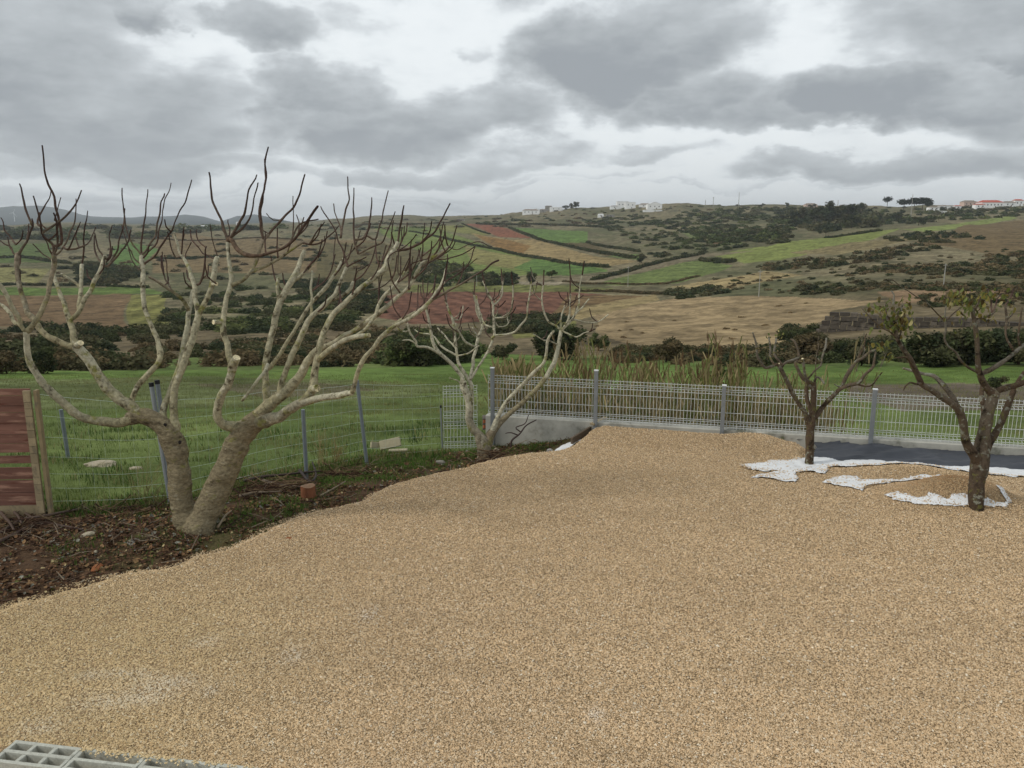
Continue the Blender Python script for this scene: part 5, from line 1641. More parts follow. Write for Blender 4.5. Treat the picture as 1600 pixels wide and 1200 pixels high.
SOILP = [(-40, 975), (-40, 800), (85, 800), (200, 792), (290, 780), (390, 752), (482, 730), (573, 712), (640, 708), (700, 703), (780, 696), (860, 676), (890, 700), (850, 712), (700, 760), (620, 790), (480, 835), (350, 890), (210, 930), (60, 970)]
M_LIT = mat('dead_leaf_litter', attr=True, var=.3, scale=40, rough=.95, spec=.1)
LEAFV = np.array([[-.5, -.3, .1], [.1, -.45, 0], [.6, -.1, .15], [.3, .4, .05], [-.35, .42, .16], [0, 0, -.05]])
LEAFT = np.array([[0, 1, 5], [1, 2, 5], [2, 3, 5], [3, 4, 5], [4, 0, 5]])
X, Y = soil_points(110000, SOILP)
dens = fbm(X / .3, Y / .3, 401)
k = rng.uniform(0, 1, len(X)) < sstep(dens, .30, .55) * (1 - .45 * sstep(Y, 9.5, 11.5))
X, Y = X[k], Y[k]; n = len(X)
pal = np.array([rgb(96, 72, 54), rgb(116, 88, 64), rgb(72, 54, 42), rgb(140, 112, 80), rgb(124, 122, 110), rgb(164, 148, 110), rgb(98, 100, 58)])
C = pal[rng.choice(7, n, p=[.30, .22, .25, .1, .06, .04, .03])] * rng.uniform(.7, 1.2, (n, 1))
s_ = rng.lognormal(math.log(.021), .5, n)
o = scatter('leaf_litter', LEAFV, None, LEAFT, np.stack([X, Y, grid_h(SZ, X, Y) + rng.uniform(.0, .03, n)], 1), rand_rot(n, .9), np.minimum(s_, .06), C, M_LIT, vjit=.15)
tag(o, 'dead leaves and bark crumbs over the dark soil', kind='stuff')

# fallen twigs, uncountable small ones
mb = MB()
for _ in range(420):
    i = random.randrange(n)
    p = np.array([X[i], Y[i], float(grid_h(SZ, X[i], Y[i])) + .02 + random.random() * .03])
    a = random.uniform(0, math.pi); L_ = random.uniform(.05, .28)
    dv = np.array([math.cos(a), math.sin(a), random.uniform(-.15, .35)]) * L_
    c = random.choice([rgb(86, 70, 58), rgb(120, 108, 92), rgb(60, 46, 40)])
    m_ = p + dv * .5 + np.array([0, 0, random.uniform(-.01, .02)])
    r_ = random.uniform(.002, .006)
    mb.rod(p, m_, r_, 4, col=c); mb.rod(m_, p + dv, r_, 4, r_ * .6, col=c)
o = mb.build('twig_litter', M_LIT); tag(o, 'thin broken twigs littering the soil under the fig tree', kind='stuff')


def fallen_branch(pts, w, label, col=rgb(84, 68, 58), up=.03, group='pruned branches lying on the soil'):
    P = []
    for k, (x, y) in enumerate(pts):
        q = G(x, y); z = float(grid_h(SZ, q[0], q[1])) + up; P.append(G(x, y, z))
    R = [w / 2 / F * 9 * (1 - .5 * k / (len(P) - 1)) for k in range(len(P))]
    P, R = catmull(P, R, .04)
    mb = MB(); tube(mb, P, R, col, col * .8, 7, .12, seed=random.randint(1, 90))
    o = mb.build('fallen_branch', M_SHOOT, None, smooth=True)
    tag(o, label, 'branch', group)


fallen_branch([(0, 832), (35, 812), (70, 806), (110, 798), (150, 792), (172, 796)], 5, 'long thin pruned branch arching before the plank fence toward the wire fence', up=.05)
fallen_branch([(-10, 850), (20, 836), (60, 818), (100, 822), (130, 828)], 6, 'brown pruned branch lying on the soil below the plank fence')
fallen_branch([(0, 800), (14, 815), (22, 828)], 6, 'short dark stick leaning at the foot of the plank fence at the left edge', up=.08)
fallen_branch([(18, 795), (28, 806), (34, 818)], 5, 'second short dark stick right of the leftmost one by the plank fence', up=.09)
fallen_branch([(40, 802), (56, 812)], 4, 'tiny dark twig under the plank fence right end', up=.05)
fallen_branch([(380, 752), (410, 745), (440, 742), (478, 738), (500, 736)], 6, 'dark branch lying along the brush heap right of the big fig tree', rgb(66, 54, 46), .09)
fallen_branch([(372, 748), (400, 748), (440, 758), (492, 762)], 7, 'greyish branch lying in front of the brush heap', rgb(110, 98, 84), .04)
fallen_branch([(468, 735), (484, 752), (494, 742), (488, 722)], 6, 'crooked dark branch stub beside the orange stump', rgb(52, 42, 38), .09)
fallen_branch([(500, 775), (520, 764), (540, 752)], 4, 'thin pale stick lying right of the orange stump', rgb(130, 116, 92), .03)
fallen_branch([(375, 775), (400, 770), (440, 768)], 6, 'pale branch on the soil between big fig tree and stump', rgb(120, 106, 88), .03)
fallen_branch([(300, 828), (330, 812), (345, 806)], 4, 'light thin stick in front of the big fig tree foot', rgb(136, 120, 96), .03)
fallen_branch([(340, 824), (352, 806), (362, 798)], 4, 'light thin stick leaning against the right side of the big fig tree foot', rgb(136, 120, 96), .05)
# standing bare twig by the concrete wall
for k, (pts, lab) in enumerate([([(800, 688, 3.6), (812, 678, 3), (822, 665, 2.6), (838, 656, 2)], 'bare dark twig sprouting in front of the concrete wall')]):
    T = Tree('bare_sprout', lab, 'twig', G(798, 700, -.36), 12.6, M_SHOOT, seed=77)
    T.limb([(798, 700, 4)] + pts, d0=12.6, c0=SH, c1=SH, sides=6, name='stem')
    T.limb([(812, 678, 2.6), (806, 668, 2.4), (820, 662, 2), (826, 648, 1.6)], c0=SH, c1=SH, sides=5, name='twig')
    T.limb([(808, 680, 2.6), (798, 676, 2.2), (790, 677, 1.6)], c0=SH, c1=SH, sides=5, name='twig')

# grass blades ---------------------------------------------------------
BLV = np.array([[-.06, 0, 0], [.06, 0, 0], [.045, .12, .55], [-.045, .12, .55], [0, .42, 1.0]])
BLQ = np.array([[0, 1, 2, 3]]); BLT = np.array([[3, 2, 4]])
M_GRASS = mat('grass_blades', attr=True, var=.2, scale=3, rough=.75, spec=.2, trans=.25)


def blades(name, X, Y, Zb, h, cols, label):
    n = len(X)
    a = rng.uniform(0, 2 * math.pi, n)
    R = np.zeros((n, 3, 3)); R[:, 0, 0] = np.cos(a); R[:, 0, 1] = -np.sin(a); R[:, 1, 0] = np.sin(a); R[:, 1, 1] = np.cos(a); R[:, 2, 2] = 1
    hh = h * rng.uniform(.5, 1.3, n)
    Sc = np.stack([hh * rng.uniform(.7, 1.4, n) * .8 + .004, hh * rng.uniform(.3, 1.6, n), hh], 1)
    o = scatter(name, BLV, BLQ, BLT, np.stack([X, Y, Zb], 1), R, Sc, cols, M_GRASS)
    return tag(o, label, kind='stuff')


# meadow grass behind the fences
n = 330000
Y = 8.6 + (40 - 8.6) * rng.uniform(0, 1, n) ** 1.9
X = rng.uniform(-.80, .82, n) * (Y + .8)
dd = polydist(YARD, X, Y)
k = (dd < -.02) & (rng.uniform(0, 1, n) < .35 + .65 * sstep(fbm(X / .9, Y / .9, 411), .35, .6))
X, Y = X[k], Y[k]; n = len(X)
dist = sstep(Y, 9, 30)
pn = fbm(X / 2.5, Y / 4.5, 413)[:, None]; pn2 = fbm(X / .5, Y / .6, 417)[:, None]
C = rgb(82, 102, 48) * (1 - pn2) + rgb(128, 138, 78) * pn2
tm = sstep(pn, .48, .66) * .65
C = C * (1 - tm) + rgb(134, 124, 80) * tm
# mauve strip of dead grass
rowpx = 600 + F * np.tan(np.arctan2(CAM_H - ground(X, Y), Y) - PITCH)
tm = (sstep(Y, 19, 23) * (1 - sstep(Y, 31, 36)) * sstep(-X / Y, -.02, .12) * .35)[:, None]
C = C * (1 - tm) + rgb(110, 98, 72) * tm
C *= rng.uniform(.75, 1.25, (n, 1))
hgt = .035 + .03 * fbm(X / .8, Y / .8, 419) + .035 * dist
blades('meadow_grass', X, Y, ground(X, Y) - .01, hgt, C, 'short green meadow grass beyond the fences')

n = 26000
Yt = rng.uniform(8.7, 16, n); Xt = rng.uniform(-.80, .1, n) * (Yt + .8)
k = (polydist(YARD, Xt, Yt) < -.05) & (fbm(Xt / .55, Yt / .55, 441) > .56)
Xt, Yt = Xt[k], Yt[k]; n = len(Xt)
Ct = np.where(rng.uniform(0, 1, (n, 1)) < .8, rgb(72, 94, 42), rgb(138, 130, 88)) * rng.uniform(.7, 1.3, (n, 1))
blades('meadow_tussocks', Xt, Yt, ground(Xt, Yt) - .01, np.full(n, .10), Ct, 'darker longer tussocks in the near meadow behind the wire fence')

# grass growing in the soil strip
X, Y = soil_points(420000, [(95, 815), (95, 800), (290, 780), (390, 752), (482, 730), (573, 710), (700, 700), (870, 676), (880, 704), (740, 750), (620, 785), (480, 830), (350, 880), (300, 890), (210, 900), (80, 890), (60, 830)])
g_ = grid_h(grassy, X, Y)
spots = np.zeros(len(X))
for (px, py, rx, ry, w) in [(440, 790, 50, 18, 1), (400, 808, 40, 14, .8), (510, 738, 40, 22, 1.1), (560, 728, 60, 14, 1), (640, 712, 60, 12, 1.2), (720, 708, 50, 8, .9), (600, 740, 60, 10, .5), (110, 858, 40, 10, .35), (120, 870, 20, 8, .4), (320, 790, 20, 30, .6), (220, 800, 60, 10, .35), (150, 800, 60, 8, .5), (820, 700, 40, 10, 1), (690, 702, 90, 9, 1)]:
    c = SG(px, py); a = SG(px + rx, py); bb = SG(px, py - ry)
    spots = np.maximum(spots, w * np.exp(-((X - c[0]) / (a[0] - c[0])) ** 2 - ((Y - c[1]) / (bb[1] - c[1])) ** 2))
k = rng.uniform(0, 1, len(X)) < np.clip(spots, 0, 1) * .8 * sstep(fbm(X / .12, Y / .12, 431), .3, .6) + .015
X, Y = X[k], Y[k]; n = len(X)
C = rgb(84, 112, 46) * rng.uniform(.6, 1.3, (n, 1)); kk = rng.uniform(0, 1, n) < .12; C[kk] = rgb(140, 128, 84) * .9
blades('weed_grass', X, Y, grid_h(SZ, X, Y) - .005, np.full(n, .055), C, 'tufts of weeds and grass along the soil strip')

# dry grass and weeds along the foot of the fences
X = np.interp(rng.uniform(0, tot, 5200), cum, [p[0] for p in line]); k_ = rng.uniform(0, tot, 5200)
u = rng.uniform(0, tot, 7000)
X = np.interp(u, cum, [p[0] for p in line]) + rng.normal(0, .10, 7000); Y = np.interp(u, cum, [p[1] for p in line]) + rng.normal(.05, .14, 7000)
C = np.where(rng.uniform(0, 1, (7000, 1)) < .55, rgb(78, 110, 40), rgb(140, 128, 88)) * rng.uniform(.6, 1.2, (7000, 1))
blades('fence_foot_grass', X, Y, np.maximum(grid_h(SZ, X, Y), ground(X, Y)) - .02, np.full(7000, .09), C, 'longer grass growing along the foot of the wire fence')


def weed(px, py, h, spread, nst, label, col, seed, z=None):
    r = random.Random(seed)
    q = at(px, py) if z is None else G(px, py, z)
    mb = MB()
    for _ in range(nst):
        a = r.uniform(0, 6.28); L_ = h * r.uniform(.5, 1.1); t = r.uniform(0, spread)
        p = q + np.array([r.gauss(0, .05), r.gauss(0, .05), -.02]); dv = np.array([math.cos(a) * t, math.sin(a) * t, 1.0])
        dv /= np.linalg.norm(dv)
        pts = [p]
        for s in range(4):
            dv = dv + np.array([r.gauss(0, .12), r.gauss(0, .12), -.03]); dv /= np.linalg.norm(dv)
            pts.append(pts[-1] + dv * L_ / 4)
        for s in range(4):
            mb.rod(pts[s], pts[s + 1], .0032 - .0006 * s, 4, .0026 - .0005 * s, col=col * r.uniform(.7, 1.2))
            if s > 0:
                for _2 in range(2):
                    e = pts[s] + (dv + np.array([r.gauss(0, .7), r.gauss(0, .7), r.gauss(.2, .4)])) * L_ * .14
                    mb.rod(pts[s], e, .0018, 3, .001, col=col)
    o = mb.build('dry_weed', M_LIT)
    tag(o, label, 'weed', 'dry weeds by the wire fence')


for a in [(225, 775, .55, .8, 16, 'dry branching weed left of the leaning posts behind the netting', rgb(132, 124, 84), 1, 0.0), (245, 785, .35, 1.2, 10, 'low dry weed at the foot of the leaning posts', rgb(110, 100, 72), 2, 0.0),
          (505, 722, .5, .7, 16, 'dry straw coloured weed behind the netting right of the middle post', rgb(146, 134, 92), 3, -.12), (525, 718, .4, .8, 14, 'dry weed bush nearer the leaning fence post', rgb(140, 118, 82), 4, -.12),
          (450, 735, .4, .6, 8, 'sparse pale weed stems left of the middle post', rgb(136, 134, 92), 5, -.1), (648, 690, .25, .9, 14, 'dark green leafy weed left of the loose mesh panel', rgb(50, 74, 36), 6, -.3),
          (395, 745, .35, .8, 8, 'pale weed stems right of the big fig trunk', rgb(140, 132, 96), 7, -.08), (785, 672, .3, .8, 12, 'dry brown weed at the end of the concrete wall', rgb(120, 104, 76), 8, -.3)]:
    weed(*a)

# brush heap right of the big fig tree
def brush(label, px, py, rx, ry, h, nst, seed):
    r = random.Random(seed); mb = MB()
    c = G(px, py); a = G(px + rx, py); bb = G(px, py - ry)
    for _ in range(nst):
        x = c[0] + r.gauss(0, .5) * (a[0] - c[0]); y = c[1] + r.gauss(0, .5) * (bb[1] - c[1])
        z = float(grid_h(SZ, x, y)) + abs(r.gauss(0, .5)) * h
        an = r.gauss(.1, .6); L_ = r.uniform(.1, .45)
        dv = np.array([math.cos(an), math.sin(an) * .6, r.gauss(.05, .25)]) * L_
        cc = r.choice([rgb(78, 58, 46), rgb(58, 42, 36), rgb(104, 84, 64), rgb(128, 110, 84)])
        p = np.array([x, y, z]) - dv / 2; m_ = p + dv * .5 + [0, 0, r.gauss(0, .02)]
        q = r.uniform(.002, .0065)
        mb.rod(p, m_, q, 5, col=cc); mb.rod(m_, p + dv, q, 5, q * .6, col=cc)
    o = mb.build('brush_heap', M_LIT); tag(o, label, 'brush heap', 'heaps of dead brush')
brush('low heap of dead brown twigs between the big fig tree and the stump', 430, 755, 75, 14, .12, 230, 5)
brush('tangle of dead twigs below the plank fence at the left edge', 50, 822, 70, 12, .08, 110, 6)
brush('small tangle of brown roots left of the big fig tree foot', 190, 800, 60, 8, .06, 60, 8)
brush('brown bramble tangle behind the stump under the dry weeds', 535, 722, 30, 8, .14, 110, 9)
brush('dead twigs and debris at the foot of the small fig tree', 775, 690, 28, 8, .2, 160, 10)

# ------------------------------------------------------------------ reeds beyond the wall
def reeds():
    r = random.Random(9); mb = MB()
    def one(px, base_y, Y, h, lean, c, plume, w=.007):
        q = qx(px, 560); x = q * Y; z = float(ground(x, Y)) - .05
        p = np.array([x, Y, z]); L_ = h / 5
        dv = np.array([lean * .5, r.gauss(0, .06), 1.0]); dv /= np.linalg.norm(dv)
        for s in range(5):
            dv = dv + np.array([lean * .09, 0, -.01]); dv /= np.linalg.norm(dv)
            e = p + dv * L_
            mb.rod(p, e, w * (1 - .12 * s), 4, w * (.88 - .12 * s), col=c * r.uniform(.8, 1.15)); p = e
            if r.random() < .8:           # strap leaf
                a = r.uniform(-1, 1); ll = r.uniform(.18, .5)
                t1 = p + np.array([a * ll * .35, r.gauss(0, .08), ll * .75]); t2 = t1 + np.array([a * ll * .4, 0, ll * .05])
                ww = .013
                cl = (rgb(118, 122, 70) if r.random() < .35 else rgb(158, 142, 102)) * r.uniform(.7, 1.15)
                mb.add([p + [-ww, 0, 0], p + [ww, 0, 0], t1 + [ww * .8, 0, 0], t1 + [-ww * .8, 0, 0], t2], [[0, 1, 2, 3]], [[3, 2, 4]], col=cl)
        if plume is not None:
            for _ in range(16):
                a = p + dv * r.uniform(-.05, .30) + np.array([r.gauss(0, .012), r.gauss(0, .012), 0])
                e = a + np.array([lean * .06 + r.gauss(0, .018), r.gauss(0, .018), r.uniform(.08, .15)])
                mb.rod(a, e, .006, 3, .001, col=plume * r.uniform(.75, 1.2))
    straw = rgb(160, 146, 108); grey = rgb(152, 152, 136); br = rgb(126, 100, 72); green = rgb(128, 128, 62)
    # grey straw thicket seen through the mesh
    for _ in range(3000):
        px = r.uniform(775, 1215) if r.random() < .93 else r.uniform(1215, 1300)
        Y = r.uniform(13.9, 15.6)
        one(px, 600, Y, r.uniform(.75, 1.15), r.gauss(0, .12), (grey if r.random() < .7 else straw) * r.uniform(.7, 1.35), None, .0065)
    # tall stalks over the fence: (column range, top row range)
    for (x0, x1, t0, t1, n_, lean, plume) in [(860, 1000, 552, 592, 84, .28, br), (800, 870, 556, 595, 60, -.1, None), (1000, 1100, 564, 594, 34, -.22, br), (1075, 1130, 550, 590, 40, -.15, br), (1140, 1170, 535, 590, 46, .02, br),
                                              (1112, 1135, 505, 560, 9, -.12, br), (880, 960, 530, 560, 26, -.18, rgb(160, 140, 104)), (1000, 1010, 548, 560, 4, -.3, br), (1300, 1340, 528, 590, 8, .25, rgb(140, 130, 110)), (960, 1170, 580, 597, 90, 0, None), (1170, 1300, 586, 600, 60, 0, None)]:
        for _ in range(n_):
            px = r.uniform(x0, x1); Y = r.uniform(14.2, 17.0); ty = t0 + (t1 - t0) * r.random() ** .6 + 6
            x = qx(px, ty) * Y; zt = CAM_H + Y * sy(ty)
            h = zt - float(ground(x, Y))
            one(px, 600, Y, h, lean * r.uniform(.2, 1.2), r.choice([straw, br, green]) * r.uniform(.7, 1.1), plume if plume is not None and r.random() < .4 else None)
    o = mb.build('reeds', M_GRASS)
    tag(o, 'dense bed of tall dry reeds growing behind the mesh fence', kind='stuff')


reeds()

# ------------------------------------------------------------------ far vegetation
def bush_proto(nl=110, seed=1, dome=True, ls=1.0):
    r = np.random.default_rng(seed)
    # lumpy dome of overlapping leaf clumps
    th = r.uniform(0, 2 * math.pi, nl); ph = np.arccos(r.uniform(-.1 if dome else -1, 1, nl)); rad = r.uniform(.62, 1.05, nl) * (1 + .25 * np.sin(th * 3 + seed) * np.sin(ph * 2))
    P = np.stack([np.cos(th) * np.sin(ph) * rad, np.sin(th) * np.sin(ph) * rad, np.cos(ph) * rad], 1)
    s = r.uniform(.16, .34, nl) * ls
    V = []; T_ = []
    for i in range(nl):
        d1 = r.normal(0, 1, 3); d1 /= np.linalg.norm(d1); d2 = np.cross(d1, r.normal(0, 1, 3)); d2 /= np.linalg.norm(d2)
        b = len(V)
        V += [P[i] + d1 * s[i], P[i] - d1 * s[i] * .6 + d2 * s[i] * .8, P[i] - d1 * s[i] * .6 - d2 * s[i] * .8]
        T_.append([b, b + 1, b + 2])
    # core
    k = len(V)
    cv = OCT_V * .66; 
    V += list(cv); T_ += list(OCT_T + k)
    return np.array(V), np.array(T_)


PROTOS = [bush_proto(90, s) for s in range(4)]
PROTOS_FINE = [bush_proto(420, s, True, .55) for s in range(4)]
M_SCRUB = mat('evergreen_scrub', attr=True, trans=.2, var=.4, scale=1.3, rough=1, spec=.05)
DK = [rgb(70, 76, 50), rgb(80, 82, 56), rgb(88, 86, 62), rgb(62, 70, 50)]
BRN = [rgb(104, 92, 68), rgb(114, 100, 74), rgb(94, 86, 62), rgb(84, 80, 58)]
GRN = [rgb(82, 92, 56), rgb(94, 100, 62), rgb(74, 84, 54)]


def scrub(name, regions, label, protos=None):
    PR = protos or PROTOS
    """regions: (polygon px, number, radius m lo, hi, palette, flatness)"""
    groups = {k: [] for k in range(4)}
    for (poly, nb, r0, r1, pal_, fl) in regions:
        P = wpoly(poly, 3)
        pp = np.array(poly, float); made = 0; tries = 0
        while made < nb and tries < nb * 30:
            tries += 1
            px = random.uniform(pp[:, 0].min(), pp[:, 0].max()); py = random.uniform(pp[:, 1].min(), pp[:, 1].max())
            if not inside(pp, np.array([px]), np.array([py]))[0]: continue
            w = at(px, py)
            rr = random.uniform(r0, r1)
            if float(fbm(np.array([w[0] / (r1 * 4)]), np.array([w[1] / (r1 * 4)]), 501)[0]) < random.uniform(.25, .6): continue
            groups[random.randrange(4)].append((w, rr, random.choice(pal_) * random.uniform(.75, 1.25), fl)); made += 1
    Vs = []; Ts = []; Cs = []; off = 0
    for k, g in groups.items():
        if not g: continue
        P = np.array([a[0] for a in g]); R_ = np.array([a[1] for a in g]); C = np.array([a[2] for a in g]); fl = np.array([a[3] for a in g])
        a = rng.uniform(0, 6.28, len(g)); R = np.zeros((len(g), 3, 3)); R[:, 0, 0] = np.cos(a); R[:, 0, 1] = -np.sin(a); R[:, 1, 0] = np.sin(a); R[:, 1, 1] = np.cos(a); R[:, 2, 2] = 1
        V, _, T_, C_ = scatter('', PR[k][0], None, PR[k][1], P, R, np.stack([R_ * rng.uniform(.9, 1.5, len(g)), R_ * rng.uniform(.8, 1.2, len(g)), R_ * fl], 1), C, None, build=False)
        Vs.append(V); Ts.append(T_ + off); Cs.append(C_); off += len(V)
    me = np_mesh(name, np.vstack(Vs), None, np.vstack(Ts), np.vstack(Cs))
    o = link(name, me, M_SCRUB)
    return tag(o, label, kind='stuff')


scrub('valley_scrub', [
    ([(-150, 525), (120, 520), (300, 525), (620, 545), (620, 572), (300, 578), (-150, 580)], 190, .5, 1.3, BRN + BRN + DK, .7),
    ([(-150, 510), (100, 514), (250, 512), (300, 530), (100, 555), (-150, 552)], 80, 1.0, 2.0, DK, .7),
    ([(262, 450), (340, 446), (480, 452), (540, 470), (560, 510), (440, 520), (262, 516)], 140, 1.3, 2.8, DK + GRN, .6),
    ([(120, 415), (215, 418), (225, 440), (130, 445)], 80, 2.5, 4.0, DK, .7),
    ([(440, 440), (560, 438), (600, 460), (580, 490), (500, 480)], 120, 1.5, 3, DK, .7),
    ([(330, 520), (600, 510), (640, 530), (620, 552), (360, 560)], 80, .6, 1.6, BRN + DK, .6),
    ([(620, 520), (700, 520), (760, 545), (700, 570), (610, 572)], 110, .8, 1.6, DK + GRN, .8),
    ([(760, 498), (840, 490), (900, 500), (860, 518), (780, 525)], 60, 1.0, 1.8, DK, .7),
    ([(960, 540), (1100, 548), (1260, 545), (1300, 566), (1180, 574), (960, 566)], 170, .35, .9, BRN + DK, .7),
    ([(1300, 542), (1450, 538), (1620, 534), (1650, 562), (1450, 568), (1300, 560)], 150, .5, 1.2, DK, .9),
    ([(1215, 515), (1270, 512), (1290, 545), (1230, 548)], 30, .5, 1.0, DK, .8),
], 'low scrub and brambles filling the valley floor', PROTOS_FINE)
scrub('hillside_scrub', [
    ([(660, 410), (700, 412), (760, 430), (800, 432), (800, 445), (700, 448), (640, 436)], 110, 2.0, 3.4, DK + GRN, .8),
    ([(1030, 455), (1110, 448), (1140, 458), (1060, 468)], 60, .9, 1.7, DK, .6),
    ([(1090, 405), (1150, 408), (1140, 412), (1100, 411)], 30, 1.4, 2.2, DK, .7),
    ([(1180, 415), (1300, 400), (1440, 382), (1480, 388), (1330, 415), (1200, 428)], 150, .8, 1.9, DK + BRN, .7),
    ([(1370, 372), (1450, 362), (1540, 372), (1500, 380), (1380, 378)], 60, 1.0, 2.4, DK, .8),
    ([(1330, 418), (1600, 412), (1640, 436), (1340, 426)], 170, .8, 1.7, DK + BRN, .6),
    ([(1250, 440), (1500, 444), (1640, 446), (1600, 456), (1250, 452)], 130, .6, 1.3, DK + BRN, .6),
    ([(1130, 430), (1600, 388), (1640, 440), (1260, 460), (1080, 455)], 160, .4, 1.1, BRN + DK, .6),
    ([(1240, 450), (1330, 452), (1330, 462), (1240, 460)], 30, .7, 1.4, DK, .6),
    ([(1440, 462), (1640, 458), (1640, 476), (1440, 480)], 90, .5, 1.0, DK + BRN, .7),
    ([(1540, 400), (1640, 392), (1640, 420), (1540, 425)], 80, .9, 1.8, BRN + DK, .6),
    ([(930, 500), (1280, 470), (1290, 500), (1100, 545), (930, 530)], 16, .3, .5, [rgb(118, 100, 72), rgb(128, 110, 80)], .55),
    ([(1010, 345), (1180, 332), (1240, 345), (1230, 372), (1130, 378), (1020, 352)], 230, 2, 5.0, GRN + DK, .55),
    ([(960, 360), (1060, 345), (1100, 362), (1240, 378), (1120, 392), (1000, 388)], 150, 1.6, 3.4, DK + GRN, .6),
    ([(900, 345), (1000, 335), (1040, 345), (960, 360)], 80, 2.5, 5, GRN + DK, .5),
    ([(1235, 332), (1350, 326), (1375, 352), (1300, 364), (1238, 356)], 80, 3.5, 7.5, DK, .9),
    ([(1050, 330), (1240, 324), (1300, 332), (1200, 345), (1060, 340)], 110, 3, 7, GRN + DK, .5),
    ([(1380, 325), (1600, 324), (1640, 334), (1500, 345), (1330, 356)], 150, 2.0, 5, DK + GRN, .7),
    ([(700, 338), (830, 331), (960, 322), (1100, 320), (1400, 322), (1400, 328), (1000, 332), (760, 344)], 110, 1.5, 3.6, GRN + DK + BRN, .6),
    ([(460, 345), (900, 340), (940, 352), (460, 362)], 80, 3, 6, GRN + BRN, .45),
    ([(-150, 395), (250, 360), (700, 352), (600, 420), (300, 440), (-150, 440)], 130, 1.5, 3.6, DK + BRN, .5),
    ([(-150, 356), (230, 352), (450, 356), (200, 375), (-150, 385)], 130, 5, 12, DK + GRN, .5),
    ([(990, 400), (1100, 388), (1100, 396), (990, 408)], 14, 1.2, 2.2, DK, .7),
], 'scattered dark scrub over the far hillsides')

# hedges that follow the field edges: one thing each
def hedge(pts, h, label, pal_=DK, wmul=1.0, name='hedge'):
    g = {k: [] for k in range(4)}
    P = [at(x, y) for x, y in pts]
    for a, b in zip(P[:-1], P[1:]):
        L_ = np.linalg.norm((b - a)[:2]); n_ = max(2, int(L_ / (h * .55)))
        for k in range(n_):
            if random.random() < .08: continue
            c = a + (b - a) * (k + random.random()) / n_ + np.array([random.gauss(0, h * .15), random.gauss(0, h * .15), 0])
            c[2] = float(ground(c[0], c[1])); rr = h * random.uniform(.55, 1.1)
            g[random.randrange(4)].append((c, rr, random.choice(pal_) * random.uniform(.8, 1.2)))
    Vs = []; Ts = []; Cs = []; off = 0
    for k, gg in g.items():
        if not gg: continue
        Pn = np.array([a[0] for a in gg]); R_ = np.array([a[1] for a in gg]); C = np.array([a[2] for a in gg])
        V, _, T_, C_ = scatter('', PROTOS[k][0], None, PROTOS[k][1], Pn, np.tile(np.eye(3), (len(gg), 1, 1)), np.stack([R_ * 1.2, R_ * 1.1, R_ * .9], 1), C, None, build=False)
        Vs.append(V); Ts.append(T_ + off); Cs.append(C_); off += len(V)
    o = link(name, np_mesh(name, np.vstack(Vs), None, np.vstack(Ts), np.vstack(Cs)), M_SCRUB)
    tag(o, label, 'hedge', 'hedgerows between the fields')


hedge([(640, 362), (665, 366), (700, 374), (740, 384), (776, 390), (830, 402), (880, 411), (950, 418)], 1.5, 'long dark hedgerow curving down between the green and the ochre field')
hedge([(796, 356), (810, 362), (840, 374), (880, 383), (930, 394), (990, 404)], 1.7, 'hedgerow between the bright green field and the ochre strip')
hedge([(745, 350), (800, 352), (860, 352), (920, 354), (960, 357)], 2.4, 'dark hedge along the top of the bright green field')
hedge([(722, 350), (740, 358), (765, 366)], 1.2, 'short hedge along the left of the upper red field')
hedge([(918, 379), (935, 384), (960, 388), (1000, 394)], 1.6, 'hedge at the right of the dark brown field')
hedge([(926, 438), (960, 430), (1000, 418), (1060, 404), (1098, 397)], 1.5, 'dark hedge beside the sloping farm track', wmul=1)
hedge([(880, 440), (960, 444), (1040, 444), (1090, 432)], .7, 'low brownish hedge under the right green field', BRN)
hedge([(240, 404), (330, 402), (430, 404), (500, 408)], 1.8, 'dark hedge line across the tan slope at left')
hedge([(200, 372), (280, 376), (400, 372), (470, 376)], 1.4, 'thin hedge high on the tan slope behind the big fig tree', BRN)
hedge([(-40, 402), (60, 406), (110, 412)], 2.0, 'hedge crossing the green field at the far left')
hedge([(-60, 446), (60, 446), (140, 446), (230, 450)], 1.2, 'dark hedge above the long narrow green strip at left')
hedge([(900, 455), (960, 456), (1040, 460), (1090, 456)], .9, 'dark brown hedge at the right end of the ploughed red field', BRN)
hedge([(1290, 372), (1340, 366), (1374, 361)], 1.5, 'hedge along the upper edge of the long olive field')
hedge([(1100, 362), (1170, 376), (1200, 378)], 2.0, 'hedge under the dull green field in the middle distance')
hedge([(560, 352), (600, 350), (660, 350), (720, 347)], 1.5, 'thin hedge on the skyline ridge behind the fig tree tops', BRN)

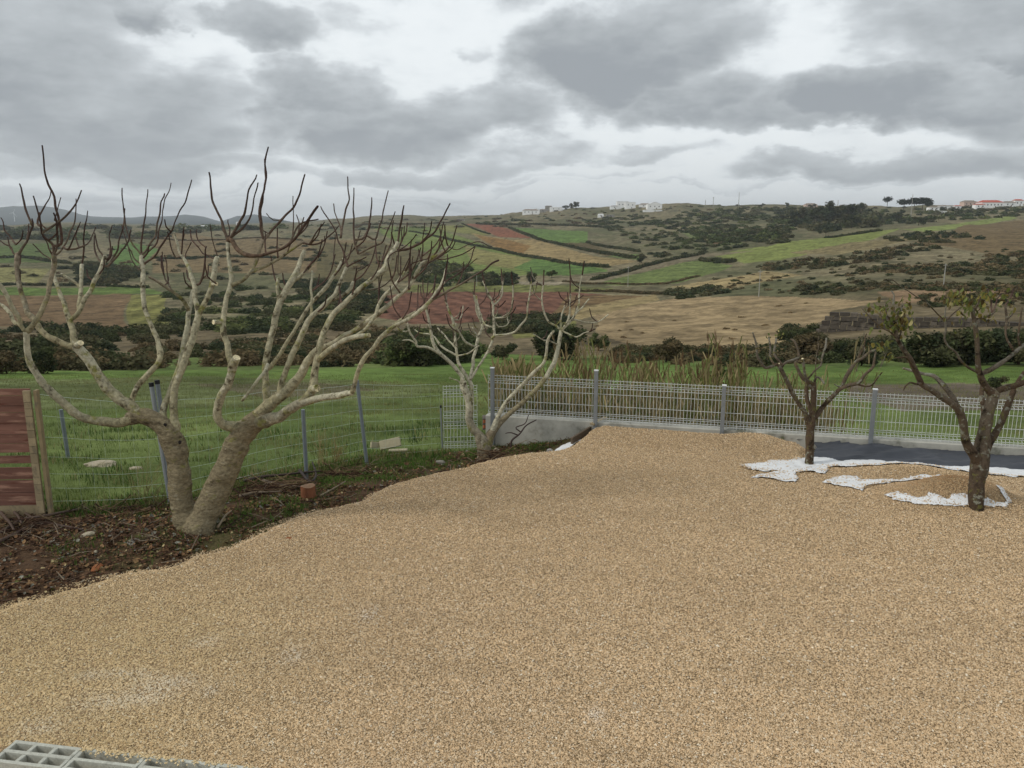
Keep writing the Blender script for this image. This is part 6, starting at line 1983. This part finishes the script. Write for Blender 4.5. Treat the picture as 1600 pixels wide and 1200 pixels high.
# ------------------------------------------------------------------ single trees and shrubs
def leafy_tree(name, px, py, hpx, wpx, label, pal_, trunkh=.2, nclump=14, seed=1, cat='tree', group=None, lobe=.42):
    r = random.Random(seed); rr = np.random.default_rng(seed)
    b = at(px, py); zc = b[1] * CP - (b[2] - CAM_H) * SP
    H = hpx / F * zc; W = wpx / F * zc
    root = empty(name, b, label, cat, group)
    mb = MB()
    top = b + [0, 0, H * .6]
    P, R = catmull([b - [0, 0, .1 * H], b + [W * .02, 0, H * .25], top], [H * .05, H * .035, H * .015], H * .12)
    tube(mb, P, R, rgb(70, 60, 48), rgb(60, 52, 42), 6, .1, kf=2)
    for _ in range(4):
        a = r.uniform(0, 6.28); s = b + [0, 0, H * r.uniform(.2, .4)]
        mb.rod(s, s + [math.cos(a) * W * .3, math.sin(a) * W * .3, H * .3], H * .02, 5, H * .008, col=rgb(66, 56, 44))
    mb.build('trunk', M_LIT, root)
    Vs = []; Ts = []; Cs = []; off = 0
    c0 = b + [0, 0, H * (trunkh + (1 - trunkh) / 2)]
    for k in range(nclump):
        th = r.uniform(0, 6.28); rad = math.sqrt(r.random()) * .30 * W; zz = r.uniform(-.34, .34) * H * (1 - trunkh) * (1 - (rad / (.5 * W)) ** 2)
        cc = c0 + [math.cos(th) * rad * 1.1, math.sin(th) * rad * 1.1, zz]
        s = r.uniform(.6, 1.0) * lobe * min(W, H) * .62
        V, T_ = bush_proto(230, seed * 50 + k, False)
        V = V * [s * 1.15, s * 1.15, s * .85]
        # finer leaves than the far scrub: shrink each triangle about its centre
        n3 = 230 * 3; tri = V[:n3].reshape(-1, 3, 3); cen = tri.mean(1, keepdims=True); V[:n3] = (cen + (tri - cen) * .75).reshape(-1, 3)
        col = np.array(r.choice(pal_)) * r.uniform(.8, 1.25)
        C = np.tile(col, (len(V), 1)) * rr.uniform(.7, 1.3, (len(V), 1))
        Vs.append(V + cc); Ts.append(T_ + off); Cs.append(C); off += len(V)
    o = link('crown', np_mesh('crown', np.vstack(Vs), None, np.vstack(Ts), np.vstack(Cs)), M_SCRUB, root)
    return root


leafy_tree('round_tree', 828, 444, 19, 26, 'small round dark tree standing alone above the ploughed red field', DK, .1, 10, 3)
leafy_tree('olive_tree', 874, 562, 56, 86, 'broad dark bush like tree behind the small fig tree and reeds', DK, .02, 22, 4, lobe=.5)
leafy_tree('olive_tree', 934, 548, 30, 40, 'grey green shrub right of the broad dark tree', GRN, .02, 12, 5, 'shrub')
leafy_tree('shrub', 786, 562, 30, 44, 'dark rounded shrub left of the broad dark tree', DK, .0, 12, 6, 'shrub')
leafy_tree('shrub', 742, 560, 22, 26, 'smaller shrub left of the dark rounded shrub', DK, .0, 9, 7, 'shrub')
leafy_tree('shrub', 644, 572, 52, 84, 'wide dense shrub mass at the meadow end behind the fig branches', GRN + DK, .0, 20, 8, 'shrub', lobe=.5)
leafy_tree('shrub', 806, 578, 22, 32, 'low green shrub at the far meadow edge near the reeds', DK + GRN, .0, 9, 9, 'shrub')
leafy_tree('round_tree', 67, 584, 44, 46, 'round dark green bush at the meadow end behind the leftmost fig limbs', DK, .0, 16, 10, lobe=.5)
leafy_tree('shrub', 10, 584, 34, 60, 'brownish green shrub at the meadow end on the left edge', BRN, .0, 14, 11, 'shrub')
leafy_tree('shrub', 530, 566, 30, 60, 'brown shrub on the bank behind the right fig limbs', BRN, .0, 12, 12, 'shrub')
leafy_tree('shrub', 1040, 566, 38, 60, 'grey green shrub above the reeds in the dry bank', GRN + BRN, .0, 14, 13, 'shrub')
leafy_tree('shrub', 1105, 560, 22, 50, 'low dark shrub right of the grey green one', DK, .0, 10, 14, 'shrub')
leafy_tree('shrub', 1268, 562, 46, 60, 'brownish shrub behind the leftmost pear tree', BRN, .0, 14, 15, 'shrub')
leafy_tree('bush', 1345, 572, 30, 60, 'dark bush at the foot of the stone wall', DK, .0, 18, 16, 'shrub', lobe=.5)
leafy_tree('bush', 1450, 572, 56, 76, 'large dark green bush behind the rightmost tree left fork', DK, .0, 20, 17, 'shrub', lobe=.5)
leafy_tree('bush', 1510, 570, 60, 76, 'large dark bush directly behind the rightmost tree', DK, .0, 20, 18, 'shrub', lobe=.5)
leafy_tree('bush', 1590, 570, 60, 80, 'dark green bush at the right edge beyond the mesh fence', DK, .0, 18, 19, 'shrub', lobe=.5)
leafy_tree('shrub', 1556, 612, 28, 34, 'small rounded green shrub in the meadow strip at right', DK + GRN, .0, 10, 20, 'shrub')
leafy_tree('shrub', 1120, 600, 34, 36, 'light grey green shrub between the reed clumps', GRN, .0, 10, 41, 'shrub')
leafy_tree('round_tree', 1002, 411, 12, 14, 'tiny lone tree beside the sloping farm track', DK, .1, 7, 21)
leafy_tree('round_tree', 862, 434, 13, 22, 'small tree right of the round dark tree', GRN, .1, 8, 22)
# trees on the skyline
def row(name, items, group, pal_, fmt):
    for k, (px, py, h, w, lab) in enumerate(items):
        leafy_tree(name, px, py, h, w, lab, pal_, .02, 8, 60 + k + len(name), 'tree', group)


row('skyline_tree', [(883, 328, 8, 12, 'leftmost of three dark trees joined on the ridge right of the grey walled house'), (892, 327, 10, 12, 'middle one of three dark trees on the ridge'), (900, 325, 11, 10, 'rightmost of three dark trees on the ridge left of the cypress'),
                     (925, 321, 7, 12, 'low tree just right of the cypress on the ridge'), (947, 320, 7, 8, 'small tree left of the big white house on the ridge'), (1042, 318, 6, 8, 'small dark tree right of the gabled white house'),
                     (1190, 324, 7, 14, 'low round tree alone on the skyline right of the poles'), (1229, 324, 8, 7, 'small tree on the skyline left of the pink house'), (1268, 326, 8, 16, 'low tree in front of the pink skyline house')], 'trees along the skyline', DK, None)
row('wood_tree', [(1250, 352, 28, 34, 'left end tree of the dark wood'), (1275, 350, 30, 34, 'second tree from the left in the dark wood'), (1300, 350, 38, 40, 'tallest rounded tree in the left half of the dark wood'), (1322, 346, 30, 34, 'middle tree of the dark wood'),
                  (1343, 336, 20, 36, 'high crowned tree at the top right of the dark wood'), (1330, 356, 24, 34, 'lower tree at the bottom of the dark wood'), (1368, 352, 16, 34, 'rounded low tree at the right end of the dark wood'), (1262, 340, 14, 24, 'small tree on top of the wood left part'),
                  (1400, 345, 14, 26, 'lone bush like tree right of the dark wood'), (1405, 338, 12, 22, 'small tree above the lone bush right of the wood'), (1435, 352, 14, 30, 'dark tree above the bright green field'), (1225, 345, 12, 22, 'bushy tree just left of the dark wood'), (1290, 366, 10, 30, 'low bushy tree below the dark wood')],
    'trees of the dark wood below the village', DK, None)


def umbrella_pine(px, py, h, w, label, seed):
    r = random.Random(seed)
    b = at(px, py); zc = b[1]
    H = h / F * zc; W = w / F * zc
    root = empty('umbrella_pine', b, label, 'tree', 'umbrella pines on the skyline')
    mb = MB(); mb.rod(b - [0, 0, .3], b + [0, 0, H * .75], H * .035, 6, H * .02, col=rgb(70, 56, 44)); mb.build('trunk', M_LIT, root)
    Vs = []; Ts = []; Cs = []; off = 0
    for k in range(9):
        a = r.uniform(0, 6.28); rad = r.uniform(0, .38) * W
        V, T_ = bush_proto(70, seed * 30 + k, False); V = V * [W * .24, W * .24, H * .27]
        V = V + b + [math.cos(a) * rad, math.sin(a) * rad, H * (.80 + .08 * r.random())]
        Vs.append(V); Ts.append(T_ + off); off += len(V); Cs.append(np.tile(rgb(40, 50, 34) * r.uniform(.8, 1.2), (len(V), 1)))
    link('crown', np_mesh('crown', np.vstack(Vs), None, np.vstack(Ts), np.vstack(Cs)), M_SCRUB, root)


for k, (x, y, h, w, lab) in enumerate([(1386, 323, 13, 13, 'left of two tall thin trunked pines on the skyline'), (1397, 323, 14, 15, 'right of two tall thin trunked pines on the skyline'), (1412, 328, 14, 24, 'leftmost low umbrella pine in the row by the village'),
                                       (1428, 328, 16, 26, 'second umbrella pine in the low row'), (1441, 328, 16, 26, 'third umbrella pine in the low row'), (1452, 328, 11, 16, 'rightmost umbrella pine in the row beside the white houses')]):
    umbrella_pine(x, y, h, w, lab, 90 + k)
# cypress
b = at(917, 321); H = 9 / F * b[1]
cy = empty('cypress', b, 'narrow pointed cypress on the ridge', 'tree')
mb = MB(); mb.rod(b - [0, 0, .3], b + [0, 0, H * .3], H * .03, 6, col=rgb(70, 56, 44)); mb.build('trunk', M_LIT, cy)
V, T_ = bush_proto(160, 5, False); t_ = (V[:, 2:3] + 1) / 2; V = np.hstack([V[:, :2] * H * .13 * (1.25 - t_), t_ * H]) + b
link('crown', np_mesh('crown', V, None, T_, np.tile(rgb(40, 48, 34), (len(V), 1))), M_SCRUB, cy)

# ------------------------------------------------------------------ houses
M_WHW = mat('white_render', S(244, 244, 242), var=.06, scale=.6, rough=.9)
M_GRW = mat('grey_render', S(150, 146, 138), var=.1, scale=.6, rough=.9)
M_PKW = mat('pinkish_render', S(206, 180, 166), var=.08, scale=.6, rough=.9)
M_ROOFR = mat('red_tile_roof', S(172, 84, 66), var=.2, scale=1.5, rough=.9)
M_ROOFG = mat('grey_brown_roof', S(134, 122, 110), var=.2, scale=1.5, rough=.9)
M_WIN = mat('dark_window', S(58, 62, 68), var=.1, rough=.3)
M_DOOR = mat('brown_door', S(96, 80, 66), var=.1)


def house(px, py, w, h, label, wm, rm_, gable=False, nwin=3, depth=.6, rz=0.0, name='house', roofh=None, kind='house'):
    """px, py: middle of the wall foot in the photograph; w, h wall size in its pixels"""
    b = at(px, py); k = b[1] / F
    W, H = w * k * 1.12, h * k * 1.2; D = W * depth
    root = empty(name, b, label, kind, None)
    mb = MB(); R = np.array(Matrix.Rotation(rz, 3, 'Z'))
    def loc(x, y, z): return b + R @ np.array([x, y, z])
    c = loc(0, D / 2, H / 2 - .8); mb.box(c, (W, D, H + 1.6), rz=rz); mb.build('wall', wm, root, usecol=False)
    rh = (roofh * k) if roofh else H * .28
    mb = MB(); o_ = .3
    if gable:      # gable faces us
        V = [loc(-W / 2 - o_, -o_, H), loc(W / 2 + o_, -o_, H), loc(0, -o_, H + rh), loc(-W / 2 - o_, D + o_, H), loc(W / 2 + o_, D + o_, H), loc(0, D + o_, H + rh)]
        mb.add(V, [[0, 2, 5, 3], [2, 1, 4, 5], [0, 3, 4, 1]], [[3, 5, 4]])
        g = MB(); g.add([loc(-W / 2, -.02, H - .02), loc(W / 2, -.02, H - .02), loc(0, -.02, H + rh - .1)], None, [[0, 1, 2]]); g.build('gable', wm, root, usecol=False)
    elif rh > .05:
        V = [loc(-W / 2 - o_, -o_, H), loc(W / 2 + o_, -o_, H), loc(W / 2 + o_, D + o_, H), loc(-W / 2 - o_, D + o_, H), loc(-W / 2 + D * .3, D / 2, H + rh), loc(W / 2 - D * .3, D / 2, H + rh)]
        mb.add(V, [[0, 1, 5, 4], [2, 3, 4, 5], [3, 2, 1, 0]], [[1, 2, 5], [3, 0, 4]])
    if mb.V:
        mb.build('roof', rm_, root, usecol=False)
    for i in range(nwin):
        x = (-.5 + (i + .7) / (nwin + .4)) * W
        ww, wh = min(1.3, W / nwin * .45), min(1.5, H * .35)
        m2 = MB(); c = loc(x, -.03, H * .58); m2.box(c, (ww, .06, wh), rz=rz)
        m2.build('window', M_WIN, root, usecol=False)
    m2 = MB(); c = loc(W * .12, -.03, min(1.05, H * .3)); m2.box(c, (1.0, .06, min(2.1, H * .6)), rz=rz); m2.build('door', M_DOOR, root, usecol=False)
    return root


house(829, 335, 22, 5, 'long low white house with grey roof, leftmost building on the ridge', M_WHW, M_ROOFG, nwin=4, roofh=2)
house(838, 334, 9, 5, 'small gabled white annex at the right of the leftmost ridge house', M_WHW, M_WHW, gable=True, nwin=1, roofh=2)
house(848, 332, 8, 3.5, 'tiny dark shed right of the leftmost white ridge houses', M_GRW, M_ROOFG, nwin=1, name='shed', kind='shed', roofh=1)
house(857, 330, 9, 6.5, 'grey walled flat house left of the long white wall on the ridge', M_GRW, M_ROOFG, nwin=2, roofh=.5)
house(869, 330, 17, 5, 'low white building beside the three joined dark trees', M_WHW, M_WHW, nwin=2, roofh=.5)
house(973, 326, 16, 9, 'tallest block of the big white ridge house with flat roof', M_WHW, M_WHW, nwin=3, roofh=.3)
house(985, 326, 14, 8, 'right wing of the big white ridge house with wide dark opening', M_WHW, M_WHW, nwin=2, roofh=.3)
house(960, 327, 11, 4, 'low white outbuilding left of the big white ridge house', M_WHW, M_ROOFG, nwin=1, roofh=.8)
house(1023, 327, 20, 6, 'white gabled ridge house with three small windows', M_WHW, M_WHW, gable=True, nwin=3, roofh=4)
house(1009, 324, 16, 3.5, 'low white house behind the gabled ridge house', M_WHW, M_ROOFG, nwin=2, roofh=2)
house(1020, 331, 26, 2.5, 'low white boundary building in front of the gabled ridge house', M_WHW, M_WHW, nwin=0, roofh=.1, depth=.2)
house(939, 340, 8, 4, 'small bright white barn on the slope below the ridge', M_WHW, M_WHW, nwin=1, roofh=.8, name='barn', kind='barn')
house(954, 340, 11, 3.5, 'grey flat barn right of the small bright white barn', M_GRW, M_GRW, nwin=1, roofh=.3, name='barn', kind='barn')
house(1268, 325, 16, 4, 'pink walled house on the skyline above the dark wood', M_PKW, M_ROOFG, nwin=3, roofh=2.5)
house(1460, 329, 14, 4, 'leftmost white village house beside the umbrella pines', M_WHW, M_ROOFG, nwin=2, roofh=1.5)
house(1475, 327, 12, 4, 'second white village house with pale roof', M_WHW, M_ROOFG, nwin=2, roofh=1.5)
house(1486, 326, 9, 3.5, 'third small white village house', M_WHW, M_ROOFG, nwin=1, roofh=1)
house(1472, 333, 13, 2.5, 'low white shed below the second village house', M_WHW, M_WHW, nwin=1, roofh=.3, name='shed', kind='shed')
house(1516, 323, 18, 6, 'beige village house with grey brown roof left of the big red roof', M_PKW, M_ROOFG, nwin=3, roofh=2.5)
house(1551, 325, 30, 7, 'large white village building with a wide red roof', M_WHW, M_ROOFR, nwin=6, roofh=3.5, depth=.5)
house(1532, 326, 14, 5, 'low white village house at the left foot of the large red roofed one', M_WHW, M_ROOFR, nwin=2, roofh=1.5)
house(1578, 323, 16, 5, 'white village house right of the large red roofed one', M_WHW, M_ROOFG, nwin=2, roofh=2.5)
house(1592, 322, 12, 7, 'white village house at the right edge of the picture', M_WHW, M_ROOFR, nwin=2, roofh=2)
house(1497, 327, 9, 4, 'small white village house between the beige house and the pines', M_WHW, M_ROOFR, nwin=1, roofh=1.2)
house(318, 357, 8, 3.8, 'tiny white farmhouse alone on the plain behind the fig tree', M_WHW, M_WHW, nwin=2, roofh=.4)
house(471, 347, 5, 5, 'small white tower like house on the ridge behind the dark shoots', M_WHW, M_WHW, nwin=1, roofh=.5)
house(371, 352, 4, 4, 'tiny white hut left of the ridge end', M_WHW, M_WHW, nwin=1, roofh=.4, name='hut', kind='hut')
house(720, 345, 10, 2.2, 'pale low farm building on the left ridge', M_GRW, M_ROOFG, nwin=0, roofh=.5, name='barn', kind='barn')

# ------------------------------------------------------------------ stone terrace wall on the right slope
def stone_wall():
    a = at(1272, 520); b = at(1640, 508)
    k = a[1] / F
    H = 44 * k
    L_ = np.linalg.norm((b - a)[:2]); dv = (b - a) / np.linalg.norm(b - a); dv[2] = 0; dv /= np.linalg.norm(dv)
    ang = math.atan2(dv[1], dv[0])
    mb = MB(); ch = .46; nrow_ = int(H / ch)
    for rr in range(nrow_):
        u = max(0, (rr - 1) * .30); u += random.uniform(0, .3)
        while u < L_:
            w = random.uniform(.5, 1.15)
            c = a + dv * (u + w / 2); zb = min(a[2], float(ground(c[0], c[1])) + .6)
            sh = random.uniform(.55, 1.2)
            mb.box((c[0], c[1] + random.gauss(0, .05), a[2] - .5 + rr * ch + ch / 2 + .12 * math.sin(u * .6)), (w - .07, .6, ch - .06), rz=ang, col=np.array([1, .97, .92]) * sh, jit=.02)
            u += w
    o = mb.build('stone_wall', mat('dark_field_stone', S(92, 86, 78), attr='mul', var=.35, scale=3, bump=.6, bscale=5, bdist=.06, rough=1))
    tag(o, 'dark dry stone terrace wall on the slope behind the right trees', 'wall')


stone_wall()

# ------------------------------------------------------------------ poles and the wind turbine
M_POLE = mat('pale_concrete_pole', S(160, 158, 150), var=.1)
def pole(px, yb, yt, label, arm=True, r=None):
    b = at(px, yb); H = (yb - yt) / F * b[1] / CP
    root = empty('utility_pole', b, label, 'utility pole', 'utility poles across the valley')
    r = r or max(.10, .45 / F * b[1])
    mb = MB(); mb.rod(b - [0, 0, .5], b + [0, 0, H], r, 6, r * .7); mb.build('shaft', M_POLE, root, usecol=False)
    if arm:
        mb = MB(); mb.box(b + [0, 0, H * .93], (H * .16, r * 1.2, r * 1.2)); mb.build('crossarm', M_POLE, root, usecol=False)


for a in [(1185.5, 464, 423, 'slender pole on the dry slope in the middle of the right half'), (1474, 448, 413, 'slender pole on the brown slope above the rightmost tree'), (981, 448, 417, 'slender pole below the right green field'), (1423, 340, 306, 'tall pole among the pines by the village', False),
          (1154, 322, 302, 'tall thin mast on the skyline', False), (1114, 325, 309, 'pole with crossarm on the skyline left of the thin mast'), (1102, 322, 313, 'shorter pole left of the crossarm pole on the skyline', False), (1309, 322, 313, 'small pole on the skyline above the dark wood', False), (745, 447, 428, 'short pole near the pale farm yard', False)]:
    pole(*a)
b = at(23, 346); b = b if b[1] < 5500 else at(23, 348)
k = b[1] / F
wt = empty('wind_turbine', b, 'distant white wind turbine on the far blue hill', 'wind turbine')
mb = MB(); mb.rod(b - [0, 0, 10], b + [0, 0, 13 * k], .5 * k, 8, .3 * k); mb.build('tower', M_WHW, wt, usecol=False)
for i in range(3):
    a = i * 2.094 + .4; mb = MB(); c = b + [0, -2, 13 * k]; mb.rod(c, c + [math.sin(a) * 7 * k, 0, math.cos(a) * 7 * k], .3 * k, 4, .1 * k); mb.build('blade', M_WHW, wt, usecol=False)

# ------------------------------------------------------------------ haze
zlo = float(Zs.min()) - 1.0; zhi = max(float(Zs.max()) + 40, 60)
mb = MB(); mb.box((0, 4700, (zlo + zhi) / 2), (31000, 9900, zhi - zlo))
hz = mb.build('haze', None, usecol=False)
m = bpy.data.materials.new('thin_haze'); m.use_nodes = True
nt = m.node_tree; nt.nodes.clear()
out = nt.nodes.new('ShaderNodeOutputMaterial'); pv = nt.nodes.new('ShaderNodeVolumePrincipled')
pv.inputs['Color'].default_value = (.88, .93, .98, 1); pv.inputs['Density'].default_value = .00012; pv.inputs['Anisotropy'].default_value = .2
nt.links.new(pv.outputs[0], out.inputs['Volume'])
hz.data.materials.clear(); hz.data.materials.append(m)
tag(hz, kind='stuff')
